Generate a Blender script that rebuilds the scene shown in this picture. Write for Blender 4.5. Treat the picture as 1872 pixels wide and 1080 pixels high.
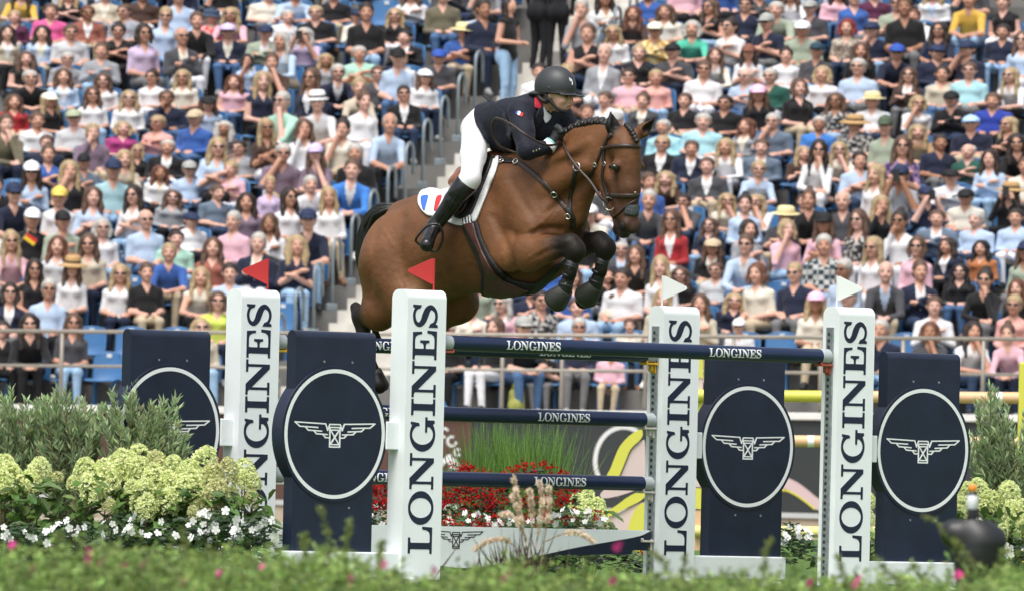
import bpy, bmesh, math, random
import numpy as np
from mathutils import Vector, Matrix
from mathutils.bvhtree import BVHTree
random.seed(7); RNG = np.random.default_rng(7)
R_ = math.radians
for o in list(bpy.data.objects): bpy.data.objects.remove(o)
SC = bpy.context.scene
COL = SC.collection

# ---------------------------------------------------------------- camera
FPX, CAMZ, ROLL = 18000.0, 0.66, R_(1.4)
PITCH = math.atan(333.0 / FPX)
_cp, _sp, _cr, _sr = math.cos(PITCH), math.sin(PITCH), math.cos(ROLL), math.sin(ROLL)
CX, CF, CU = Vector((1, 0, 0)), Vector((0, _cp, _sp)), Vector((0, -_sp, _cp))
CAM = Vector((0, 0, CAMZ))
cam_right = CX * _cr + CU * _sr
cam_up = CU * _cr - CX * _sr
cd = bpy.data.cameras.new('camera')
cam = bpy.data.objects.new('camera', cd); COL.objects.link(cam)
m = Matrix.Identity(4)
for i in range(3):
    m[i][0] = cam_right[i]; m[i][1] = cam_up[i]; m[i][2] = -CF[i]; m[i][3] = CAM[i]
cam.matrix_world = m
cd.sensor_fit = 'HORIZONTAL'; cd.sensor_width = 36.0
cd.lens = FPX / 1872.0 * 36.0
cd.clip_start = 0.5; cd.clip_end = 3000
cd.dof.use_dof = True; cd.dof.focus_distance = 61.3; cd.dof.aperture_fstop = 9.5
SC.camera = cam

# ---------------------------------------------------------------- world, sun, exposure
w = bpy.data.worlds.new('World'); SC.world = w; w.use_nodes = True
nt = w.node_tree; nt.nodes.clear()
SUN_EL, SUN_AZ = R_(62), R_(198)       # azimuth measured clockwise from +Y (behind the camera, a little to the left)
sky = nt.nodes.new('ShaderNodeTexSky'); sky.sky_type = 'NISHITA'; sky.sun_disc = False
sky.sun_elevation = SUN_EL; sky.sun_rotation = SUN_AZ
sky.air_density = 1.0; sky.dust_density = 5.0; sky.ozone_density = 1.0
hsv = nt.nodes.new('ShaderNodeHueSaturation'); hsv.inputs['Saturation'].default_value = 0.45
bg = nt.nodes.new('ShaderNodeBackground'); bg.inputs['Strength'].default_value = 0.145
out = nt.nodes.new('ShaderNodeOutputWorld')
nt.links.new(sky.outputs[0], hsv.inputs['Color']); nt.links.new(hsv.outputs[0], bg.inputs[0]); nt.links.new(bg.outputs[0], out.inputs[0])
sd = bpy.data.lights.new('sun', 'SUN'); sd.energy = 1.35; sd.angle = R_(28); sd.color = (1.0, 0.985, 0.955)
sun = bpy.data.objects.new('sun', sd); COL.objects.link(sun)
_sv = Vector((math.sin(SUN_AZ) * math.cos(SUN_EL), math.cos(SUN_AZ) * math.cos(SUN_EL), math.sin(SUN_EL)))
sun.rotation_euler = _sv.to_track_quat('Z', 'Y').to_euler()
vs = SC.view_settings
vs.view_transform = 'Standard'; vs.look = 'None'; vs.gamma = 1.0; vs.use_curve_mapping = False
vs.exposure = 0.62
SC.render.engine = 'CYCLES'

# ---------------------------------------------------------------- pixel <-> place helpers (photograph is 1872 x 1080)
def ray(px, py):
    dx, dy = px - 936.0, 540.0 - py
    x, y = dx * _cr - dy * _sr, dx * _sr + dy * _cr
    return CX * x + CU * y + CF * FPX
def at(px, py, depth):                      # point of the pixel's ray at world Y = depth
    d = ray(px, py); return CAM + d * (depth / d.y)
def on_plane(px, py, p0, n):
    d = ray(px, py); return CAM + d * ((p0 - CAM).dot(n) / d.dot(n))
def to_px(p):
    v = Vector(p) - CAM
    z = v.dot(CF); x = v.dot(CX) / z * FPX; y = v.dot(CU) / z * FPX
    return (936 + x * _cr + y * _sr, 540 - (-x * _sr + y * _cr))

# ---------------------------------------------------------------- materials
MATS = {}
def mat(name, col, rough=0.55, spec=0.5, var=0.0, vscale=8.0, bump=0.0, bscale=60.0, metal=0.0, coat=0.0, trans=0.0, sheen=0.0, col2=None):
    if name in MATS: return MATS[name]
    m = bpy.data.materials.new(name); m.use_nodes = True
    n = m.node_tree.nodes; l = m.node_tree.links
    b = n['Principled BSDF']
    b.inputs['Base Color'].default_value = (*col, 1); b.inputs['Roughness'].default_value = rough
    b.inputs['Specular IOR Level'].default_value = spec; b.inputs['Metallic'].default_value = metal
    b.inputs['Coat Weight'].default_value = coat; b.inputs['Coat Roughness'].default_value = 0.15
    b.inputs['Sheen Weight'].default_value = sheen
    if trans > 0:
        b.inputs['Subsurface Weight'].default_value = 0.0
    tc = n.new('ShaderNodeTexCoord')
    if var > 0 or col2:
        nz = n.new('ShaderNodeTexNoise'); nz.inputs['Scale'].default_value = vscale; nz.inputs['Detail'].default_value = 4
        l.new(tc.outputs['Object'], nz.inputs['Vector'])
        mx = n.new('ShaderNodeMix'); mx.data_type = 'RGBA'
        c2 = col2 if col2 else tuple(c * (1 - var) for c in col)
        c1 = col if col2 else tuple(min(1, c * (1 + var)) for c in col)
        mx.inputs[6].default_value = (*c1, 1); mx.inputs[7].default_value = (*c2, 1)
        rp = n.new('ShaderNodeMapRange'); rp.inputs['From Min'].default_value = 0.32; rp.inputs['From Max'].default_value = 0.68
        l.new(nz.outputs['Fac'], rp.inputs['Value']); l.new(rp.outputs[0], mx.inputs[0])
        l.new(mx.outputs[2], b.inputs['Base Color'])
    if bump > 0:
        bz = n.new('ShaderNodeTexNoise'); bz.inputs['Scale'].default_value = bscale; bz.inputs['Detail'].default_value = 5
        l.new(tc.outputs['Object'], bz.inputs['Vector'])
        bp = n.new('ShaderNodeBump'); bp.inputs['Strength'].default_value = bump; bp.inputs['Distance'].default_value = 0.02
        l.new(bz.outputs['Fac'], bp.inputs['Height']); l.new(bp.outputs[0], b.inputs['Normal'])
    if trans > 0:                            # thin leaf: light passes through
        o = n['Material Output']; tr = n.new('ShaderNodeBsdfTranslucent'); ms = n.new('ShaderNodeMixShader')
        tr.inputs[0].default_value = (*[min(1, c * 1.3) for c in col], 1); ms.inputs[0].default_value = trans
        l.new(b.outputs[0], ms.inputs[1]); l.new(tr.outputs[0], ms.inputs[2]); l.new(ms.outputs[0], o.inputs[0])
    MATS[name] = m
    return m
def attr_mat(name, rough=0.5, spec=0.5, bump=0.0, bscale=60.0, coat=0.0, var=0.0, vscale=6, sheen=0.0, trans=0.0):
    """colour from the mesh's own 'tint' attribute (coat markings, leaf-to-leaf variation), times a little noise"""
    if name in MATS: return MATS[name]
    m = mat(name, (0.5, 0.5, 0.5), rough, spec, 0, 8, bump, bscale, 0, coat, 0, sheen)
    n = m.node_tree.nodes; l = m.node_tree.links; b = n['Principled BSDF']
    a = n.new('ShaderNodeAttribute'); a.attribute_name = 'tint'
    src = a.outputs['Color']
    if var > 0:
        tc = n.new('ShaderNodeTexCoord'); nz = n.new('ShaderNodeTexNoise'); nz.inputs['Scale'].default_value = vscale; nz.inputs['Detail'].default_value = 5
        l.new(tc.outputs['Object'], nz.inputs['Vector'])
        mr = n.new('ShaderNodeMapRange'); mr.inputs['From Min'].default_value = 0.3; mr.inputs['From Max'].default_value = 0.7
        mr.inputs['To Min'].default_value = 1 - var; mr.inputs['To Max'].default_value = 1 + var
        l.new(nz.outputs['Fac'], mr.inputs['Value'])
        vm = n.new('ShaderNodeVectorMath'); vm.operation = 'SCALE'
        l.new(src, vm.inputs[0]); l.new(mr.outputs[0], vm.inputs['Scale']); src = vm.outputs[0]
    l.new(src, b.inputs['Base Color'])
    if trans > 0:
        o = n['Material Output']; tr = n.new('ShaderNodeBsdfTranslucent'); ms = n.new('ShaderNodeMixShader')
        ms.inputs[0].default_value = trans; l.new(src, tr.inputs[0])
        l.new(b.outputs[0], ms.inputs[1]); l.new(tr.outputs[0], ms.inputs[2]); l.new(ms.outputs[0], o.inputs[0])
    return m

# ---------------------------------------------------------------- object helpers
def tag(o, label=None, cat=None, group=None, kind=None):
    if label: o['label'] = label
    if cat: o['category'] = cat
    if group: o['group'] = group
    if kind: o['kind'] = kind
    return o
def empty(name, loc=(0, 0, 0), rz=0.0, label=None, cat=None, group=None):
    o = bpy.data.objects.new(name, None); COL.objects.link(o)
    o.location = loc; o.rotation_euler = (0, 0, rz); o.empty_display_size = 0.1
    return tag(o, label, cat, group)
def link(name, me, parent=None):
    o = bpy.data.objects.new(name, me); COL.objects.link(o)
    if parent: o.parent = parent
    return o
def mesh_from(name, verts, faces, mats=(), mi=None, smooth=False, tint=None):
    me = bpy.data.meshes.new(name)
    me.from_pydata([tuple(v) for v in verts] if not isinstance(verts, np.ndarray) else verts.tolist(), [], faces if isinstance(faces, list) else faces.tolist())
    for mm in (mats if isinstance(mats, (list, tuple)) else [mats]): me.materials.append(mm)
    if mi is not None: me.polygons.foreach_set('material_index', np.asarray(mi, dtype=np.int32))
    if smooth: me.polygons.foreach_set('use_smooth', np.ones(len(me.polygons), dtype=bool))
    if tint is not None:
        a = me.color_attributes.new('tint', 'FLOAT_COLOR', 'POINT')
        t = np.ones((len(me.vertices), 4), dtype=np.float32); t[:, :3] = tint
        a.data.foreach_set('color', t.ravel())
    me.update()
    return me
class MB:
    """collects shapes, each build() links them as ONE mesh object"""
    def __init__(s): s.v = []; s.f = []; s.mi = []; s.t = []
    def add(s, verts, faces, mi=0, tint=None):
        k = len(s.v); s.v += [tuple(v) for v in verts]; s.f += [tuple(i + k for i in f) for f in faces]; s.mi += [mi] * len(faces)
        s.t += [tint if tint is not None else (1, 1, 1)] * len(verts)
    def box(s, c, size, mi=0, rot=None):
        hx, hy, hz = size[0] / 2, size[1] / 2, size[2] / 2
        vs_ = [Vector((x * hx, y * hy, z * hz)) for z in (-1, 1) for y in (-1, 1) for x in (-1, 1)]
        if rot: vs_ = [rot @ v for v in vs_]
        c = Vector(c); s.add([c + v for v in vs_], [(0, 2, 3, 1), (4, 5, 7, 6), (0, 1, 5, 4), (2, 6, 7, 3), (0, 4, 6, 2), (1, 3, 7, 5)], mi)
    def tube(s, pts, r, n=8, mi=0, cap=True, tint=None):
        pts = [Vector(p) for p in pts]; rs = r if isinstance(r, (list, tuple)) else [r] * len(pts)
        vs_ = []; fs = []; up = None
        for i, p in enumerate(pts):
            t = (pts[min(i + 1, len(pts) - 1)] - pts[max(i - 1, 0)]).normalized()
            if up is None: up = t.orthogonal().normalized()
            up = (up - t * up.dot(t)); up = up.normalized() if up.length > 1e-6 else t.orthogonal().normalized()
            q = t.cross(up)
            for k in range(n):
                a = 2 * math.pi * k / n; vs_.append(p + (up * math.cos(a) + q * math.sin(a)) * rs[i])
        for i in range(len(pts) - 1):
            for k in range(n):
                fs.append((i * n + k, i * n + (k + 1) % n, (i + 1) * n + (k + 1) % n, (i + 1) * n + k))
        if cap:
            fs.append(tuple(range(n - 1, -1, -1))); fs.append(tuple((len(pts) - 1) * n + k for k in range(n)))
        s.add(vs_, fs, mi, tint)
    def prism(s, poly, y0, y1, mi=0, M=None):
        """poly: list of (x,z) convex or concave outline, extruded in y"""
        from mathutils.geometry import tessellate_polygon
        n = len(poly); A = [Vector((p[0], y0, p[1])) for p in poly]; B = [Vector((p[0], y1, p[1])) for p in poly]
        tri = tessellate_polygon([[Vector((p[0], p[1], 0)) for p in poly]])
        fs = [tuple(t) for t in tri] + [tuple(i + n for i in reversed(t)) for t in tri]
        fs += [(i, i + n, (i + 1) % n + n, (i + 1) % n) for i in range(n)]
        vs_ = A + B
        if M: vs_ = [M @ v for v in vs_]
        s.add(vs_, fs, mi)
    def lathe(s, prof, n=16, mi=0, M=None, tint=None):
        """prof: list of (r,z)"""
        vs_ = []; fs = []
        for r, z in prof:
            for k in range(n):
                a = 2 * math.pi * k / n; vs_.append(Vector((r * math.cos(a), r * math.sin(a), z)))
        for i in range(len(prof) - 1):
            for k in range(n):
                fs.append((i * n + k, i * n + (k + 1) % n, (i + 1) * n + (k + 1) % n, (i + 1) * n + k))
        fs.append(tuple(range(n - 1, -1, -1))); fs.append(tuple((len(prof) - 1) * n + k for k in range(n)))
        if M: vs_ = [M @ v for v in vs_]
        s.add(vs_, fs, mi, tint)
    def mesh(s, name, mats, smooth=False, tint=False):
        me = mesh_from(name, s.v, s.f, mats, s.mi, smooth, np.array(s.t) if tint else None)
        bm = bmesh.new(); bm.from_mesh(me); bmesh.ops.recalc_face_normals(bm, faces=bm.faces); bm.to_mesh(me); bm.free()
        return me
    def build(s, name, mats, parent=None, smooth=False, tint=False, bevel=0.0, seg=2):
        o = link(name, s.mesh(name, mats, smooth, tint), parent)
        if bevel > 0:
            b = o.modifiers.new('bevel', 'BEVEL'); b.width = bevel; b.segments = seg; b.limit_method = 'ANGLE'; b.angle_limit = R_(40)
        return o
def autosmooth(o, deg=40):
    me = o.data
    me.polygons.foreach_set('use_smooth', np.ones(len(me.polygons), dtype=bool))
    bm = bmesh.new(); bm.from_mesh(me)
    for e in bm.edges:
        if len(e.link_faces) == 2 and e.calc_face_angle(0) > R_(deg): e.smooth = False
    bm.to_mesh(me); bm.free()
    return o

# ---------------------------------------------------------------- organic bodies: blended round cones -> one continuous surface
class Blob:
    def __init__(s, lo, hi, h):
        s.lo = np.array(lo, float); s.h = h
        s.n = np.ceil((np.array(hi, float) - s.lo) / h).astype(int) + 1
        s.D = np.full(s.n, 9.0, dtype=np.float32); s.L = np.zeros(s.n, dtype=np.int16); s.B = np.full(s.n, 9.0, dtype=np.float32)
    def _sub(s, lo, hi):
        a = np.clip(np.floor((np.array(lo) - s.lo) / s.h).astype(int), 0, s.n); b = np.clip(np.ceil((np.array(hi) - s.lo) / s.h).astype(int) + 1, 0, s.n)
        if np.any(b <= a): return None, None
        ax = [s.lo[i] + s.h * np.arange(a[i], b[i]) for i in range(3)]
        X = np.stack(np.meshgrid(*ax, indexing='ij'), -1).astype(np.float32)
        return (slice(a[0], b[0]), slice(a[1], b[1]), slice(a[2], b[2])), X
    def _mix(s, sl, d, k, label, cut):
        D = s.D[sl]
        if cut:
            d = -d; hh = np.clip(0.5 - 0.5 * (D - d) / k, 0, 1); s.D[sl] = D * (1 - hh) + d * hh + k * hh * (1 - hh)
            if label is not None:
                L = s.L[sl]; L[-d < 0.012] = label; s.L[sl] = L
            return
        hh = np.clip(0.5 + 0.5 * (D - d) / k, 0, 1); s.D[sl] = D * (1 - hh) + d * hh - k * hh * (1 - hh)
        if label is not None:
            B = s.B[sl]; L = s.L[sl]; mk = d < B; B[mk] = d[mk]; L[mk] = label; s.B[sl] = B; s.L[sl] = L
    def cone(s, a, b, r1, r2, k=0.04, label=0, w=(1, 1, 1), rot=None, cut=False):
        """round cone a->b; w stretches the section along the (rotated) axes"""
        a = np.array(a, float); b = np.array(b, float); w = np.array(w, float); Rm = np.eye(3) if rot is None else np.array(rot)
        r = max(r1, r2) * max(w.max(), 1) + k + 3 * s.h
        sl, X = s._sub(np.minimum(a, b) - r, np.maximum(a, b) + r)
        if sl is None: return
        q = ((X - a) @ Rm.T) / w; ba = (Rm @ (b - a)) / w
        t = np.clip((q @ ba) / max(ba @ ba, 1e-9), 0, 1)
        d = np.linalg.norm(q - t[..., None] * ba, axis=-1) - (r1 + (r2 - r1) * t)
        s._mix(sl, d * min(1.0, w.min() ** 0.5), k, label, cut)
    def ell(s, c, r, k=0.05, label=0, rot=None, cut=False):
        c = np.array(c, float); r = np.array(r, float); Rm = np.eye(3) if rot is None else np.array(rot)
        e = r.max() + k + 3 * s.h
        sl, X = s._sub(c - e, c + e)
        if sl is None: return
        q = (X - c) @ Rm.T
        k0 = np.linalg.norm(q / r, axis=-1); k1 = np.linalg.norm(q / (r * r), axis=-1) + 1e-6
        s._mix(sl, k0 * (k0 - 1) / k1, k, label, cut)
    def chain(s, pts, k=0.04, label=0, w=(1, 1, 1), rot=None):
        """pts: [(point, radius), ...]"""
        for (a, ra), (b, rb) in zip(pts[:-1], pts[1:]): s.cone(a, b, ra, rb, k, label, w, rot)
    def surface(s, smooth=2):
        D = s.D; ins = D < 0
        c = np.zeros(np.array(D.shape) - 1, dtype=np.int8)
        offs = [(i, j, k) for i in (0, 1) for j in (0, 1) for k in (0, 1)]
        sh = c.shape
        for i, j, k in offs: c += ins[i:i + sh[0], j:j + sh[1], k:k + sh[2]]
        act = np.argwhere((c > 0) & (c < 8))
        idx = np.full(sh, -1, dtype=np.int64); idx[tuple(act.T)] = np.arange(len(act))
        cv = {o: D[tuple((act + np.array(o)).T)] for o in offs}
        acc = np.zeros((len(act), 3)); cnt = np.zeros(len(act))
        for o1 in offs:
            for ax in range(3):
                if o1[ax]: continue
                o2 = list(o1); o2[ax] = 1; o2 = tuple(o2)
                v1, v2 = cv[o1], cv[o2]; mk = (v1 < 0) != (v2 < 0)
                t = np.where(mk, v1 / np.where(mk, v1 - v2, 1), 0)
                p = np.tile(np.array(o1, float), (len(act), 1)); p[:, ax] = t
                acc[mk] += p[mk]; cnt[mk] += 1
        V = s.lo + s.h * (act + acc / cnt[:, None])
        F = []
        for ax in range(3):
            a2, a3 = (ax + 1) % 3, (ax + 2) % 3
            s1 = [slice(None)] * 3; s2 = [slice(None)] * 3; s1[ax] = slice(0, -1); s2[ax] = slice(1, None)
            i1, i2 = ins[tuple(s1)], ins[tuple(s2)]
            e = np.argwhere(i1 != i2); flip = i1[tuple(e.T)]
            ok = (e[:, a2] > 0) & (e[:, a3] > 0) & (e[:, a2] < sh[a2]) & (e[:, a3] < sh[a3])
            e = e[ok]; flip = flip[ok]
            q = []
            for d2, d3 in ((-1, -1), (0, -1), (0, 0), (-1, 0)):
                g = e.copy(); g[:, a2] += d2; g[:, a3] += d3; q.append(idx[tuple(g.T)])
            q = np.stack(q, 1); q[~flip] = q[~flip][:, ::-1]
            F.append(q)
        F = np.concatenate(F); F = F[(F >= 0).all(1)]
        lab = s.L[tuple(act.T)]
        for _ in range(smooth):
            S = np.zeros_like(V); N = np.zeros(len(V))
            for a, b in ((0, 1), (1, 2), (2, 3), (3, 0)):
                np.add.at(S, F[:, a], V[F[:, b]]); np.add.at(N, F[:, a], 1)
                np.add.at(S, F[:, b], V[F[:, a]]); np.add.at(N, F[:, b], 1)
            V = V * 0.5 + 0.5 * S / np.maximum(N, 1)[:, None]
        return V, F, lab
# ================================================================ the oxer in front
NAVY = mat('navy_paint', (0.0095, 0.0155, 0.037), 0.36, 0.5, var=0.22, vscale=5, bump=0.03, bscale=60)
WHITE = mat('white_paint', (0.79, 0.835, 0.845), 0.42, 0.45, var=0.055, vscale=2.2, bump=0.03, bscale=30)
def scuff(m_, col, amt):
    n = m_.node_tree.nodes; l = m_.node_tree.links; pb = n['Principled BSDF']; src = pb.inputs['Base Color'].links[0].from_socket
    tc = n.new('ShaderNodeTexCoord'); mp = n.new('ShaderNodeMapping'); mp.inputs['Scale'].default_value = (9, 9, 2.2); nz = n.new('ShaderNodeTexNoise'); nz.inputs['Scale'].default_value = 7; nz.inputs['Detail'].default_value = 9; nz.inputs['Roughness'].default_value = 0.75
    rp = n.new('ShaderNodeValToRGB'); rp.color_ramp.elements[0].position = 0.62; rp.color_ramp.elements[1].position = 0.76; rp.color_ramp.elements[1].color = (amt, amt, amt, 1)
    mx = n.new('ShaderNodeMix'); mx.data_type = 'RGBA'; mx.inputs[7].default_value = (*col, 1)
    l.new(tc.outputs['Object'], mp.inputs[0]); l.new(mp.outputs[0], nz.inputs['Vector']); l.new(nz.outputs['Fac'], rp.inputs[0]); l.new(rp.outputs[0], mx.inputs[0]); l.new(src, mx.inputs[6]); l.new(mx.outputs[2], pb.inputs['Base Color'])
scuff(WHITE, (0.50, 0.50, 0.46), 0.55); scuff(NAVY, (0.05, 0.06, 0.09), 0.6)
RINGW = mat('ring_white', (0.79, 0.82, 0.82), 0.5)
LETN = mat('letter_navy', (0.010, 0.016, 0.042), 0.45)
LETW = mat('letter_white', (0.78, 0.80, 0.80), 0.5)
GALV = mat('galvanised', (0.30, 0.33, 0.34), 0.45, metal=0.6, var=0.2, vscale=30)
ENDGREY = mat('pole_end_grey', (0.36, 0.40, 0.41), 0.55, var=0.1)
CUPRED = mat('cup_red', (0.36, 0.075, 0.045), 0.5); CUPYEL = mat('cup_yellow', (0.62, 0.36, 0.02), 0.45); CUPWHITE = mat('cup_white', (0.55, 0.53, 0.47), 0.5)
DARK = mat('hole_dark', (0.03, 0.035, 0.04), 0.8)
FLAGRED = mat('flag_red', (0.42, 0.02, 0.02), 0.5); FLAGWHITE = mat('flag_white', (0.74, 0.77, 0.75), 0.5)
POLEBLUE = mat('pole_blue', (0.010, 0.020, 0.060), 0.28, 0.5, var=0.12, vscale=4)

def arc(cx, cy, rx, ry, a0, a1, n):
    return [(cx + rx * math.cos(R_(a0 + (a1 - a0) * i / n)), cy + ry * math.sin(R_(a0 + (a1 - a0) * i / n))) for i in range(n + 1)]
def ribbon(center, widths):
    """outline of a stroke of varying width along points"""
    L, Rr = [], []
    for i, p in enumerate(center):
        a = Vector(center[max(i - 1, 0)]); b = Vector(center[min(i + 1, len(center) - 1)]); t = (b - a).normalized(); n = Vector((-t.y, t.x))
        L.append((p[0] + n.x * widths[i] / 2, p[1] + n.y * widths[i] / 2)); Rr.append((p[0] - n.x * widths[i] / 2, p[1] - n.y * widths[i] / 2))
    return L, Rr
def bez(pts, n=10):
    """Catmull-Rom through 2D points"""
    P = [Vector(p) for p in pts]; P = [P[0] * 2 - P[1]] + P + [P[-1] * 2 - P[-2]]; out_ = []
    for i in range(1, len(P) - 2):
        for k in range(n):
            t = k / n; a, b, c, d = P[i - 1], P[i], P[i + 1], P[i + 2]
            out_.append(0.5 * ((2 * b) + (c - a) * t + (2 * a - 5 * b + 4 * c - d) * t * t + (3 * b - a - 3 * c + d) * t ** 3))
    out_.append(P[-2]); return [tuple(v) for v in out_]
SERIF = 0.095
def glyph_quads(ch):
    """closed outlines (each a polygon) of a slab-serif capital, cap height 1; returns (width, [polys], [strips])"""
    s = SERIF
    if ch == 'I': return 0.53, [[(0, 0), (.53, 0), (.53, s), (.40, s), (.375, .13), (.375, .87), (.40, 1 - s), (.53, 1 - s), (.53, 1), (0, 1), (0, 1 - s), (.13, 1 - s), (.155, .87), (.155, .13), (.13, s), (0, s)]], []
    if ch == 'L': return 0.88, [[(0, 0), (.86, 0), (.88, .42), (.79, .42), (.765, .24), (.70, .13), (.60, s), (.375, s), (.355, .13), (.355, .87), (.38, 1 - s), (.52, 1 - s), (.52, 1), (0, 1), (0, 1 - s), (.12, 1 - s), (.145, .87), (.145, .13), (.12, s), (0, s)]], []
    if ch == 'E': return 0.95, [[(0, 0), (.93, 0), (.95, .40), (.86, .40), (.83, .22), (.76, .12), (.66, s), (.375, s), (.355, .13), (.355, .455), (.47, .455), (.53, .42), (.55, .31), (.63, .31), (.63, .69), (.55, .69), (.53, .58), (.47, .545), (.355, .545), (.355, .87), (.375, 1 - s), (.64, 1 - s), (.74, .88), (.80, .78), (.83, .62), (.91, .62), (.89, 1), (0, 1), (0, 1 - s), (.12, 1 - s), (.145, .87), (.145, .13), (.12, s), (0, s)]], []
    if ch == 'N': return 1.17, [[(0, 0), (.42, 0), (.42, s), (.27, s), (.255, .12), (.255, .74), (.87, 0), (1.02, 0), (1.02, .88), (1.035, 1 - s), (1.17, 1 - s), (1.17, 1), (.76, 1), (.76, 1 - s), (.915, 1 - s), (.93, .88), (.93, .31), (.36, 1), (0, 1), (0, 1 - s), (.11, 1 - s), (.165, .86), (.165, .12), (.15, s), (0, s)]], []
    if ch == 'O':
        o = arc(.55, .5, .55, .53, 0, 360, 40); i = arc(.55, .5, .325, .435, 0, 360, 40); return 1.10, [], [(o, i)]
    if ch == 'G':
        o = arc(.55, .5, .55, .53, 42, 330, 34); i = arc(.55, .5, .325, .435, 42, 330, 34)
        return 1.12, [[(.84, .62), (.93, .66), (.97, 1.0), (.88, 1.0), (.85, .90), (.80, .80)],
                      [(.62, .40), (1.12, .40), (1.12, .31), (1.02, .30), (1.02, .02), (.93, .0), (.83, .14), (.80, .16), (.80, .31), (.62, .31)]], [(o, i)]
    if ch == 'S':
        c = bez([(.72, .72), (.62, .90), (.42, .965), (.20, .90), (.125, .74), (.24, .59), (.44, .50), (.62, .40), (.69, .25), (.58, .09), (.40, .035), (.20, .10), (.10, .28)], 5)
        n = len(c) - 1; wd = []
        for k in range(n + 1):
            f = k / n; wd.append(0.085 + 0.145 * math.exp(-((f - 0.5) / 0.17) ** 2) + 0.02)
        return 0.83, [[(.66, .70), (.76, .66), (.77, 1.02), (.69, 1.02), (.66, .93), (.60, .88)], [(.17, .28), (.04, .36), (.04, -.02), (.12, -.02), (.15, .06), (.21, .10)]], [ribbon(c, wd)]
def glyph_mesh(ch, thick=0.02):
    wd, polys, strips = glyph_quads(ch); b = MB(); z = thick
    for q, p in enumerate(polys): b.prism(p, -z - 0.004 * q - 0.004, 0.0)
    for (o, i) in strips:
        n = len(o); f = -z
        vs_ = [(p[0], f, p[1]) for p in o] + [(p[0], f, p[1]) for p in i]
        vs_ += [(p[0], 0, p[1]) for p in o] + [(p[0], 0, p[1]) for p in i]
        fs = []
        for k in range(n - 1):
            fs += [(k, k + 1, n + k + 1, n + k), (k, 2 * n + k, 2 * n + k + 1, k + 1), (n + k, n + k + 1, 3 * n + k + 1, 3 * n + k)]
        b.add(vs_, fs)
    return wd, b
GLY = {c: glyph_mesh(c) for c in 'LONGIES'}
WORD = 'LONGINES'; GAP = 0.055
WORD_LEN = sum(GLY[c][0] for c in WORD) + GAP * 7
GMESH = {}
def letters(parent, M, cap, length, material, key, bend=None):
    """the word, one child mesh per letter; M maps (x along, y out<0, z up) to the parent's space"""
    x = 0.0; sx = length / WORD_LEN
    for c in WORD:
        wd, b = GLY[c]
        k = (key, c)
        if k not in GMESH:
            me = b.mesh('letter', [material])
            if bend:
                bm = bmesh.new(); bm.from_mesh(me)
                for q in range(1, 10): bmesh.ops.bisect_plane(bm, geom=bm.verts[:] + bm.edges[:] + bm.faces[:], plane_co=(0, 0, q / 10), plane_no=(0, 0, 1))
                bm.to_mesh(me); bm.free()
            for v in me.vertices:
                X, Y, Z = v.co
                v.co = (X * sx, Y * 0.05, Z * cap)
                if bend:
                    a = (Z - 0.5) * cap / bend; rr = bend - Y * 0.03 + 0.0012
                    v.co = (X * sx, -rr * math.cos(a) , rr * math.sin(a))
            GMESH[k] = me
        o = link('letter', GMESH[k], parent)
        o.matrix_local = M @ Matrix.Translation((x, 0, 0))
        x += (wd + GAP) * sx
# winged hourglass emblem as strokes (unit: half span = 1, x right, z up)
def emblem_strokes():
    S = []
    for sg in (-1, 1):
        f = lambda x, z: (sg * x, z)
        S.append([f(0.0, .30), f(.13, .30), f(.18, .15), f(.235, .31), f(1.0, .34), f(.88, .235), f(.43, .215)])
        S.append([f(.74, .225), f(.67, .145), f(.33, .125)])
        S.append([f(.53, .135), f(.46, .06), f(.19, .045)])
        S.append([f(.30, .05), f(.235, -.03), f(.13, -.035)])
        S.append([f(0.0, .225), f(.125, .225), f(.125, -.26), f(0.0, -.26)])
        S.append([f(.11, .16), f(-.11, -.20)])
        S.append([f(.09, .16), f(0, .16)]); S.append([f(.09, -.20), f(0, -.20)])
    return S
def emblem_mesh(half, wd, thick):
    b = MB(); q = 0
    for pl in emblem_strokes():
        for a, c in zip(pl[:-1], pl[1:]):
            a = Vector(a) * half; c = Vector(c) * half; t = (c - a).normalized(); n = Vector((-t.y, t.x)) * wd / 2
            a = a - t * wd * 0.35; c = c + t * wd * 0.35; q += 1
            b.prism([tuple(a + n), tuple(a - n), tuple(c - n), tuple(c + n)], -thick - 0.00003 * q, 0)
    return b
FA = R_(40.3)
T_ = Vector((math.cos(FA), math.sin(FA), 0)); N_ = Vector((math.sin(FA), -math.cos(FA), 0))
LF = Vector((-0.563, 60.0, 0)); LB = Vector((-1.606, 61.23, 0))
RF = LF + T_ * 3.54; RB = LB + T_ * 3.484
FROT = FA                                    # local x along the poles, local -y towards the landing side
PW, PD, PH = 0.307, 0.150, 1.79
PANY = 0.07 - PD / 2                         # panel front plane, measured from the pillar's middle
def rounded(poly_w, h0, h1, r, n=6):
    """upright outline (x,z) with rounded top corners"""
    x = poly_w / 2
    return [(-x, h0), (x, h0)] + arc(x - r, h1 - r, r, r, 0, 90, n) + arc(-x + r, h1 - r, r, r, 90, 180, n)
def squash(me, kz):
    for v in me.vertices: v.co.z *= kz
    return me
EMB_W = squash(emblem_mesh(0.312, 0.0105, 0.0012).mesh('emblem', [RINGW]), 0.78)
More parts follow.
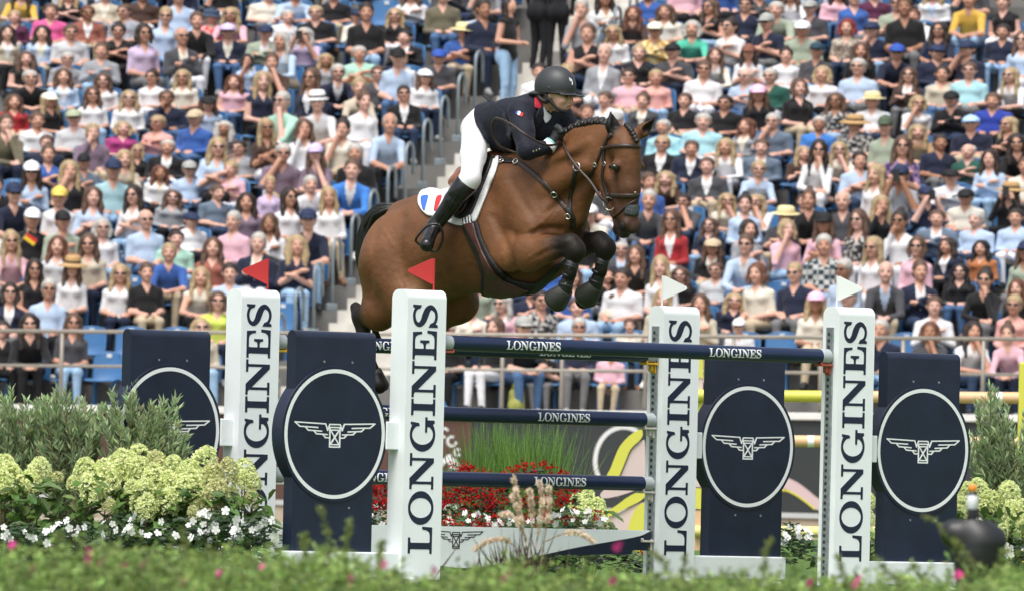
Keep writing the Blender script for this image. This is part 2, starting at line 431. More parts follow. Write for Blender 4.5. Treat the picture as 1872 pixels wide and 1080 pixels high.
def make_wing(base, side, label, cups, text_ok=True):
    """side +1: panel to the right of its pillar, -1: to the left"""
    rt = empty('jump_wing', base, FROT, label, 'jump wing', 'wings of the jump')
    b = MB(); b.prism(rounded(PD, 0.03, PH, 0.058, 10), -PW / 2, PW / 2, M=Matrix.Rotation(R_(90), 4, 'Z'))
    p = b.build('pillar', [WHITE], rt, bevel=0.012, seg=3); autosmooth(p, 35)
    Mx = Matrix.Translation((0.082, -PD / 2 - 0.0005, 0.187)) @ Matrix.Rotation(R_(-90), 4, 'Y')
    letters(p, Mx, 0.19, 1.524, LETN, 'pillar')
    # navy board: upright panel joined with a disc
    px = side * 0.65
    b = MB(); b.prism(rounded(0.085, 0.19, 1.52, 0.042, 10), px - 0.313, px + 0.313, M=Matrix.Translation((0, PANY + 0.0425, 0)) @ Matrix.Rotation(R_(90), 4, 'Z') @ Matrix.Scale(-1, 4, (0, 1, 0)))
    pn = b.build('panel', [NAVY], rt, bevel=0.008, seg=3); autosmooth(pn, 35)
    b = MB(); b.prism(arc(px, 0.90, 0.412, 0.412, 0, 360, 72)[:-1], PANY - 0.006, PANY + 0.092)
    dk = b.build('disc', [NAVY], rt, bevel=0.006); autosmooth(dk, 50)
    b = MB(); o = arc(px, 0.90, 0.392, 0.392, 0, 360, 80); i = arc(px, 0.90, 0.369, 0.369, 0, 360, 80); n = len(o)
    yf, yb = PANY - 0.0075, PANY - 0.0055
    b.add([(q[0], yf, q[1]) for q in o] + [(q[0], yf, q[1]) for q in i] + [(q[0], yb, q[1]) for q in o] + [(q[0], yb, q[1]) for q in i],
          [f for k in range(n - 1) for f in ((k, k + 1, n + k + 1, n + k), (k, 2 * n + k, 2 * n + k + 1, k + 1), (n + k, n + k + 1, 3 * n + k + 1, 3 * n + k))])
    b.build('ring', [RINGW], dk)
    e = link('emblem', EMB_W, dk); e.location = (px, PANY - 0.0062, 0.885)
    for sx in (-0.11, 0.11):
        for z in (0.455, 1.335):
            b = MB(); b.lathe([(0.008, 0), (0.007, 0.003)], 8, M=Matrix.Translation((px + sx + 0.02, PANY, z)) @ Matrix.Rotation(R_(90), 4, 'X')); b.build('bolt', [GALV], pn)
    # white connecting block and foot board
    b = MB(); x0, x1 = PW / 2 - 0.002, 0.65 - 0.40
    b.box((side * (x0 + x1) / 2, 0.03, 0.90), (x1 - x0, 0.10, 0.17)); b.build('connector', [WHITE], rt, bevel=0.006)
    b = MB(); x0, x1 = PW / 2 - 0.002, 0.65 + 0.32
    b.box((side * (x0 + x1) / 2, 0.012, 0.115), (x1 - x0, 0.13, 0.15)); b.build('foot_board', [WHITE], rt, bevel=0.008)
    for fx in (side * 0.08, side * 0.80):
        b = MB(); b.prism([(-0.17, 0), (0.17, 0), (0.17, 0.025), (0.09, 0.04), (-0.09, 0.04), (-0.17, 0.025)], fx - 0.03, fx + 0.03, M=Matrix.Rotation(R_(90), 4, 'Z') @ Matrix.Scale(-1, 4, (0, 1, 0)))
        b.build('foot', [WHITE], rt, bevel=0.006)
    # perforated cup track on the side that faces the poles
    sx = -side * (PW / 2)
    b = MB(); b.box((sx - side * 0.006, 0.0, 0.86), (0.012, 0.062, 1.60)); tr = b.build('cup_track', [GALV], rt, bevel=0.002)
    for k in range(38):
        o = link('hole', HOLE, tr); o.location = (sx - side * 0.0125, 0.004, 0.10 + k * 0.041)
    for z, m_, wid in cups:
        b = MB(); b.box((sx - side * 0.055, 0, z - 0.055), (0.10, 0.075, 0.014)); b.box((sx - side * 0.10, 0, z - 0.045), (0.012, 0.075, 0.02))
        b.box((sx - side * 0.018, 0, z - 0.078), (0.012, 0.05, 0.075)); b.box((sx - side * 0.035, 0, z - 0.078), (0.03, 0.03, 0.05))
        b.build('pole_cup', [m_], rt, bevel=0.004)
    return rt
b = MB(); b.prism(arc(0, 0, 0.012, 0.012, 0, 360, 10)[:-1], -0.0015, 0.0015, M=Matrix.Rotation(R_(90), 4, 'Z')); HOLE = b.mesh('hole', [DARK])
FZ, BZ = 1.475, 1.47
W_LF = make_wing(LF, -1, 'white lettered pillar with navy ringed panel, nearest the camera, red flag over the horse belly', [(FZ, CUPRED, 0)])
W_LB = make_wing(LB, -1, 'white lettered pillar with navy ringed panel, half hidden by the hydrangeas at far left', [(BZ, CUPYEL, 0), (1.055, CUPWHITE, 0), (0.645, CUPWHITE, 0), (0.33, CUPWHITE, 0)])
W_RF = make_wing(RF, 1, 'white lettered pillar with navy ringed panel at the far right of the jump', [(FZ, CUPRED, 0)])
W_RB = make_wing(RB, 1, 'white lettered pillar with navy ringed panel second from right', [(BZ, CUPYEL, 0), (1.055, CUPWHITE, 0), (0.645, CUPWHITE, 0), (0.33, CUPWHITE, 0)])
# small green maker's sticker on the right front pillar
b = MB(); b.box((-PW / 2 - 0.001, -0.004, 1.595), (0.002, 0.062, 0.035)); st = b.build('sticker', [mat('sticker', (0.35, 0.68, 0.55), 0.5)], W_RF)
b = MB()
for k, y in enumerate((-0.020, -0.008, 0.006, 0.018)):
    if k == 0: pts = [(0.008, .012), (0, .012), (0, 0), (.008, 0)]
    elif k == 1: pts = [(0, 0), (.004, .012), (.008, 0)]
    elif k == 2: pts = [(0, 0), (0, .012), (.007, .009), (.001, .006), (.008, 0)]
    else: pts = [(0, 0), (0, .012), (.008, .012), (.008, 0), (0, 0)]
    for a, c in zip(pts[:-1], pts[1:]):
        b.tube([(-PW / 2 - 0.0022, y - a[0] - 0.002, 1.592 + a[1]), (-PW / 2 - 0.0022, y - c[0] - 0.002, 1.592 + c[1])], 0.0012, 4)
b.build('sticker_print', [mat('sticker_ink', (0.02, 0.25, 0.16), 0.5)], st)

def make_pole(p0, z, length, words, label, name='jump_pole'):
    """p0: pillar middle the pole leaves from; words: offsets (m) of the printed word along the pole"""
    rt = empty(name, p0 + T_ * (PW / 2 + 0.02) + Vector((0, 0, z)), FROT, label, 'pole', 'poles of the jump')
    rr = 0.047
    b = MB(); b.tube([(0.075, 0, 0), (length - 0.075, 0, 0)], rr, 28); autosmooth(b.build('pole_body', [POLEBLUE], rt, bevel=0.002), 50)
    for x0, x1 in ((0.0, 0.0745), (length - 0.0745, length)):
        b = MB(); b.tube([(x0, 0, 0), (x1, 0, 0)], rr + 0.001, 28); autosmooth(b.build('end_cap', [ENDGREY], rt, bevel=0.004), 50)
    for x in words:
        letters(rt, Matrix.Translation((x, 0, 0)), 0.055, 0.435, LETW, 'pole', bend=rr)
    return rt
POLE_L = 3.54 - PW - 0.04; POLE_B = 3.484 - PW - 0.04
make_pole(LF, FZ, POLE_L, (0.497, 2.155), 'top navy pole of the front element, two white words, directly beneath the horse')
make_pole(LB, BZ, POLE_B, (0.66, 2.14), 'top navy pole of the rear element, mostly hidden behind the front pole')
make_pole(LB, 1.055, POLE_B, (0.66, 2.14), 'middle navy pole of the rear element, level with the tall grass')
make_pole(LB, 0.645, POLE_B, (0.64, 2.12), 'lowest navy pole of the rear element, in front of the red flowers')
# plank: white wave with a navy end
pr = empty('plank', LB + T_ * (PW / 2 + 0.02), FROT, 'white wave-shaped plank with navy end and winged emblem, lowest in the rear element', 'plank')
L = POLE_B
top = 0.345
low = bez([(0, .15), (0.45, .12), (0.9, .16), (1.35, .10), (1.62, .085), (2.0, .135), (2.5, .225), (3.0, .30), (L - 0.02, .335)], 6)
b = MB(); b.prism([(0, top), (0, .15)] + low[1:] + [(L, top)], -0.02, 0.02); b.build('plank_board', [WHITE], pr, bevel=0.003)
b = MB(); cut = [p for p in low if p[0] > 1.55]
b.prism([(1.56, .078)] + [(x, z - 0.003) for x, z in cut] + [(L, .330), (L, .215), (L - .16, .215), (L - .16, .19), (2.2, .175)], -0.019, 0.019); b.build('plank_end', [NAVY], pr, bevel=0.003)
me = emblem_mesh(0.22, 0.007, 0.0008).mesh('emblem', [mat('emblem_black', (0.02, 0.02, 0.025), 0.5)])
e = link('emblem', me, pr); e.location = (1.50, -0.0205, 0.255); e.scale = (1, 1, 0.82)

def make_flag(wing, x, side, m_, label):
    r = empty('pennant_flag', wing.location + T_ * x + Vector((0, 0, PH - 0.01)), 0, label, 'flag', 'flags on the jump')
    b = MB(); b.tube([(0, 0, 0), (0, 0, 0.205)], 0.0055, 8); b.build('flag_stick', [m_], r)
    b = MB(); b.prism([(0.003 * side, 0.05), (0.003 * side, 0.20), (side * 0.015, 0.203), (side * 0.155, 0.138), (side * 0.16, 0.125), (side * 0.152, 0.115), (side * 0.012, 0.048)], -0.0015, 0.0015)
    b.build('pennant', [m_], r, bevel=0.001)
    return r
make_flag(W_LF, 0.11, -1, FLAGRED, 'red pennant in front of the horse belly')
make_flag(W_LB, 0.11, -1, FLAGRED, 'red pennant on the far left pillar')
make_flag(W_RF, -0.11, 1, FLAGWHITE, 'white pennant on the far right pillar')
make_flag(W_RB, -0.11, 1, FLAGWHITE, 'white pennant on the pillar right of the horse')
# ================================================================ horse
TH = R_(45)
HF = Vector((math.cos(TH), -math.sin(TH), 0)); HR = Vector((-math.sin(TH), -math.cos(TH), 0)); HZ = Vector((0, 0, 1))
HC = at(900, 440, 62.0)
HM = Matrix(((HF.x, -HR.x, 0, HC.x), (HF.y, -HR.y, 0, HC.y), (0, 0, 1, HC.z), (0, 0, 0, 1)))   # local axes: forward, horse's left, up
HMI = HM.inverted()
def P(px, py, s=0.0):
    """pixel -> horse-local point lying s metres to the horse's right of its middle plane"""
    return tuple(HMI @ on_plane(px, py, HC + HR * s, HR))
def Pd(px, py, ref):
    """pixel -> horse-local point at the same distance from the camera as the local point ref"""
    w_ = HM @ Vector(ref); return tuple(HMI @ on_plane(px, py, w_, CF))
def rotz(a): c, s = math.cos(a), math.sin(a); return np.array(((c, s, 0), (-s, c, 0), (0, 0, 1)))
def pitch(a): c, s = math.cos(R_(a)), math.sin(R_(a)); return np.array(((c, 0, s), (0, 1, 0), (-s, 0, c)))
hb = Blob((-1.25, -0.62, -1.05), (1.55, 0.62, 0.92), 0.0115)
BAY, BLK, MUZ, DRK = 0, 1, 2, 3
E = lambda c, r, k=0.08, lab=BAY, rot=None: hb.ell(c, r, k, lab, rot)
def mB(p): return (p[0], -p[1], p[2])
def both(fn, *pts): fn(*pts); fn(*[mB(p) for p in pts])
# trunk
E(P(760, 470), (0.36, 0.27, 0.325), rot=pitch(18))
both(lambda c: E(c, (0.24, 0.16, 0.20)), P(752, 440, 0.12))
E(P(842, 446), (0.56, 0.300, 0.312), 0.10, rot=pitch(8))
E(P(918, 430), (0.44, 0.265, 0.380), 0.10)
E(P(995, 396), (0.26, 0.235, 0.30), 0.10)
hb.cone(P(870, 345), P(925, 318), 0.08, 0.085, 0.10)
hb.cone(P(925, 318), P(975, 300), 0.085, 0.10, 0.10)
hb.cone(P(735, 388), P(800, 374), 0.06, 0.08, 0.14)
# shoulders and upper arm muscles
both(lambda a_, b_: hb.cone(a_, b_, 0.10, 0.105, 0.05, w=(1, 0.7, 1)), P(925, 335, 0.13), P(968, 415, 0.205))
both(lambda c: E(c, (0.12, 0.075, 0.12), 0.03, rot=pitch(-30)), P(938, 462, 0.225))
both(lambda c: E(c, (0.085, 0.10, 0.14), 0.05), P(1010, 396, 0.085))
both(lambda a_, b_: hb.cone(a_, b_, 0.09, 0.08, 0.10, w=(1, 0.6, 1)), P(880, 400, 0.2), P(905, 470, 0.23))
# neck
hb.cone(P(960, 367), P(1030, 322), 0.275, 0.208, 0.07, w=(1, 0.66, 1))
hb.cone(P(1030, 322), P(1085, 280), 0.208, 0.142, 0.05, w=(1, 0.58, 1))
hb.cone(P(1085, 280), P(1122, 256), 0.142, 0.100, 0.05, w=(1, 0.66, 1))
hb.cone(P(1000, 275), P(1055, 245), 0.035, 0.035, 0.06, w=(1, 0.7, 1)); hb.cone(P(1055, 245), P(1105, 237), 0.035, 0.035, 0.05, w=(1, 0.7, 1))
both(lambda a_, b_: hb.cone(a_, b_, 0.095, 0.07, 0.03), P(1000, 348, 0.10), P(1074, 304, 0.055))
both(lambda a_, b_: hb.cone(a_, b_, 0.05, 0.04, 0.02), P(1010, 300, 0.10), P(1078, 262, 0.06))
hb.cone(P(1050, 395), P(1080, 322), 0.085, 0.055, 0.05)
# head (turned a little towards the camera)
DL = R_(14); HR3 = rotz(DL)
H0 = Vector(P(1136, 310))
hF = Vector((math.cos(DL), -math.sin(DL), 0)); hS = Vector((-math.sin(DL), -math.cos(DL), 0))
def PHd(px, py, s=0.0):
    n = HM.to_3x3() @ hS; o = HM @ (H0 + hS * s); return tuple(HMI @ on_plane(px, py, o, n))
hrot = np.array((tuple(hF), tuple(hS), (0, 0, 1)))
def HE(c, r, k=0.03, lab=BAY, tilt=0.0, cut=False): hb.ell(c, r, k, lab, pitch(tilt) @ hrot, cut)
HE(PHd(1138, 262), (0.115, 0.098, 0.105), 0.04)
hb.cone(PHd(1146, 275), PHd(1150, 345), 0.092, 0.074, 0.03, w=(1, 0.98, 1), rot=hrot)
hb.cone(PHd(1150, 345), PHd(1150, 398), 0.074, 0.058, 0.03, w=(1, 0.92, 1), rot=hrot)
HE(PHd(1147, 412), (0.060, 0.055, 0.058), 0.03, MUZ)
HE(PHd(1141, 428), (0.040, 0.042, 0.030), 0.02, MUZ); HE(PHd(1130, 420), (0.036, 0.036, 0.036), 0.03, MUZ)
HE(PHd(1156, 418), (0.030, 0.046, 0.040), 0.025, MUZ)
def mH(p):
    v = Vector(p); return tuple(v - hS * (2 * (v - H0).dot(hS)))
def bothH(fn, *pts): fn(*pts); fn(*[mH(p) for p in pts])
bothH(lambda c: HE(c, (0.112, 0.046, 0.122), 0.045), PHd(1103, 312, 0.048))                 # cheeks
bothH(lambda c: HE(c, (0.044, 0.030, 0.030), 0.02), PHd(1126, 302, 0.086))                  # eye sockets
bothH(lambda c: HE(c, (0.034, 0.024, 0.036), 0.015, MUZ), PHd(1143, 411, 0.046))
bothH(lambda c: HE(c, (0.017, 0.020, 0.024), 0.006, DRK, 20, True), PHd(1138, 416, 0.076))   # nostrils
bothH(lambda a_, b_: hb.cone(a_, b_, 0.042, 0.026, 0.03), PHd(1110, 348, 0.04), PHd(1130, 408, 0.022))
bothH(lambda a_, b_: hb.cone(a_, b_, 0.052, 0.040, 0.03), PHd(1124, 330, 0.042), PHd(1138, 392, 0.026))
HE(PHd(1138, 414), (0.052, 0.050, 0.042), 0.03, MUZ)
hb.cone(PHd(1150, 434, 0.07), PHd(1118, 428, 0.06), 0.004, 0.004, 0.006, None, cut=True)
# ears
def ear(base, mid, tip, sg, lab):
    fr = np.array((tuple(hF), tuple(hS), (0, 0, 1)))
    hb.chain([(base, 0.037), (mid, 0.044), (tip, 0.006)], 0.02, lab, w=(0.75, 1, 1), rot=fr)
eR0, eR1, eR2 = PHd(1124, 250, 0.062), PHd(1119, 230, 0.075), PHd(1117, 203, 0.075)
eL0, eL1, eL2 = PHd(1160, 250, -0.062), PHd(1177, 238, -0.105), PHd(1200, 214, -0.150)
ear(eR0, eR1, eR2, 1, BLK); ear(eL0, eL1, eL2, -1, BAY)
hb.cone(tuple(Vector(eL1) + hF * 0.03), tuple(Vector(eL2) + hF * 0.015), 0.022, 0.004, 0.012, DRK, cut=True)
hb.cone(tuple(Vector(eR1) + hF * 0.032), tuple(Vector(eR2) + hF * 0.012), 0.022, 0.004, 0.012, DRK, cut=True)
# fore legs: shoulder -> elbow -> knee -> cannon -> fetlock
def foreleg(sg, el, kn, kn2, mid, fet, pas, hoof):
    s = 0.185 * sg
    E(el, (0.13, 0.085, 0.118), 0.03)
    hb.chain([(el, 0.108), (tuple(Vector(el).lerp(Vector(kn), 0.45)), 0.086), (kn, 0.058)], 0.022, BAY, w=(1, 0.85, 1))
    hb.chain([(kn, 0.066), (kn2, 0.064)], 0.025, BLK); hb.ell(tuple(Vector(kn2) + Vector((0.018, 0, -0.012))), (0.052, 0.058, 0.062), 0.02, BLK)
    hb.chain([(kn2, 0.050), (mid, 0.036), (fet, 0.043)], 0.03, BLK)
    hb.chain([(fet, 0.044), (pas, 0.036)], 0.02, BLK); hb.chain([(pas, 0.042), (hoof, 0.056)], 0.02, BLK)
f_el, f_kn, f_kn2, f_mid, f_fet, f_pas, f_hoof = P(966, 464, 0.235), P(1043, 446, 0.185), P(1051, 456, 0.17), P(1042, 500, 0.17), P(1031, 533, 0.17), P(1022, 545, 0.17), P(1015, 551, 0.17)
foreleg(1, f_el, f_kn, f_kn2, f_mid, f_fet, f_pas, f_hoof)
g_el, g_kn, g_kn2, g_mid, g_fet, g_pas, g_hoof = P(1035, 452, -0.17), P(1096, 442, -0.14), P(1106, 452, -0.14), P(1098, 495, -0.14), P(1086, 526, -0.14), P(1074, 543, -0.14), P(1067, 549, -0.14)
foreleg(-1, g_el, g_kn, g_kn2, g_mid, g_fet, g_pas, g_hoof)
hb.cone(P(960, 510, 0.0), P(1020, 480, 0.0), 0.10, 0.08, 0.08)
# hind legs
def hind(thigh, stif, gas, hock, hockpt, can, fet, hoof):
    E(thigh, (0.22, 0.13, 0.28), 0.07, rot=pitch(10))
    hb.chain([(thigh, 0.20), (stif, 0.125)], 0.07); hb.chain([(stif, 0.125), (gas, 0.088), (hock, 0.056)], 0.06, w=(1, 0.85, 1))
    hb.cone(tuple(Vector(thigh) + Vector((-0.06, 0, -0.08))), tuple(Vector(gas) + Vector((-0.02, 0, 0.01))), 0.16, 0.095, 0.07, w=(1, 0.8, 1))
    hb.chain([(hock, 0.055), (hockpt, 0.038)], 0.03, BLK)
    hb.chain([(hock, 0.055), (can, 0.038), (fet, 0.044)], 0.03, BLK); hb.chain([(fet, 0.044), (hoof, 0.056)], 0.03, BLK)
hb.cone(P(688, 500, 0.17), P(690, 568, 0.18), 0.085, 0.085, 0.06, w=(1, 0.8, 1))
hind(P(716, 478, 0.17), P(748, 552, 0.20), P(695, 572, 0.19), P(661, 578, 0.18), P(650, 562, 0.18), P(668, 640, 0.18), P(686, 688, 0.18), P(692, 704, 0.18))
hind(P(790, 480, -0.17), P(838, 552, -0.19), P(790, 588, -0.18), P(752, 604, -0.18), P(742, 590, -0.18), P(750, 660, -0.18), P(762, 700, -0.18), P(768, 712, -0.18))
E(P(800, 505), (0.24, 0.19, 0.14), 0.08)
V, F, lab = hb.surface(2)
# muscle grooves, folds and veins on the surface
WV = V @ np.array(HM.to_3x3()).T + np.array(HM.translation) - np.array(CAM)
_z = WV @ np.array(CF); _x = WV @ np.array(CX) / _z * FPX; _y = WV @ np.array(CU) / _z * FPX
PX = np.stack([936 + _x * _cr + _y * _sr, 540 - (-_x * _sr + _y * _cr)], 1)
def vnormals(V, F):
    N = np.zeros_like(V); f = np.cross(V[F[:, 2]] - V[F[:, 0]], V[F[:, 3]] - V[F[:, 1]])
    for i in range(4): np.add.at(N, F[:, i], f)
    return N / np.maximum(np.linalg.norm(N, axis=1, keepdims=True), 1e-12)
NV = vnormals(V, F); facing = np.clip(-(NV * (WV @ np.array(HM.to_3x3()) / np.linalg.norm(WV, axis=1, keepdims=True))).sum(1) * 3, 0, 1)
def groove(pts, depth, sig):
    global V
    P_ = np.array(bez(pts, 6)); dm = np.full(len(V), 1e9)
    for a, b_ in zip(P_[:-1], P_[1:]):
        ab = b_ - a; t = np.clip(((PX - a) @ ab) / (ab @ ab), 0, 1); dm = np.minimum(dm, np.linalg.norm(PX - a - t[:, None] * ab, axis=1))
    V = V - NV * (depth * np.exp(-(dm / sig) ** 2) * facing)[:, None]
for pts, dp_, sg_ in (([(692, 392), (684, 440), (678, 500), (676, 548)], .010, 7), ([(738, 398), (729, 440), (734, 490), (748, 524)], .014, 8), ([(935, 330), (962, 378), (984, 415)], .010, 8), ([(903, 398), (922, 440), (938, 492)], .014, 8),
                      ([(1078, 325), (1044, 350), (1008, 385)], .014, 8), ([(955, 306), (1010, 302), (1060, 286)], .007, 9), ([(975, 428), (1000, 418), (1026, 419)], .016, 6), ([(800, 455), (806, 490), (812, 520)], .004, 5), ([(822, 450), (828, 490), (834, 522)], .004, 5), ([(845, 450), (850, 490), (856, 522)], .004, 5),
                      ([(985, 468), (1005, 458), (1030, 455)], .007, 5), ([(1040, 365), (1050, 390), (1046, 420)], .014, 7), ([(960, 425), (990, 408), (1012, 384)], -.005, 2.6), ([(990, 408), (1000, 420)], -.004, 2.4), ([(862, 478), (890, 500), (908, 512)], -.004, 2.4), ([(985, 440), (1010, 436), (1034, 442)], -.005, 3), ([(968, 470), (1000, 452)], -.004, 2.5),
                      ([(700, 420), (720, 450)], -.003, 2.5), ([(1000, 345), (1030, 372)], .008, 7)): groove(pts, dp_, sg_)
for fr, am in ((9, 0.0035), (17, 0.0018)):
    ph = RNG.uniform(0, 6, 6); V = V + NV * (am * (np.sin(V[:, 0] * fr + ph[0] + 2 * np.sin(V[:, 2] * fr * .7 + ph[1])) * np.sin(V[:, 2] * fr * 1.1 + ph[2]) * np.sin(V[:, 1] * fr + ph[3])))[:, None]
# coat colour by region (bay with black points), softly blended
pal = np.array([(0.132, 0.056, 0.0225), (0.0075, 0.0065, 0.006), (0.040, 0.026, 0.020), (0.006, 0.005, 0.005)])
tint = pal[lab]
for _ in range(3):
    S = tint.copy(); N = np.ones(len(V))
    for a, b_ in ((0, 1), (1, 2), (2, 3), (3, 0)):
        np.add.at(S, F[:, a], tint[F[:, b_]]); np.add.at(N, F[:, a], 1); np.add.at(S, F[:, b_], tint[F[:, a]]); np.add.at(N, F[:, b_], 1)
    tint = S / N[:, None]
def near(pt, r):
    d = np.linalg.norm(V - np.array(pt), axis=1); return np.clip(1 - d / r, 0, 1)[:, None]
def shade(pt, r, c, f): 
    global tint
    w_ = near(pt, r) * f; w_ = np.clip(w_, 0, 1); tint = tint * (1 - w_) + np.array(c) * w_
dark = (0.055, 0.024, 0.013)
for pt in (P(1146, 330, 0.0), PHd(1152, 370), PHd(1138, 395, 0.06)): shade(pt, 0.20, dark, 0.9)
for kn, el in ((f_kn, f_el), (g_kn, g_el)): shade(kn, 0.21, (0.016, 0.012, 0.010), 1.7)
shade(PHd(1123, 309, 0.09), 0.055, (0.012, 0.008, 0.007), 1.3); shade(P(1146, 420), 0.13, (0.030, 0.024, 0.022), 1.4); shade(eL2, 0.09, (0.008, 0.007, 0.006), 1.6)
shade(P(661, 575, 0.18), 0.17, (0.014, 0.010, 0.009), 1.6)
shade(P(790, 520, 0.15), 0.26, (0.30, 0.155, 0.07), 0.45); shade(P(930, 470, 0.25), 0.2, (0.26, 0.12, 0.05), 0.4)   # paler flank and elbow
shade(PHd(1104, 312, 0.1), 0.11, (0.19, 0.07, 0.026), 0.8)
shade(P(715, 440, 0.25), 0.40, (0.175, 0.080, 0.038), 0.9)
COAT = attr_mat('horse_coat', 0.54, 0.22, bump=0.30, bscale=26, coat=0.0, var=0.16, vscale=6, sheen=0.0)
horse_me = mesh_from('horse', V, F, [COAT], smooth=True, tint=tint)
horse = link('horse', horse_me); horse.matrix_world = HM
tag(horse, 'bay horse with black points and braided mane jumping over the navy poles', 'horse')
BVH = BVHTree.FromPolygons([Vector(v) for v in V], F.tolist())
CAML = HMI @ CAM
def hit(px, py, bvh=None, off=0.0):
    """first point of the horse under a pixel: (local point, normal)"""
    d = ((HMI.to_3x3()) @ ray(px, py)).normalized()
    for r in (0, 2, 4, 7, 11, 16, 24):
        for a in range(1 if r == 0 else 8):
            q = d if r == 0 else ((HMI.to_3x3()) @ ray(px + r * math.cos(a * .785), py + r * math.sin(a * .785))).normalized()
            p, n, i, _ = (bvh or BVH).ray_cast(CAML, q)
            if p is not None:
                if n.dot(d) > 0: n = -n
                return p + n * off, n
    return None, None
def path(px_pts, step=4.0, curve=True):
    pts = bez(px_pts, 8) if curve and len(px_pts) > 2 else [tuple(Vector(px_pts[0]).lerp(Vector(px_pts[-1]), k / 12)) for k in range(13)]
    return pts
def strap(name, px_pts, wid, thick, m_, parent, off=0.004, closed=False, bvh=None, smooth=2):
    ps, ns = [], []
    for x, y in path(px_pts):
        p, n = hit(x, y, bvh)
        if p is None: continue
        ps.append(p); ns.append(n)
    for _ in range(smooth):
        ps = [ps[0]] + [(ps[i - 1] + ps[i] * 2 + ps[i + 1]) / 4 for i in range(1, len(ps) - 1)] + [ps[-1]]
        ns = [ns[0]] + [(ns[i - 1] + ns[i] + ns[i + 1]).normalized() for i in range(1, len(ns) - 1)] + [ns[-1]]
    b = MB(); vs_ = []; fs = []; K = len(ps)
    for i in range(K):
        t = (ps[min(i + 1, K - 1)] - ps[max(i - 1, 0)]).normalized(); n = (ns[i] - t * ns[i].dot(t)).normalized(); w_ = t.cross(n).normalized() * wid / 2
        c = ps[i] + n * off
        vs_ += [c - w_ - n * 0.006, c - w_ + n * thick * 0.7, c - w_ * 0.6 + n * thick, c + w_ * 0.6 + n * thick, c + w_ + n * thick * 0.7, c + w_ - n * 0.006]
    for i in range(K - 1):
        for k in range(6): fs.append((i * 6 + k, i * 6 + (k + 1) % 6, (i + 1) * 6 + (k + 1) % 6, (i + 1) * 6 + k))
    fs += [tuple(range(5, -1, -1)), tuple((K - 1) * 6 + k for k in range(6))]
    b.add(vs_, fs)
    return b.build(name, [m_], parent, smooth=True)
def ringpart(name, px, py, r, tube, m_, parent, sq=1.0, off=0.01):
    p, n = hit(px, py, None, off)
    t = n.orthogonal().normalized(); q = n.cross(t); b = MB()
    b.tube([p + t * r * math.cos(a * math.pi / 8) + q * r * sq * math.sin(a * math.pi / 8) for a in range(17)], tube, 6)
    return b.build(name, [m_], parent, smooth=True)
def patch(name, poly, m_, parent, off, step=3.0, thick=0.006, bvh=None, mat_fn=None, mats=None):
    """sheet lying on the horse under a pixel outline"""
    from mathutils.geometry import tessellate_polygon
    xs = [p[0] for p in poly]; ys = [p[1] for p in poly]
    def inside(x, y):
        c = False; n = len(poly)
        for i in range(n):
            (x1, y1), (x2, y2) = poly[i], poly[(i + 1) % n]
            if (y1 > y) != (y2 > y) and x < (x2 - x1) * (y - y1) / (y2 - y1) + x1: c = not c
        return c
    from mathutils.geometry import delaunay_2d_cdt
    bnd = []
    for i in range(len(poly)):
        a = Vector(poly[i]); b_ = Vector(poly[(i + 1) % len(poly)]); k = max(1, int((b_ - a).length / step))
        bnd += [a.lerp(b_, q / k) for q in range(k)]
    for _ in range(2):
        bnd = [(bnd[i - 1] + bnd[i] * 2 + bnd[(i + 1) % len(bnd)]) / 4 for i in range(len(bnd))]
    inner = [Vector((x, y)) for x in np.arange(min(xs), max(xs), step) for y in np.arange(min(ys), max(ys), step) if inside(x, y) and min((Vector((x, y)) - q).length for q in bnd) > step * 0.6]
    nb = len(bnd); co, _, fc, *_r = delaunay_2d_cdt(bnd + inner, [(i, (i + 1) % nb) for i in range(nb)], [], 1, 1e-4)
    bm = bmesh.new(); vm = []
    for q in co:
        p, n = hit(q.x, q.y, bvh); vm.append(bm.verts.new(p + n * off) if p is not None else None)
    for t in fc:
        if any(vm[i] is None for i in t): continue
        f = bm.faces.new([vm[i] for i in t]); f.smooth = True
        if mat_fn: c = (co[t[0]] + co[t[1]] + co[t[2]]) / 3; f.material_index = mat_fn(c.x, c.y)
    for _ in range(3): bmesh.ops.smooth_vert(bm, verts=[v for v in bm.verts if not v.is_boundary], factor=0.5, use_axis_x=True, use_axis_y=True, use_axis_z=True)
    bmesh.ops.recalc_face_normals(bm, faces=bm.faces)
    if sum(1 if f.normal.dot(CAML - f.calc_center_median()) < 0 else -1 for f in bm.faces) > 0: bmesh.ops.reverse_faces(bm, faces=bm.faces)
    me = bpy.data.meshes.new(name); bm.to_mesh(me); bm.free()
    for mm in (mats or [m_]): me.materials.append(mm)
    o = link(name, me, parent)
    sdm = o.modifiers.new('solid', 'SOLIDIFY'); sdm.thickness = thick; sdm.offset = 1.0
    return o
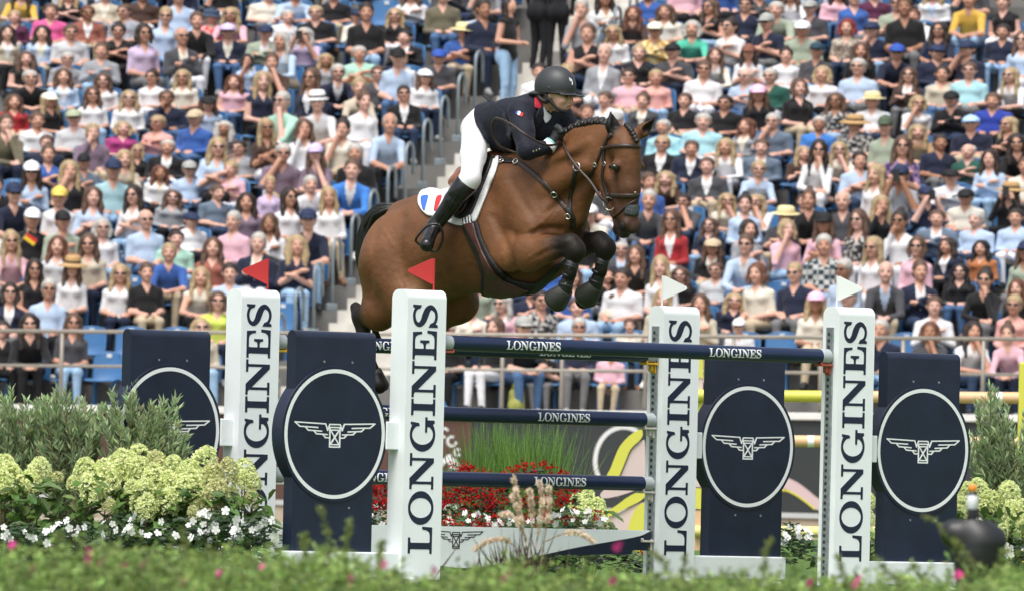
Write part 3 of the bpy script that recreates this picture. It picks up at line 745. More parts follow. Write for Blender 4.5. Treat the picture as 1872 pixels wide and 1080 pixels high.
# ---- tail, mane, forelock, eyes, hooves
HAIRB = mat('black_hair', (0.006, 0.0055, 0.005), 0.42, 0.5, bump=0.25, bscale=120)
rnd = random.Random(3)
b = MB(); t0 = Vector(P(722, 378))
for k in range(130):
    f = rnd.random(); e = rnd.gauss(0, 1)
    if k < 75: pts = [(720 - 4 * f, 374 + 9 * f), (690 - 6 * f + 2 * e, 376 + 14 * f), (668 - 2 * f, 396 + 20 * f), (656 + 12 * f, 430 + 14 * f), (652 + 12 * f + e, 468 + 16 * f), (657 + 13 * f + e, 505 + 26 * f)]
    else: pts = [(718, 378 + 6 * f), (684, 392 + 10 * f), (668 + 4 * f, 430), (664 + 8 * f, 500), (674 + 6 * f, 570), (688 + 8 * f + 3 * e, 615 + 24 * f)]
    so = rnd.uniform(-0.07, 0.07)
    ps = [P(x, y, so * (0.4 + 0.6 * i / 5) - 0.06 * i / 5) for i, (x, y) in enumerate(pts)]
    b.tube([tuple(v) for v in [Vector(p) for p in ps]], [0.012, 0.017, 0.016, 0.014, 0.011, 0.004], 5)
tail = b.build('tail', [HAIRB], horse, smooth=True)
cr = bez([(1022, 250), (1034, 238), (1056, 226), (1080, 219), (1102, 219), (1116, 226)], 8)
for k in range(0, len(cr), 2):
    x, y = cr[k]; c = Vector(P(x, y + 2, 0.0)); b = MB()
    for q in range(3):
        bbl = Matrix.Translation(c + Vector((0, 0.012 * (q - 1), -0.012 * abs(q - 1) - 0.004 + 0.006 * (k % 4 == 0)))) @ Matrix.Rotation(rnd.uniform(-.4, .4), 4, 'Y')
        b.lathe([(0.004, -0.024), (0.017, -0.016), (0.022, 0), (0.017, 0.015), (0.004, 0.022)], 8, M=bbl)
    b.build('mane_braid', [HAIRB], horse, smooth=True)
b = MB()
for k in range(7):
    c = Vector(PHd(1138 + k * 3.2, 230 + k * 3.4 + (k > 3) * (k - 3) * 2.6, -0.01 + 0.004 * k)) + hF * 0.045
    b.lathe([(0.003, -0.020), (0.015, -0.012), (0.019, 0), (0.015, 0.012), (0.003, 0.020)], 8, M=Matrix.Translation(c))
b.build('forelock', [HAIRB], horse, smooth=True)
EYE = mat('horse_eye', (0.008, 0.006, 0.006), 0.08, 0.6, coat=0.6)
p, n = hit(1123, 308, None, -0.004)
b = MB(); q = n.to_track_quat('Z', 'Y').to_matrix().to_4x4()
b.lathe([(0.003, -0.018), (0.022, -0.011), (0.030, 0), (0.024, 0.011), (0.004, 0.018)], 16, M=Matrix.Translation(p) @ q)
b.build('eye', [EYE], horse, smooth=True)
b = MB(); b.lathe([(0.003, -0.016), (0.015, -0.010), (0.020, 0), (0.016, 0.010), (0.004, 0.016)], 14, M=Matrix.Translation(PHd(1152, 303, -0.105))); b.build('eye', [EYE], horse, smooth=True)
strap('eyelid', [(1113, 306), (1122, 301.5), (1133, 305)], 0.008, 0.003, mat('eyelid', (0.03, 0.016, 0.011), 0.5), horse, 0.004)
HOOF = mat('hoof', (0.022, 0.021, 0.019), 0.5, var=0.3, vscale=30, bump=0.2, bscale=40); BELLB = mat('bell_boot', (0.024, 0.025, 0.021), 0.6, var=0.2, bump=0.1)
SHOE = mat('horse_shoe', (0.45, 0.42, 0.36), 0.35, metal=0.8)
def hoof(pas, tip, dirn):
    """bell boot over hoof; dirn = direction from pastern to sole"""
    d = Vector(dirn).normalized(); q = d.to_track_quat('Z', 'Y').to_matrix().to_4x4()
    M = Matrix.Translation(pas) @ q
    b = MB(); b.lathe([(0.040, -0.030), (0.050, -0.022), (0.066, 0.035), (0.080, 0.092), (0.078, 0.098), (0.03, 0.094)], 20, M=M); o = b.build('bell_boot', [BELLB], horse, smooth=True)
    b = MB(); b.lathe([(0.06, 0.08), (0.071, 0.106), (0.072, 0.112), (0.02, 0.110)], 20, M=M); h_ = b.build('hoof', [HOOF], horse, smooth=True)
    b = MB(); b.tube([M @ Vector((0.064 * math.cos(a), 0.064 * math.sin(a), 0.114)) for a in [R_(-140 + 20 * k) for k in range(15)]], 0.006, 6); b.build('shoe', [SHOE], h_)
hoof(f_fet, f_hoof, Vector(P(1004, 561, 0.17)) - Vector(f_fet)); hoof(g_fet, g_hoof, Vector(P(1052, 563, -0.14)) - Vector(g_fet))
hoof(P(684, 682, 0.18), None, Vector(P(690, 710, 0.14)) - Vector(P(684, 682, 0.18)))
for x, y in ((1138, 415),):
    p, n = hit(x, y, None, 0.001); q = n.to_track_quat('Z', 'Y').to_matrix().to_4x4()
    b = MB(); b.lathe([(0.002, -0.004), (0.021, -0.002), (0.022, 0.001), (0.006, 0.003)], 14, M=Matrix.Translation(p) @ q @ Matrix.Scale(1.35, 4, (0, 1, 0))); b.build('nostril', [mat('nostril', (0.004, 0.003, 0.003), 0.7)], horse, smooth=True)
# ---- front leg boots (open-fronted, three studs)
LEABX = mat('boot_strap', (0.016, 0.017, 0.017), 0.35)
BOOT = mat('tendon_boot', (0.0065, 0.007, 0.007), 0.5, var=0.2, bump=0.15, bscale=50); STUD = mat('stud', (0.8, 0.8, 0.78), 0.25, metal=1.0)
for (k2, md, ft, s) in ((f_kn2, f_mid, f_fet, 0.17), (g_kn2, g_mid, g_fet, -0.14)):
    a = Vector(k2).lerp(Vector(md), 0.45); m2 = Vector(md); c = Vector(ft)
    b = MB(); b.tube([a, a.lerp(m2, .5), m2, m2.lerp(c, .5), c, c + (c - m2) * 0.15], [0.047, 0.042, 0.039, 0.041, 0.052, 0.048], 18); bo = b.build('tendon_boot', [BOOT], horse, smooth=True)
    for q in (0.12, 0.42, 0.72):
        u_ = a.lerp(c, q); v_ = a.lerp(c, q + 0.09); b = MB(); b.tube([u_, u_.lerp(v_, .15), u_.lerp(v_, .85), v_], [0.044, 0.0475, 0.0475, 0.044], 18); b.build('boot_strap', [LEABX], bo, smooth=True)
for x, y in ((1041, 489), (1037, 501), (1034, 518)):
    p = Vector(P(x, y, 0.17)) + (CAML - Vector(P(x, y, 0.17))).normalized() * 0.049
    b = MB(); b.lathe([(0.001, -0.006), (0.006, -0.003), (0.006, 0.003), (0.001, 0.005)], 8, M=Matrix.Translation(p)); b.build('stud', [STUD], horse)
# ---- bridle, reins, breastplate
LEA = mat('brown_leather', (0.036, 0.021, 0.016), 0.42, 0.5, var=0.25, vscale=40, bump=0.06, bscale=80); LEAB = mat('black_leather', (0.012, 0.011, 0.011), 0.4, 0.5, var=0.2, vscale=30)
LEAR = mat('red_brown_leather', (0.060, 0.020, 0.015), 0.4, 0.5, var=0.25, vscale=25); STEEL = mat('bit_steel', (0.62, 0.60, 0.56), 0.22, metal=1.0)
br = empty('bridle'); br.parent = horse; br['label'] = 'dark brown bridle with steel ring bit'
strap('browband', [(1102, 272), (1118, 268), (1140, 267), (1160, 268), (1169, 269)], 0.022, 0.010, LEA, br, 0.004)
strap('cheekpiece', [(1113, 250), (1105, 268), (1104, 300), (1102, 325), (1109, 352), (1113, 368)], 0.020, 0.007, LEAB, br)
strap('throatlatch', [(1112, 254), (1101, 272), (1092, 296), (1084, 312), (1077, 326)], 0.015, 0.006, LEAB, br)
strap('headpiece', [(1119, 246), (1112, 252), (1108, 262), (1104, 272)], 0.024, 0.008, LEA, br)
strap('noseband', [(1111, 357), (1122, 357), (1140, 358), (1156, 358), (1167, 357)], 0.026, 0.009, LEA, br)
strap('flash_strap', [(1166, 362), (1160, 367), (1146, 376), (1133, 388), (1122, 398)], 0.013, 0.006, LEA, br)
strap('sheepskin_pad', [(1144, 382), (1154, 385), (1168, 384)], 0.066, 0.007, mat('grey_pad', (0.055, 0.068, 0.070), 0.9, var=0.3, vscale=60, bump=0.5, bscale=120), br, 0.002)
ringpart('bit_ring', 1116, 374, 0.036, 0.0045, STEEL, br, 1.25, 0.02); ringpart('bit_ring', 1106, 385, 0.016, 0.004, STEEL, br, 1.0, 0.02)
for x, y in ((1105, 300), (1088, 302)): ringpart('buckle', x, y, 0.011, 0.003, STEEL, br, 1.2, 0.008)
for x, y in ((1102, 270), (1160, 352)): ringpart('buckle', x, y, 0.004, 0.003, STEEL, br, 1.0, 0.010)
def free_strap(name, pts, rad, m_, parent, flat=0.35):
    """hanging strap through local points"""
    P3 = [Vector(p) for p in pts]; Q = [P3[0] * 2 - P3[1]] + P3 + [P3[-1] * 2 - P3[-2]]; o = []
    for i in range(1, len(Q) - 2):
        for k in range(8):
            t = k / 8; a, b_, c, d = Q[i - 1:i + 3]
            o.append(0.5 * ((2 * b_) + (c - a) * t + (2 * a - 5 * b_ + 4 * c - d) * t * t + (3 * b_ - a - 3 * c + d) * t ** 3))
    o.append(P3[-1]); bb = MB(); bb.tube(o, rad, 8); return bb.build(name, [m_], parent, smooth=True)
def hp(x, y, off=0.012):
    p, n = hit(x, y, None, off); return p
bitp = hp(1116, 374, 0.03)
free_strap('rein', [bitp, Vector(Pd(1098, 360, bitp)), Vector(Pd(1084, 338, bitp)).lerp(hp(1070, 320), 0.4), hp(1060, 308, 0.02), hp(1040, 280, 0.015), hp(1029, 255, 0.015), hp(1028, 243, 0.02)], 0.0095, LEA, horse)
free_strap('rein', [hp(1028, 243, 0.02), Vector(P(1018, 262, 0.14)), Vector(P(1004, 266, 0.24)), Vector(P(985, 261, 0.32)), Vector(P(960, 246, 0.40)), Vector(P(935, 228, 0.42)), Vector(P(912, 217, 0.42)), Vector(P(904, 219, 0.41)), Vector(P(899, 232, 0.40)), Vector(P(903, 252, 0.37)), Vector(P(915, 268, 0.33)), Vector(P(930, 275, 0.28)), Vector(P(948, 281, 0.24))], 0.0075, LEA, horse)
strap('breastplate_strap', [(917, 291), (944, 296), (960, 306), (985, 326), (1010, 352), (1024, 368), (1036, 382)], 0.030, 0.007, LEA, horse, 0.004)
strap('breastplate_strap', [(1052, 312), (1049, 330), (1045, 352), (1042, 380), (1046, 400), (1048, 418)], 0.026, 0.007, LEAB, horse, 0.004)
strap('breastplate_strap', [(1036, 382), (1043, 390), (1048, 402)], 0.030, 0.008, LEAB, horse, 0.006)
strap('breastplate_strap', [(888, 296), (905, 295), (930, 297), (944, 296)], 0.024, 0.008, LEAB, horse, 0.006)
for x, y in ((1013, 355), (944, 297), (919, 296)): ringpart('buckle', x, y, 0.018, 0.004, STEEL, horse, 1.1, 0.012)
ringpart('martingale_ring', 1057, 306, 0.024, 0.003, STEEL, horse, 1.2, 0.018); ringpart('martingale_ring', 1038, 396, 0.014, 0.003, STEEL, horse, 1.3, 0.012)
# ---- saddle pad, girth with stud guard, saddle
PADW = mat('pad_white', (0.76, 0.76, 0.77), 0.85, var=0.03, bump=0.15, bscale=150, sheen=0.2); PADB = mat('pad_blue', (0.035, 0.13, 0.50), 0.8); PADR = mat('pad_red', (0.50, 0.025, 0.03), 0.8)
pad_poly = [(766, 368), (770, 355), (780, 348), (795, 349), (806, 353), (830, 344), (860, 320), (905, 285), (914, 282), (913, 300), (905, 325), (895, 350), (884, 375), (878, 392), (872, 406), (858, 413), (838, 413), (822, 408), (800, 398), (785, 397), (773, 388), (767, 378)]
pad = patch('saddle_pad', pad_poly, PADW, horse, 0.006, 2.5, 0.016)
patch('flag_blue', [(773, 363), (786, 361), (784, 374), (780, 392), (776, 387), (772, 375)], PADB, pad, 0.0235, 2.5, 0.002)
patch('flag_red', [(801, 364), (812, 362), (809, 374), (801, 391), (797, 391)], PADR, pad, 0.0235, 2.5, 0.002)
patch('girth_lining', [(847, 414), (875, 404), (884, 436), (896, 462), (914, 490), (940, 510), (975, 516), (985, 512), (1000, 498), (1008, 502), (994, 515), (972, 531), (940, 539), (905, 540), (880, 534), (882, 515), (884, 495), (876, 470), (860, 440)], mat('girth_black', (0.010, 0.010, 0.010), 0.7, bump=0.2), horse, 0.008, 3.0, 0.016)
patch('girth', [(852, 412), (871, 408), (877, 432), (888, 460), (904, 488), (926, 510), (960, 524), (970, 524), (950, 534), (915, 537), (888, 531), (890, 512), (892, 492), (883, 465), (868, 438)], LEAR, horse, 0.026, 2.5, 0.010)
patch('girth_elastic', [(850, 398), (867, 394), (870, 409), (851, 413)], None, horse, 0.030, 2.0, 0.004, mat_fn=lambda x, y: int(((x - 0.1 * y) // 2.6) % 2), mats=[mat('elastic_navy', (0.01, 0.012, 0.03), 0.8), PADW])
patch('belly_guard', [(975, 522), (1000, 498), (1018, 482), (1032, 469), (1027, 486), (1011, 504), (993, 520), (978, 530), (960, 535)], BOOT, horse, 0.010, 3.0, 0.02)

SADB = mat('saddle_brown', (0.055, 0.026, 0.020), 0.42, 0.5, var=0.2, vscale=15, bump=0.08, bscale=50); SADT = mat('saddle_tan', (0.22, 0.075, 0.035), 0.38, 0.5, var=0.15)
sad = empty('saddle'); sad.parent = horse; sad['label'] = 'dark brown leather jumping saddle with tan cantle'
patch('panel_edge', [(846, 345), (872, 318), (898, 290), (907, 288), (903, 308), (893, 335), (880, 362), (868, 392), (850, 403), (836, 400), (838, 385)], mat('saddle_black', (0.014, 0.012, 0.012), 0.5, var=0.2), sad, 0.026, 2.5, 0.012)
patch('saddle_flap', [(840, 350), (868, 318), (893, 292), (901, 291), (897, 306), (885, 332), (872, 358), (858, 388), (845, 398), (832, 398), (834, 380)], SADB, sad, 0.042, 2.5, 0.016)
strap('knee_roll', [(895, 297), (884, 322), (872, 346), (860, 372), (852, 388)], 0.034, 0.022, SADB, sad, 0.058)
sb = Blob((-0.7, -0.4, 0.0), (0.35, 0.4, 0.75), 0.014)
sb.cone(P(850, 334, 0.0), P(876, 316, 0.0), 0.10, 0.095, 0.05, w=(1, 1.2, 0.6)); sb.cone(P(876, 312), P(905, 290), 0.10, 0.075, 0.05, w=(1, 1.1, 0.7))
sb.cone(P(836, 330, 0.11), P(846, 318, 0.0), 0.035, 0.045, 0.03); sb.cone(P(846, 318, 0), tuple(mB(P(836, 330, 0.11))), 0.045, 0.035, 0.03)
Vs, Fs, _ = sb.surface(2); link('seat', mesh_from('seat', Vs, Fs, [SADT], smooth=True), sad)
strap('stirrup_leather', [(842, 372), (834, 382), (824, 395), (812, 406), (806, 412)], 0.024, 0.006, LEAR, sad, 0.085)
# ================================================================ rider
SK, JK, BRc, BTc, GLc, SHc = 0, 1, 2, 3, 4, 5
rb = Blob((-0.75, -0.75, -0.32), (0.78, 0.62, 1.20), 0.0098)
C3 = lambda a, b_, r1, r2, k, lab, w=(1, 1, 1), rot=None: rb.cone(a, b_, r1, r2, k, lab, w, rot)
# seat and legs (breeches), boots
C3(P(878, 238, 0.0), P(890, 230, 0.0), 0.115, 0.115, 0.05, BRc, (1, 1.2, 1))
th0, kn = P(870, 243, 0.11), P(860, 327, 0.345)
def leg(th0, kn, bt0, ank, heel, toe):
    C3(th0, tuple(Vector(th0).lerp(Vector(kn), 0.5)), 0.092, 0.080, 0.04, BRc); C3(tuple(Vector(th0).lerp(Vector(kn), 0.5)), kn, 0.078, 0.062, 0.03, BRc)
    C3(kn, tuple(Vector(kn).lerp(Vector(ank), 0.18)), 0.062, 0.060, 0.03, BRc)
    md = tuple(Vector(kn).lerp(Vector(ank), 0.45))
    C3(bt0, md, 0.064, 0.063, 0.02, BTc); C3(md, ank, 0.063, 0.043, 0.02, BTc)
    C3(ank, heel, 0.043, 0.038, 0.02, BTc); C3(heel, toe, 0.038, 0.040, 0.02, BTc); C3(ank, toe, 0.040, 0.036, 0.03, BTc)
ank, heel, toe = P(794, 414, 0.42), P(784, 428, 0.40), P(780, 448, 0.56)
leg(th0, kn, tuple(Vector(kn).lerp(Vector(ank), 0.10)), ank, heel, toe)
leg(mB(th0), mB(kn), tuple(mB(tuple(Vector(kn).lerp(Vector(ank), 0.10)))), mB(ank), mB(heel), mB(toe))
# torso in the jacket
sp0, sp1, sp2 = P(896, 230), P(932, 219), P(976, 208)
C3(sp0, sp1, 0.130, 0.124, 0.05, JK, (1, 1.12, 1)); C3(sp1, sp2, 0.124, 0.132, 0.05, JK, (1, 1.15, 1))
C3(P(910, 246), P(932, 256), 0.085, 0.07, 0.05, JK, (1, 1.35, 1));
C3(P(935, 250), P(985, 236), 0.075, 0.09, 0.05, JK, (1, 1.2, 1))
shR, shL = P(951, 207, 0.170), tuple(mB(P(951, 207, 0.170)))
C3(shR, shL, 0.080, 0.080, 0.06, JK); 
# arms
elR, wrR = P(963, 276, 0.285), P(1001, 270, 0.150)
C3(shR, tuple(Vector(shR).lerp(Vector(elR), 0.5)), 0.080, 0.070, 0.022, JK); C3(tuple(Vector(shR).lerp(Vector(elR), 0.5)), elR, 0.070, 0.057, 0.025, JK); C3(elR, wrR, 0.060, 0.044, 0.025, JK)
C3(wrR, tuple(Vector(wrR) + (Vector(P(1012, 258, 0.115)) - Vector(wrR)) * 0.6), 0.038, 0.036, 0.012, SHc)
elL, wrL = mB(elR), mB(P(1003, 270, 0.12))
C3(shL, elL, 0.082, 0.060, 0.03, JK); C3(elL, wrL, 0.058, 0.042, 0.025, JK)
# gloved hands closed on the rein
FING = []
def hand(wr, kn_, sg):
    wr = Vector(wr); kn_ = Vector(kn_); d = (kn_ - wr).normalized(); side = Vector((0, 1, 0)) * sg; side = (side - d * side.dot(d)).normalized(); up = d.cross(side).normalized()
    if up.z < 0: up = -up
    C3(tuple(wr), tuple(wr + d * 0.075), 0.030, 0.034, 0.02, GLc)
    for i in range(4):
        o = wr + d * (0.078 + 0.002 * i) + up * (0.030 - 0.020 * i); L1 = (0.040, 0.044, 0.041, 0.033)[i]
        k1 = o + d * 0.024 - side * 0.006; k2 = k1 + side * -0.026 + d * (L1 - 0.030); k3 = k2 - d * 0.024 - side * 0.004
        FING.append([o, k1, k2, k3]); rb.chain([(tuple(o), 0.0115), (tuple(k1), 0.011), (tuple(k2), 0.0105), (tuple(k3), 0.0095)], 0.006, GLc)
    t0 = wr + d * 0.03 + up * 0.026; rb.chain([(tuple(t0), 0.013), (tuple(t0 + d * 0.032 + up * 0.014), 0.0115), (tuple(t0 + d * 0.058 + up * 0.006 - side * 0.012), 0.010)], 0.008, GLc)
hand(P(1008, 263, 0.130), P(1024, 243, 0.10), 1)
hand(mB(P(1008, 263, 0.105)), mB(P(1026, 243, 0.075)), -1)
# neck and head, face looking ahead
dl = R_(-16); rF = Vector((math.cos(dl), -math.sin(dl), 0)); rS = Vector((-math.sin(dl), -math.cos(dl), 0)); K0 = Vector(P(1013, 164))
nk = np.array((tuple(rF), tuple(rS), (0, 0, 1)))
def PR(px, py, s=0.0):
    n = HM.to_3x3() @ rS; o = HM @ (K0 + rS * s); return tuple(HMI @ on_plane(px, py, o, n))
def mR(p): v = Vector(p); return tuple(v - rS * (2 * (v - K0).dot(rS)))
C3(P(990, 196), tuple(PR(1008, 178)), 0.060, 0.055, 0.03, SK)
RE = lambda c, r, k=0.02, lab=SK, cut=False: rb.ell(c, r, k, lab, nk, cut)
RE(PR(1016, 160), (0.098, 0.076, 0.105), 0.02)
RE(PR(1025, 185), (0.062, 0.058, 0.072), 0.03); RE(PR(1034, 196), (0.026, 0.026, 0.020), 0.025)      # jaw, chin
rb.cone(PR(1042, 176), PR(1046, 187), 0.010, 0.014, 0.012, SK); RE(PR(1045, 188), (0.014, 0.014, 0.010), 0.008)   # nose
for f in (lambda p: p, mR):
    RE(f(PR(1029, 184, 0.045)), (0.026, 0.018, 0.022), 0.02); RE(f(PR(1040, 178, 0.030)), (0.012, 0.016, 0.010), 0.008, SK, True)
    RE(f(PR(1004, 176, 0.078)), (0.018, 0.010, 0.028), 0.008)
RE(PR(1041, 193), (0.013, 0.020, 0.005), 0.008, 0); RE(PR(1040, 196.5), (0.013, 0.018, 0.005), 0.008, 0)
Vr, Fr, Lr = rb.surface(2)
fl = np.array([np.bincount(r).argmax() for r in Lr[Fr]])
cc = Vr[Fr].mean(1); kk = np.array(kn); aa = (np.array(ank) - kk) / np.linalg.norm(np.array(ank) - kk)
for q in (1, -1):
    c2 = cc * np.array((1, q, 1)); tt = (c2 - kk) @ aa; near_ = (cc[:, 1] * q < 0) & (np.linalg.norm(c2 - kk, axis=1) < 0.3)
    fl[near_ & (fl == BTc) & (tt < 0.05)] = BRc; fl[near_ & (fl == BRc) & (tt > 0.06)] = BTc
wv = cc @ np.array(HM.to_3x3()).T + np.array(HM.translation) - np.array(CAM); wz = wv @ np.array(CF); wx = wv @ np.array(CX) / wz * FPX; wy = wv @ np.array(CU) / wz * FPX; fx = 936 + wx * _cr + wy * _sr; fy = 540 - (-wx * _sr + wy * _cr)
edge = np.interp(fy, [195, 209, 227, 255, 274], [874, 870, 872, 885, 900]); fl[(fl == JK) & (fx < edge) & (fy > 190)] = BRc; fl[(fl == BRc) & (fx > edge + 2) & (fy < 268)] = JK
fl[fl == SHc] = JK
SKIN = mat('rider_skin', (0.64, 0.38, 0.27), 0.5, 0.35, var=0.08, vscale=12); LIP = mat('rider_lip', (0.36, 0.13, 0.10), 0.45)
JACK = mat('jacket_navy', (0.0065, 0.0075, 0.017), 0.75, 0.3, var=0.15, vscale=6, bump=0.9, bscale=11, sheen=0.05); BREE = mat('breeches_white', (0.76, 0.77, 0.80), 0.75, 0.3, var=0.03, bump=0.35, bscale=9)
BOOTM = mat('riding_boot', (0.009, 0.009, 0.010), 0.24, 0.5, var=0.2, bump=0.08, bscale=22); GLOV = mat('glove_black', (0.012, 0.015, 0.016), 0.65, bump=0.2, bscale=60); CUFF = mat('cuff_white', (0.72, 0.74, 0.78), 0.7)
rider = link('person', mesh_from('person', Vr, Fr, [SKIN, JACK, BREE, BOOTM, GLOV, CUFF, LIP], mi=fl, smooth=True)); rider.matrix_world = HM
tag(rider, 'rider in navy jacket, white breeches, black boots and dark helmet leaning forward on the horse', 'person')
RBVH = BVHTree.FromPolygons([Vector(v) for v in Vr], Fr.tolist())
# helmet
HELM = mat('helmet_shell', (0.030, 0.033, 0.036), 0.48, 0.5, var=0.08, vscale=6); HELB = mat('helmet_band', (0.012, 0.012, 0.013), 0.6)
hl = Blob(tuple(Vector(PR(1016, 150)) - Vector((0.26, 0.26, 0.22))), tuple(Vector(PR(1016, 150)) + Vector((0.34, 0.26, 0.22))), 0.0075)
hl.ell(PR(1015, 158), (0.138, 0.108, 0.128), 0.01, 0, nk)
hl.ell(tuple(Vector(PR(1015, 197))), (0.40, 0.40, 0.083), 0.006, None, nk, True)
tilt = pitch(-4) @ nk
hl.ell(tuple(Vector(PR(1043, 174.5)) ), (0.105, 0.098, 0.0075), 0.012, 0, tilt)
hl.cone(PR(990, 172, 0.0), PR(1000, 173, 0.0), 0.085, 0.09, 0.01, 0, (1, 1, 0.25), nk)
hl.ell(PR(1018, 176), (0.085, 0.075, 0.05), 0.006, None, nk, True)
hl.ell(PR(1015, 158), (0.122, 0.094, 0.113), 0.004, None, nk, True)
Vh, Fh, _ = hl.surface(2); helmet = link('helmet', mesh_from('helmet', Vh, Fh, [HELM], smooth=True), rider)
HBVH = BVHTree.FromPolygons([Vector(v) for v in Vh], Fh.tolist())
strap('helmet_seam', [(979, 165), (992, 168), (1010, 170), (1030, 170), (1048, 168)], 0.006, 0.002, HELB, helmet, 0.001, bvh=HBVH)
for pts in ([(1041, 143), (1043, 149)], [(1044, 145), (1046, 151), (1046, 156)]):
    strap('emblem', pts if len(pts) > 2 else [pts[0], (1042, 146), pts[1]], 0.006, 0.002, RINGW, helmet, 0.001, bvh=HBVH)
p, n = hit(1003.5, 160, HBVH, 0.001); b = MB(); b.lathe([(0.001, -0.004), (0.006, 0), (0.001, 0.004)], 8, M=Matrix.Translation(p)); b.build('rivet', [STUD], helmet)
# harness strap and pad behind the ear
free_strap('chin_strap', [Vector(PR(996, 172, 0.088)), Vector(PR(1006, 184, 0.082)), Vector(PR(1016, 197, 0.066)), Vector(PR(1028, 204, 0.036)), Vector(PR(1034, 205, 0.0))], 0.010, HELB, helmet)
free_strap('neck_pad', [Vector(PR(984, 170, 0.06)), Vector(PR(988, 180, 0.07)), Vector(PR(998, 186, 0.076)), Vector(PR(1004, 180, 0.08))], 0.016, HELB, helmet)
# eye and brow on the visible side
p, n = hit(1036, 177, RBVH, 0.000); b = MB(); b.lathe([(0.001, -0.006), (0.010, -0.002), (0.010, 0.002), (0.001, 0.005)], 10, M=Matrix.Translation(p) @ n.to_track_quat('Z', 'Y').to_matrix().to_4x4() @ Matrix.Scale(0.6, 4, (0, 1, 0))); b.build('eye', [EYE], rider)
strap('lips', [(1036, 195), (1040, 194.5), (1044, 194)], 0.007, 0.002, LIP, rider, 0.001, bvh=RBVH, smooth=0)
strap('eyebrow', [(1030, 174.5), (1034, 173.5), (1039, 174)], 0.006, 0.002, HAIRB, rider, 0.001, bvh=RBVH, smooth=0)
for fg_ in FING:
    b = MB(); b.tube([fg_[0] - (fg_[1] - fg_[0]) * 0.6] + fg_, [0.010, 0.0125, 0.0130, 0.0120, 0.0095], 10); b.build('glove_finger', [GLOV], rider, smooth=True)
# collar, shirt, tie, patches, buttons, coat tail
patch('collar', [(976, 181), (983, 177), (990, 177), (991, 190), (988, 202), (976, 199)], mat('collar_red', (0.36, 0.012, 0.03), 0.8), rider, 0.006, 2.0, 0.008, bvh=RBVH)
patch('shirt_front', [(993, 193), (998, 205), (1007, 212), (1004, 219), (996, 227), (991, 214)], CUFF, rider, 0.005, 2.0, 0.006, bvh=RBVH)
patch('lapel', [(984, 198), (990, 196), (992, 212), (985, 228), (978, 236), (976, 215)], JACK, rider, 0.010, 2.0, 0.008, bvh=RBVH)
for poly, m_ in (([(944.5, 205), (948, 203.5), (945.5, 211), (942.5, 209.5)], mat('patch_blue', (0.03, 0.10, 0.42), 0.8)), ([(948, 203.5), (952.5, 206), (950, 213), (945.5, 211)], PADW), ([(952.5, 206), (957, 208.5), (954.5, 216), (950, 213)], PADR)):
    patch('sleeve_flag', poly, m_, rider, 0.004, 1.2, 0.002, bvh=RBVH)
for x, y in ((975, 277), (980.5, 275.5), (986, 273.5)):
    p, n = hit(x, y, RBVH, 0.002); b = MB(); b.lathe([(0.002, -0.004), (0.0075, -0.002), (0.0075, 0.002), (0.002, 0.004)], 10, M=Matrix.Translation(p) @ n.to_track_quat('Z', 'Y').to_matrix().to_4x4()); b.build('button', [STEEL], rider)
b = MB(); a0 = Vector(P(910, 192, 0.02)); 
b.add([P(906, 188, 0.05), P(905, 192, -0.06), P(893, 180, -0.03), P(881, 173, 0.0), P(892, 184, 0.04), P(908, 195, 0.0)], [(0, 2, 1), (0, 4, 2), (4, 3, 2), (1, 5, 0), (0, 5, 4)])
ct = b.build('coat_tail', [JACK], rider); sdm = ct.modifiers.new('solid', 'SOLIDIFY'); sdm.thickness = 0.006
# jacket skirt lying over the breeches
patch('jacket_skirt', [(872, 197), (868, 209), (870, 227), (883, 255), (899, 274), (912, 276), (936, 276), (938, 240), (925, 205), (900, 188)], JACK, rider, 0.010, 2.5, 0.008, bvh=RBVH)
ax_ = (Vector(ank) - Vector(kn)).normalized()
for mm in (lambda p: p, mB):
    a_ = Vector(mm(tuple(Vector(kn) + ax_ * 0.03))); c_ = Vector(mm(tuple(Vector(kn) + ax_ * 0.19)))
    b = MB(); b.tube([a_, a_.lerp(c_, .03), a_.lerp(c_, .5), c_], [0.0705, 0.0745, 0.071, 0.064], 24); b.build('boot_shaft', [BOOTM], rider, smooth=True)
    w0 = Vector(mm(wrR)); w1 = Vector(mm(tuple(Vector(wrR) + (Vector(P(1012, 258, 0.115)) - Vector(wrR)) * 0.55)))
    b = MB(); b.tube([w0, w0.lerp(w1, .1), w1], [0.050, 0.0505, 0.045], 16); b.build('shirt_cuff', [CUFF], rider, smooth=True); b = MB(); b.tube([w1, w1 + (w1 - w0).normalized() * 0.012], 0.0445, 16); b.build('glove_cuff', [mat('cuff_mint', (0.25, 0.55, 0.52), 0.7)], rider, smooth=True)
# boot top, zip line
strap('boot_zip', [(843, 340), (830, 366), (815, 392), (802, 412)], 0.006, 0.003, LEAB, rider, 0.002, bvh=RBVH)
# stirrup
sp = Vector(P(786, 440, 0.50)); b = MB(); d_ = (Vector(toe) - Vector(heel)).normalized()
def SP(px, py): n = HM.to_3x3() @ d_; return HMI @ on_plane(px, py, HM @ Vector(P(785, 440, 0.53)), n)
loop = bez([(802, 410), (809, 425), (808, 442), (800, 458), (790, 459), (778, 454), (765, 446), (760, 438), (770, 424), (784, 412), (802, 410)], 5)
b.tube([SP(x, y) for x, y in loop], 0.008, 6); b.build('stirrup', [mat('stirrup_black', (0.012, 0.012, 0.012), 0.35)], sad, smooth=True)
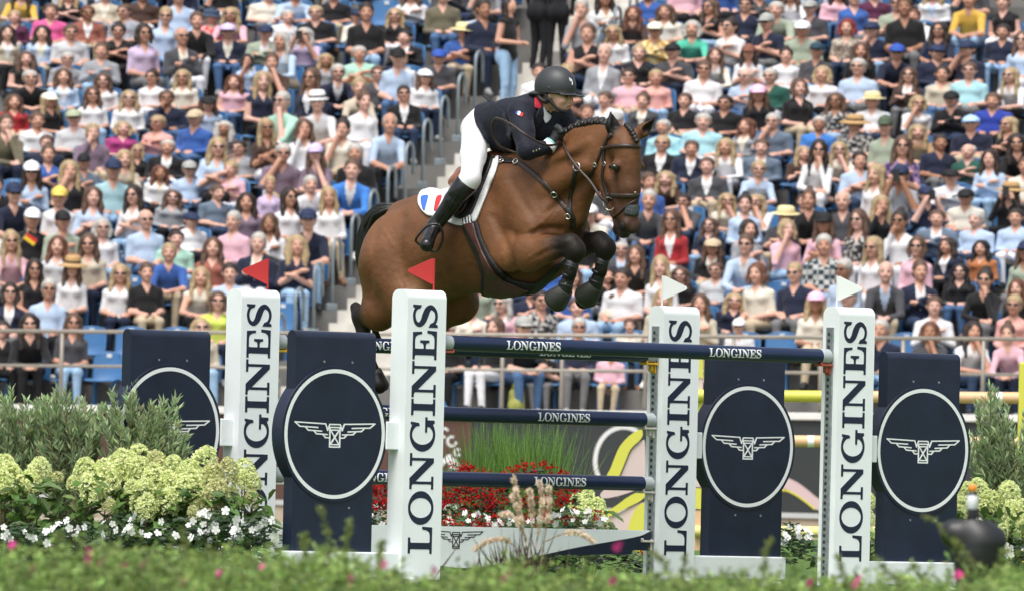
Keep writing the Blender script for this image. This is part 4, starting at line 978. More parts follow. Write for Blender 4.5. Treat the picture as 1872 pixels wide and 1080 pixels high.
# ================================================================ ground, perimeter wall, grandstand
GRASSM = mat('grass_ground', (0.075, 0.135, 0.028), 0.9, 0.2, var=0.35, vscale=3, bump=0.6, bscale=8)
SANDM = mat('sand', (0.34, 0.29, 0.22), 0.95, 0.2, var=0.2, vscale=2, bump=0.3, bscale=10)
b = MB(); b.add([(-600, -60, 0), (600, -60, 0), (600, 900, 0), (-600, 900, 0)], [(0, 1, 2, 3)])
tag(b.build('ground', [GRASSM]), kind='structure')
CONC = mat('concrete', (0.56, 0.54, 0.49), 0.9, 0.3, var=0.22, vscale=1.6, bump=0.25, bscale=12); CONCD = mat('concrete_shaded', (0.17, 0.165, 0.155), 0.9, 0.3, var=0.25, vscale=1.2, bump=0.2)  # row steps take the darkened colour so gaps between people read as shade
SA = R_(17)                                   # rows come nearer to the camera towards the right
ST, SB_ = Vector((math.cos(SA), -math.sin(SA), 0)), Vector((math.sin(SA), math.cos(SA), 0))
H_L, H_R = at(0, 592, 134.0), None
# seat line of row 0: heads at (0,592) and (1872,607)
_n = SB_
H_R = on_plane(1872, 607, H_L, _n)
ROW_SLOPE = (H_R.z - H_L.z) / (H_R - H_L).dot(ST)
TREAD, NROW = 0.80, 19
_k = 134.0 / FPX
RISE = 47.0 * _k + 0.012
HEAD_H = 1.17                                 # head centre above the row's floor
def row_floor(k, a):                          # floor height of row k at distance a along the row
    return H_L.z + ROW_SLOPE * a + RISE * k - HEAD_H
def row_pt(k, a, back=0.0, up=0.0):
    p = H_L + ST * a + SB_ * (TREAD * k + back); return Vector((p.x, p.y, row_floor(k, a) + up))
A0, A1 = -7.0, 17.0
stand = empty('grandstand', (0, 0, 0), 0, 'concrete grandstand with stepped rows of blue seats and a stair aisle', 'grandstand')
ROWS = []
AX = [None] * NROW
def aisle(k):                                 # aisle centre along the row (image x about 640 at row 1, leaning right going up)
    return AISLE0
AISLE0 = 0.0
# aisle left edge passes handrail foot pixels (592,585) row1 and (625,537) row 2
_p = on_plane(592, 585, H_L + SB_ * (TREAD * 3.5 - 0.4), SB_); AISLE_L = (_p - H_L).dot(ST) + 0.10; AISLE_W = 1.35
for k in range(NROW):
    b = MB()
    def slab(a0, a1, f, bk, z0, z1, mi=0):
        q = []
        for (a, c) in ((a0, f), (a1, f), (a1, bk), (a0, bk)):
            p = row_pt(k, a, c); q.append(p)
        lo = [Vector((p.x, p.y, p.z + z0)) for p in q]; hi = [Vector((p.x, p.y, p.z + z1)) for p in q]
        b.add(lo + hi, [(0, 3, 2, 1), (4, 5, 6, 7), (0, 1, 5, 4), (1, 2, 6, 5), (2, 3, 7, 6), (3, 0, 4, 7)], mi)
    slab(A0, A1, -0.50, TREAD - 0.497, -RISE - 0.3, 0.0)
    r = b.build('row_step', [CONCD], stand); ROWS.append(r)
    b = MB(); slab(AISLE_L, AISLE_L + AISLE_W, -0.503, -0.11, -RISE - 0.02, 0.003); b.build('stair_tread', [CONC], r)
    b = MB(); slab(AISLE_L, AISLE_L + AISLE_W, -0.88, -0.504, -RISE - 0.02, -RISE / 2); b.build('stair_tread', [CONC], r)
# front platform, wall with coping, hoardings
WF = -1.55                                     # wall front, measured from the row-0 seat line
b = MB(); q = [row_pt(0, a, c, -0.004) for a, c in ((A0, WF + 0.22), (A1, WF + 0.22), (A1, -0.503), (A0, -0.503))]
b.add([Vector((p.x, p.y, -0.2)) for p in q] + q, [(0, 3, 2, 1), (4, 5, 6, 7), (0, 1, 5, 4), (1, 2, 6, 5), (2, 3, 7, 6), (3, 0, 4, 7)])
b.build('platform', [CONC], stand)
COPE = mat('coping_white', (0.66, 0.66, 0.64), 0.7, var=0.08, vscale=2)
wall = empty('perimeter_wall', row_pt(0, 7, WF) * 1.0, 0, 'low arena wall with white coping and brown and black advertising boards', 'wall'); wall.location = (0, 0, 0)
b = MB(); q0 = [row_pt(0, a, c) for a, c in ((A0, WF - 0.06), (A1, WF - 0.06), (A1, WF + 0.30), (A0, WF + 0.30))]
b.add([p + Vector((0, 0, -0.03)) for p in q0] + [p + Vector((0, 0, 0.065)) for p in q0], [(0, 3, 2, 1), (4, 5, 6, 7), (0, 1, 5, 4), (1, 2, 6, 5), (2, 3, 7, 6), (3, 0, 4, 7)]); b.build('coping', [COPE], wall, bevel=0.01)
BROWNB = mat('board_brown', (0.075, 0.035, 0.024), 0.6, var=0.1, vscale=1); DARKB = mat('board_dark', (0.022, 0.028, 0.030), 0.5, var=0.12, vscale=1); BASEB = mat('board_base', (0.42, 0.44, 0.44), 0.7)
def along_px(x, y, back): p = on_plane(x, y, row_pt(0, 0, back), SB_); return (p - H_L).dot(ST), p.z
BR_END, _ = along_px(862, 800, WF)
_, ZB = along_px(1440, 936, WF); 
def board(a0, a1, z0, z1, y0, y1, m_, name, ztop_row=False):
    b = MB(); q = []
    for (a, c) in ((a0, y0), (a1, y0), (a1, y1), (a0, y1)): q.append(row_pt(0, a, c))
    lo = [Vector((p.x, p.y, z0)) for p in q]; hi = [Vector((p.x, p.y, (p.z + z1) if ztop_row else z1)) for p in q]
    b.add(lo + hi, [(0, 3, 2, 1), (4, 5, 6, 7), (0, 1, 5, 4), (1, 2, 6, 5), (2, 3, 7, 6), (3, 0, 4, 7)])
    return b.build(name, [m_], wall)
a_ = A0; k = 0
cuts = [A0, BR_END - 3.0, BR_END, BR_END + 3.1, BR_END + 6.2, A1]
for i in range(len(cuts) - 1):
    board(cuts[i] + 0.003, cuts[i + 1] - 0.003, ZB, -0.032, WF, WF + 0.06, BROWNB if i < 2 else DARKB, 'advert_board', True)
board(A0, A1, ZB - 0.07, ZB - 0.002, WF - 0.02, WF + 0.06, BASEB, 'base_rail'); board(A0, A1, -0.1, ZB - 0.075, WF + 0.01, WF + 0.2, SANDM, 'wall_foot')
# printed marks on the boards: rings, ribbons, filigree (flat print, a few mm proud)
PRW = mat('print_white', (0.62, 0.63, 0.63), 0.6); PRP = mat('print_pink', (0.52, 0.40, 0.40), 0.6); PRY = mat('print_yellow', (0.60, 0.56, 0.03), 0.6)
def board_print(pts, wpx, m_, lift, name='board_print'):
    """stroke printed on the hoarding through photo pixels"""
    wd = wpx if isinstance(wpx, list) else [wpx] * len(pts); L_, Rr = ribbon(pts, wd); b = MB(); n = len(pts); pl = row_pt(0, 0, WF - 0.003 - lift)
    f = lambda q: on_plane(q[0], q[1], pl, SB_)
    b.add([f(q) for q in L_] + [f(q) for q in Rr], [(i, i + 1, n + i + 1, n + i) for i in range(n - 1)]); return b.build(name, [m_], wall)
board_print(arc(1140, 842, 52, 62, 100, 300, 24), 8, PRW, 0.000)
board_print(bez([(1418, 890), (1432, 882), (1450, 888), (1470, 902), (1490, 918), (1520, 930)], 5), 20, PRP, 0.004)
board_print(bez([(1418, 902), (1432, 895), (1450, 901), (1470, 914), (1490, 930)], 5), 3, PRY, 0.006)
board_print(arc(20, 800, 40, 26, 20, 160, 14), 9, PRW, 0.0); board_print(bez([(0, 838), (22, 822), (40, 800), (52, 786)], 5), 14, PRW, 0.004)
rr = random.Random(5)
for (cx, cy) in ((812, 790), (826, 806), (806, 822), (822, 838), (836, 826), (800, 802), (830, 850), (810, 846)):
    board_print(arc(cx, cy, rr.uniform(5, 9), rr.uniform(5, 9), rr.uniform(0, 90), rr.uniform(260, 340), 10), [5] * 11, PRW, 0.002 + 0.0006 * (cx % 7))
board_print(bez([(796, 860), (812, 842), (830, 842), (838, 858)], 5), 10, PRW, 0.008)
# sandy strip before the wall
b = MB(); q = [row_pt(0, a, c) for a, c in ((A0, WF - 9), (A1, WF - 9), (A1, WF), (A0, WF))]; b.add([Vector((p.x, p.y, 0.004)) for p in q], [(0, 1, 2, 3)]); tag(b.build('path', [SANDM]), kind='structure')
# front railing: two rails on posts
RAILM = mat('rail_galvanised', (0.30, 0.27, 0.23), 0.5, metal=0.3, var=0.15, vscale=3)
rl = empty('front_railing', (0, 0, 0), 0, 'long galvanised two-bar railing along the front of the stand', 'railing')
RB_ = WF + 0.35
pA = row_pt(0, A0, RB_); 
def rail_z(y_left): p = on_plane(0, y_left, row_pt(0, 0, RB_), SB_); return p.z - row_floor(0, (p - H_L).dot(ST))
ZR1, ZR2 = rail_z(604), rail_z(667)
for z, r_ in ((ZR1, 0.027), (ZR2, 0.022)):
    b = MB(); b.tube([row_pt(0, A0, RB_, z), row_pt(0, A1, RB_, z)], r_, 10); b.build('rail', [RAILM], rl, smooth=True)
for x in (-40, 112, 265, 420, 590, 760, 918, 1027, 1180, 1340, 1500, 1650, 1797, 1900):
    a, _ = along_px(x, 680, RB_); b = MB(); b.tube([row_pt(0, a, RB_, 0.0), row_pt(0, a, RB_, ZR1 - 0.026)], 0.028, 8); b.build('post', [RAILM], rl, smooth=True)
# seats
SEATB = mat('seat_blue', (0.045, 0.150, 0.330), 0.38, 0.5, var=0.08, vscale=4); SEATL = mat('seat_number', (0.6, 0.62, 0.62), 0.6)
prof = [(0.20, 0.40), (0.02, 0.425), (-0.12, 0.41), (-0.19, 0.40), (-0.225, 0.44), (-0.245, 0.55), (-0.26, 0.70), (-0.268, 0.80), (-0.272, 0.815)]
b = MB(); W_ = 0.225; n = len(prof); vs_ = []
for t in (-1, -0.85, -0.5, 0, 0.5, 0.85, 1):
    for i, (y, z) in enumerate(prof):
        c = 0.02 * t * t if i < 4 else 0.0; fr = 0.035 * t * t if i >= 4 else 0
        wd = W_ * (1 - 0.10 * max(0, (i - 6)) )
        vs_.append((t * wd, -y - fr * 1.0, z + c * 0.5 - (0.03 * t * t if i >= n - 2 else 0)))
fs = [(i * n + j, i * n + j + 1, (i + 1) * n + j + 1, (i + 1) * n + j) for i in range(6) for j in range(n - 1)]
b.add(vs_, fs); SEAT_ME = mesh_from('seat', b.v, b.f, [SEATB, SEATL], smooth=True)
bm = bmesh.new(); bm.from_mesh(SEAT_ME); bmesh.ops.recalc_face_normals(bm, faces=bm.faces); bmesh.ops.solidify(bm, geom=bm.faces, thickness=0.012)
def bx(bm, c, s, mi):
    r = bmesh.ops.create_cube(bm, size=1.0, matrix=Matrix.Translation(c) @ Matrix.Diagonal((*s, 1)))
    for f in {f for v in r['verts'] for f in v.link_faces}: f.material_index = mi
bx(bm, (0, 0.245, 0.76), (0.07, 0.012, 0.05), 1); bx(bm, (-0.13, 0.05, 0.21), (0.035, 0.10, 0.42), 0); bx(bm, (0.13, 0.05, 0.21), (0.035, 0.10, 0.42), 0)
bm.to_mesh(SEAT_ME); bm.free()
SROT = -SA
SEATS_USED = []
def seat_at(k, a):
    for (kk, aa) in SEATS_USED:
        if kk == k and abs(aa - a) < 0.40: return
    SEATS_USED.append((k, a))
    o = link('seat', SEAT_ME, ROWS[k]); o.location = row_pt(k, a, 0.0); o.rotation_euler = (0, 0, SROT)
# aisle handrails: hooped tubes on base plates
HRM = mat('handrail_steel', (0.22, 0.26, 0.28), 0.45, metal=0.3, var=0.1)
def handrail(k, a, label):
    r = empty('handrail', row_pt(k, a, -0.3), SROT, label, 'handrail', 'handrails beside the stair aisle')
    pts = [(0, -0.10, 0), (0, -0.10, 0.80)] + [(0, 0.08 - 0.18 * math.cos(t * math.pi / 8), 0.82 + 0.17 * math.sin(t * math.pi / 8)) for t in range(1, 8)] + [(0, 0.26, 0.80), (0, 0.26, 0.55)]
    b = MB(); b.tube(pts, 0.024, 8); b.build('tube', [HRM], r, smooth=True)
    b = MB(); b.box((0, -0.10, 0.05), (0.13, 0.12, 0.10)); b.build('base_plate', [HRM], r, bevel=0.01)
    return r
HN = ['lowest', 'second lowest', 'third lowest', 'fourth lowest', 'fifth lowest', 'sixth lowest', 'seventh lowest', 'eighth lowest', 'ninth lowest', 'tenth lowest', 'eleventh lowest', 'twelfth lowest', 'highest']
for k in range(13):
    handrail(k, AISLE_L - 0.12, 'grey hooped handrail on the left edge of the stairs, %s of its line' % HN[k])
for k in (13, 14, 15): handrail(k, AISLE_L + AISLE_W + 0.12, 'grey hooped handrail on the right edge of the stairs, %s of three' % ('lowest', 'middle', 'highest')[k - 13])
# ================================================================ spectators
def lin(h): return tuple(((c / 255) / 12.92 if c / 255 <= 0.04045 else ((c / 255 + 0.055) / 1.055) ** 2.4) for c in (int(h[i:i + 2], 16) for i in (0, 2, 4)))
TOPS = {  # code: (words, colour)
 'w': ('white', 'e4e4e6'), 'k': ('black', '1c1c1f'), 'n': ('navy', '1f2740'), 'lb': ('light blue', 'b4cbe8'), 'b': ('blue', '2f5fae'), 'ry': ('royal blue', '2440a8'), 'g': ('grey', '9a9da3'), 'lg': ('pale grey', 'c9ccd0'),
 'dg': ('dark grey', '4a4b50'), 'p': ('pink', 'e6b3c2'), 'hp': ('hot pink', 'e8559c'), 'r': ('red', 'b01c26'), 'cr': ('cream', 'e2dccb'), 'be': ('beige', 'c9bda6'), 'mt': ('mint', 'a9dcc6'), 'tq': ('turquoise', '45c9a8'), 'cy': ('pale cyan', 'a6dde8'),
 'sg': ('sage green', 'a3b09a'), 'dgn': ('dark green', '1f5a4c'), 'li': ('lilac', 'cdb6d8'), 'mv': ('mauve', '7d6a7d'), 'mg': ('magenta', 'b0307e'), 'br': ('brown', '4a342b'), 'y': ('yellow', 'e2b22e'), 'lm': ('lime', 'cfe04a'), 'rd': ('rust', '9c5a48'),
 'sa': ('salmon', 'eba79c'), 'ol': ('olive', '6d6650'), 'st': ('steel blue', '66788c'), 'te': ('dusty teal', '9cc3cb'), 'pl': ('plum', '5c2347'), 'or': ('orange brown', 'b86f38'), 'el': ('electric blue', '2f80d8'), 'tb': ('tan', 'b08a5e'),
 'ST': ('navy striped', 'd8dbe4'), 'FB': ('monochrome patterned', 'bdbab4'), 'FP': ('purple floral', '9a7aa8'), 'FY': ('orange floral', 'e0a63c'), 'FR': ('red floral', 'e6b0ac'), 'CK': ('checked', 'c6c8c4'), 'FK': ('dark floral', '2c2a2c'), 'FS': ('beige patterned', 'c4b7a4')}
HAIRC = {'b': ('blonde', '9f8a69'), 'd': ('dark', '2c221e'), 'm': ('brown', '564033'), 'g': ('grey', 'aaa6a0'), 'k': ('black', '17151a'), 'a': ('auburn', '5e3a2a'), 'r': ('red', '74281f'), 'x': ('bald', 'c0a08a')}
CAPC = {'W': ('white', 'e8e8ea'), 'N': ('navy', '25304c'), 'K': ('black', '1e1e20'), 'C': ('cream', 'e3dcc6'), 'S': ('sage', 'a0a78c'), 'B': ('beige', 'bba88c'), 'Y': ('yellow', 'd9bb5e'), 'L': ('lilac', 'c6b4dc'), 'G': ('grey', '9c9c98'), 'U': ('blue', '2f50a0'), 'P': ('pink', 'eab4cc'), 'A': ('light blue', 'a6c8ee'), 'R': ('brown', '7a5040'), 'T': ('dark teal', '27404e'), 'E': ('green', '4c5a48')}
CROWD = [
 (0, 0, 4.68, "170,-60,y,dL|130,190,pl,bS|410,85,hp,mS|560,-40,k,bL|740,100,rd,aS,sv|885,-50,be,mS,v|1065,90,ST,mS,s|1190,-50,br,mS|1390,125,lb,bS,s|1530,-50,lb,mS|1775,130,FR,gB,HN|45,270,be,dL,v|330,270,lb,dL,v|605,265,lg,mS,s|1005,255,k,dU,sct|1250,270,li,dB,s|1575,300,dg,xS,sv|220,490,k,mC,t|545,495,g,gS,s|840,420,g,mS|250,660,k,gS,s|540,640,lb,mL,v|880,680,w,mL,s|1285,650,w,dU,s|1570,650,cr,bL,s|110,860,r,mL|435,850,k,bL,CC|810,800,w,mL,s|1090,830,w,bL,sv|1445,830,n,mS,sf|1780,880,lb,mL,CK|20,1050,ol,mS,f|300,1020,w,mU,v|655,1000,lg,gS,sCS|1315,1040,sa,bS,sc|1640,1000,b,gS,CB|1020,1090,mg,bB"),
 (0, 200, 4.68, "390,275,n,mS|1400,310,k,gS,v|1830,310,lb,bL,s|745,440,st,mS,kCK|945,500,te,gS,CN|1165,420,k,bB,sk|1340,530,w,aL,v|1620,500,lb,gS,sCG|270,520,lb,dL,CWs|580,510,k,bL,f|-30,640,k,dS|100,700,n,dS,CNs|485,735,w,bS,CY|780,730,lb,mL|1160,720,w,dL,s|1440,740,g,mL,s|1830,700,st,mS|225,920,k,bS,CW|540,940,sg,mS,CK|1265,930,lb,xS,s|880,1000,w,gB,s|1640,940,w,mS,CN"),
 (0, 400, 3.2725, "65,115,p,bL,s|320,150,lg,aL|530,140,be,mL,s|1030,110,mt,dS|1255,160,rd,mL|200,290,k,dL,st|410,280,w,mL,HB|710,320,w,bL,s|875,310,k,mS|1175,340,cr,bL,t|265,410,lb,gS,s|35,430,n,dB,sv|1275,480,lm,mB,s|185,610,k,dL,s|405,610,dg,mL,s|1205,640,be,bB,s|-15,650,k,dS"),
 (380, 0, 4.68, "215,120,p,bL,s|490,-50,cr,gS|735,-50,lb,mS|655,150,w,gS|940,100,k,bS,s|1070,-40,k,dS|175,260,n,mS,CLsv|470,270,sg,mS,CNv|820,290,li,gL,sp|1250,170,cr,mS,CNk|1350,90,k,dS|1615,120,k,bL,s|1745,-30,w,mL|1700,310,k,kU,v|340,540,lb,dB,kf|580,520,br,mS,f|990,520,g,bL|1315,450,mt,gS,c|1100,610,n,gS,sv|845,650,n,mL,sv|1460,620,dg,mS,s|1590,480,lb,mS,CK|1665,600,w,bS,k|1840,650,w,mL,CWs|200,690,p,aL,t|455,680,n,bL,t|655,860,mt,gS,sf|980,860,w,gS,HW|1325,850,w,mU|1690,790,k,dS,sv"),
 (380, 200, 4.68, "130,150,FK,gC|525,145,br,bL,s|830,150,w,mL,f|1145,150,cr,dU,f|1500,100,lb,xS|50,320,lb,bL,s|280,320,g,dS,s|600,360,mv,gS,sf|960,370,mv,mL,CLf|1285,360,k,gS|1190,500,el,mS,v|195,500,p,bU|505,630,li,bS,k|325,780,mv,dL|710,740,w,dL,s|1070,730,w,bL|195,940,p,gS|560,960,w,mL|870,930,n,mS,CN"),
 (380, 400, 4.68, "380,190,n,gS,v|735,210,n,bC|190,450,lb,dS"),
 (700, 0, 4.68, "530,-60,ol,dS|655,260,b,gS,HCc|790,90,lb,gS,CK|450,480,dg,gS,CU|1740,60,g,gS,f|1735,270,k,mS,ct|1565,460,k,bS,sc|1850,440,g,xS,v|1350,600,w,dS|870,60,n,dS"),
 (1080, 0, 4.68, "150,-30,w,dL,v|355,110,br,aL|500,-40,b,mS|640,90,cr,mL|1025,50,k,mL,sct|1290,30,n,dS,s|1430,-70,dg,mS|1620,70,sg,gS|1770,-50,w,mL|1530,180,n,gS,CGs|1810,240,sg,gS,CW|210,270,w,bL,s|545,250,FY,mS,CCs|865,240,tq,gB|1170,215,w,dU,scf|380,440,k,bU,t|720,430,dg,gS,CKc|1045,460,cr,mL,v|1355,440,w,dL,CR|1660,460,w,dU|340,640,p,dS,s|570,650,sa,bS|935,580,w,mS,s|1310,640,lb,xS,sc|1545,640,dgn,gS,s|150,840,w,mS|430,850,dg,mU,v|775,850,k,mS|1120,870,k,dS,s|1460,790,k,mL,CP|260,1020,w,gS,CG"),
 (1472, 0, 4.68, "60,60,dg,mS,CG|255,-50,p,dL|600,-50,pl,mS|765,20,sg,mS,s|890,-60,k,mS|1090,10,w,bL,v|1430,-20,y,mS|1720,0,k,mU,t|350,220,FS,rB|590,250,n,mS,CNf|970,210,w,aS,v|1150,250,n,dL,s|1665,260,n,dS|1840,330,lb,mL,s|70,420,dg,gS,CT|460,420,k,mL|770,440,n,dS,CUs|1110,440,n,mS,CN|1370,410,n,mS,CNf|135,620,w,bB|440,560,lb,gS,s|850,630,br,mL,sv|1145,620,be,dU|1390,590,cy,mS,s|1815,640,w,bL,s|260,850,FB,mL,s|570,850,w,gS,HC|945,870,w,bB,sf|1265,840,k,mS,CK|1600,850,ry,mS"),
 (1080, 200, 4.68, "625,140,cy,gS|940,90,cy,gS|1300,130,g,aL,v|1570,90,st,gS,sf|570,280,k,bS,sv|825,320,n,mS,v|1200,310,w,bL|1435,310,st,mS,v|1015,470,dg,mS,v|640,620,br,bL|1400,500,lb,bS,s|1780,480,br,bL|470,760,dg,gS|810,780,dg,dS,sf|1160,770,cr,bL,sf|1440,780,w,bL,sf|690,930,r,mL,sv|980,980,n,mL,s|1640,900,dg,gS,HC|1850,790,k,mS|40,880,cr,mS,CW"),
 (1472, 200, 4.68, "80,110,el,gS|390,110,FB,mS,HBs|690,130,sg,mS,CE|800,300,FP,mL,s|940,190,tb,bL|1120,270,n,dS|1440,110,n,mS,CA|1750,120,k,bL,sc|1850,270,k,dL,s|75,330,w,dL,sf|300,330,cr,bL,sf|1410,350,dgn,xS|120,520,k,xS|590,540,w,bL|810,550,g,mS,CNp|1260,570,w,mS,CK|345,770,dg,xS|50,760,k,mU|600,800,k,bL,f|1060,720,n,mS,CNp|1370,740,cr,gS,CKs|1720,690,k,mL,HBp|475,930,FB,mL,s|830,940,w,dU,sf|1120,920,st,mS,v|1430,930,lb,gS|1810,910,lb,dS|150,960,p,mL,CK|1885,470,cr,mS"),
 (1080, 400, 4.68, "265,270,dg,gS,sv|620,290,w,bL|1020,230,k,mL,CBv|1310,200,lb,mS,sv|255,490,w,dS|745,490,k,mL,s|1085,430,lg,mS,s|1455,450,cr,aB|1770,450,n,bS,s|215,690,be,mU,v|580,670,be,bL|930,730,k,mS,kf|1190,710,n,bL,s|1280,930,w,mS,CWsk|60,570,k,dL"),
 (1472, 400, 4.68, "175,210,CK,gS|595,230,w,bL,s|920,220,p,mB,s|310,420,lb,gS,s|675,440,dg,xS,v|960,430,n,mS,v|1215,220,n,dL,v|1505,240,or,kL|1310,440,k,kL,s|1515,500,k,dU,sf|1750,720,sa,bS,s|85,700,cr,bL,CP|450,660,g,gS,CG|1850,260,sg,mL,CN|1845,580,k,aL|650,930,n,gS,f|1075,950,dg,aB,f|1390,950,w,dL,f|1790,960,p,mU"),
 (780, 520, 4.68, "700,150,p,gL,sv|985,120,FB,dS,s|555,350,k,mL|805,340,k,dS,CGs|1270,350,n,gS,s|160,380,k,xS,s|400,180,cr,bS|1320,180,lb,mS|870,40,n,mS,c|1545,560,p,mS,k|1740,560,cr,mS,k|1020,560,k,mS,k")]
def person_blob(sex, pose):
    """seated figure facing -Y, floor at z=0; returns mesh data and the head's place"""
    bl = Blob((-0.46, -0.80, -0.02), (0.46, 0.36, 1.42), 0.0165)
    sh = 0.165 if sex == 'm' else 0.138; tw = 1.30 if sex == 'm' else 1.16; lean = {0: 0.0, 1: 0.02, 2: 0.16, 3: 0.20, 4: 0.03, 5: 0.05}[pose]
    hip = np.array((0, 0.06, 0.52)); chest = np.array((0, 0.05 - lean * 0.8, 0.86 - lean * 0.12)); neck = np.array((0, 0.045 - lean * 1.05, 1.00 - lean * 0.16)); hd = neck + np.array((0, -0.030, 0.178)); HS = 1.11
    bl.cone(hip, chest, 0.125, 0.122, 0.05, 1, (tw, 1, 1)); bl.cone(chest, neck - (0, 0, 0.05), 0.122, 0.085, 0.05, 1, (tw, 0.9, 1))
    if sex == 'f':
        for s in (-1, 1): bl.ell(chest + np.array((s * 0.065, -0.085, 0.01)), (0.06, 0.055, 0.06), 0.04, 1)
    else: bl.ell(hip + np.array((0, -0.06, 0.12)), (0.13, 0.10, 0.13), 0.06, 1)
    bl.cone(neck - (0, 0, 0.04), hd - (0, -0.02, 0.07), 0.058 if sex == 'm' else 0.048, 0.052, 0.025, 0)
    # head
    hp_ = lambda x, y, z: hd + np.array((x, y, z)) * HS
    hr_ = lambda *r: tuple(q * HS for q in r)
    bl.ell(hp_(0, 0.012, 0.022), hr_(0.076, 0.096, 0.100), 0.02, 0); bl.ell(hp_(0, -0.022, -0.050), hr_(0.056, 0.066, 0.066), 0.03, 0); bl.ell(hp_(0, -0.072, -0.088), hr_(0.022, 0.02, 0.018), 0.02, 0)
    bl.cone(hp_(0, -0.086, 0.012), hp_(0, -0.108, -0.026), 0.012, 0.017, 0.012, 0)
    for s in (-1, 1):
        bl.ell(hp_(s * 0.080, 0.010, -0.008), hr_(0.012, 0.020, 0.030), 0.008, 0); bl.ell(hp_(s * 0.034, -0.092, 0.010), hr_(0.020, 0.014, 0.011), 0.010, 0, None, True)
        bl.ell(hp_(s * 0.036, -0.070, -0.032), hr_(0.020, 0.018, 0.018), 0.015, 0)
    for s in (-1, 1):
        S = neck + np.array((s * sh, 0.015, -0.085)); bl.cone(neck - (0, 0, 0.035), S, 0.062, 0.062, 0.045, 1)
        if pose == 1:   El = S + (s * 0.06, -0.06, -0.255); Wr = chest + (-s * 0.05, -0.20, -0.05 - 0.035 * s); Hn = Wr + (-s * 0.09, 0.02, 0.02)
        elif pose == 2 and s > 0: El = np.array((s * 0.15, -0.36, 0.62)); Wr = hd + (0.03, -0.10, -0.17); Hn = hd + (0.015, -0.085, -0.105)
        elif pose == 2: El = np.array((s * 0.20, -0.18, 0.66)); Wr = np.array((-s * 0.03, -0.36, 0.62)); Hn = Wr + (-s * 0.07, -0.03, 0.0)
        elif pose == 3: El = np.array((s * 0.20, -0.30, 0.635)); Wr = np.array((s * 0.05, -0.50, 0.60)); Hn = np.array((s * 0.015, -0.555, 0.585))
        elif pose == 4: El = S + (s * 0.05, -0.16, -0.20); Wr = hd + (s * 0.07, -0.19, -0.10); Hn = hd + (s * 0.045, -0.19, -0.035)
        elif pose == 5 and s < 0: El = S + (s * 0.05, -0.14, -0.22); Wr = hd + (s * 0.06, -0.10, -0.15); Hn = hd + (s * 0.04, -0.09, -0.075)
        else: El = S + (s * 0.045, -0.02, -0.265); Wr = np.array((s * 0.09, -0.28, 0.625)); Hn = np.array((s * 0.045, -0.345, 0.620))
        ra = 1.0 if sex == 'm' else 0.85
        bl.cone(S, El, 0.062 * ra, 0.048 * ra, 0.02, 2); bl.cone(El, Wr, 0.047 * ra, 0.034 * ra, 0.015, 3); d = (Hn - Wr) / max(np.linalg.norm(Hn - Wr), 1e-6)
        bl.cone(Wr, Wr + d * 0.055, 0.030, 0.033, 0.012, 0)
        sd = np.cross(d, (0, 0, 1.0)); sd = sd / max(np.linalg.norm(sd), 1e-6)
        for q in range(4): bl.cone(Wr + d * 0.05 + sd * (0.0195 * (q - 1.5)), Wr + d * (0.095 - 0.006 * abs(q - 1.4)) + sd * (0.0185 * (q - 1.5)) - np.array((0, 0, 0.016)), 0.0115, 0.0095, 0.006, 0)
        bl.cone(Wr + d * 0.02 + np.array((-s * 0.026, 0, 0.012)), Wr + d * 0.07 + np.array((-s * 0.030, 0, 0.018)), 0.0115, 0.010, 0.006, 0)
        Hp = hip + np.array((s * 0.085, -0.02, -0.01)); Kn = np.array((s * (0.115 if sex == 'm' else 0.075), -0.43, 0.535)); An = np.array((s * 0.10, -0.40, 0.10))
        bl.cone(Hp, Kn, 0.092, 0.062, 0.03, 5); bl.cone(Kn, An, 0.060, 0.042, 0.02, 5)
        bl.cone(An - (0, 0, 0.02), An + (s * 0.02, -0.15, -0.062), 0.040, 0.034, 0.02, 6); bl.cone(An + (0, 0.03, -0.06), An + (0, -0.03, -0.062), 0.036, 0.036, 0.02, 6)
    V, F, lab = bl.surface(1)
    c = V[F].mean(1); fl = np.array([np.bincount(r).argmax() for r in lab[F]])
    vee = (fl == 1) & (c[:, 1] < chest[1] - 0.02) & (np.abs(c[:, 0]) < 0.008 + 0.26 * np.clip(c[:, 2] - (chest[2] - 0.16), 0, 0.2)) & (c[:, 2] > chest[2] - 0.16)
    fl[vee] = 4
    thr = (fl <= 4) & (fl > 0) & (c[:, 1] < neck[1]) & (np.abs(c[:, 0]) < 0.45 * (c[:, 2] - (neck[2] - 0.11))) & (c[:, 2] > neck[2] - 0.11); fl[thr] = 0
    for s in (-1, 1):
        e = (c - hp_(s * 0.034, -0.085, 0.012)) / np.array((0.024, 0.04, 0.012)); fl[((e ** 2).sum(1) < 1) & (fl == 0)] = 7
    e = (c - hp_(0, -0.085, -0.058)) / np.array((0.034, 0.04, 0.012)); fl[((e ** 2).sum(1) < 1) & (fl == 0)] = 8
    return V, F, fl, hd
PERS = {}
def person_mesh(sex, pose):
    if (sex, pose) not in PERS:
        V, F, fl, hd = person_blob(sex, pose); me = mesh_from('person', V, F, [None] * 9, mi=fl, smooth=True)
        PERS[(sex, pose)] = (me, hd)
    return PERS[(sex, pose)]
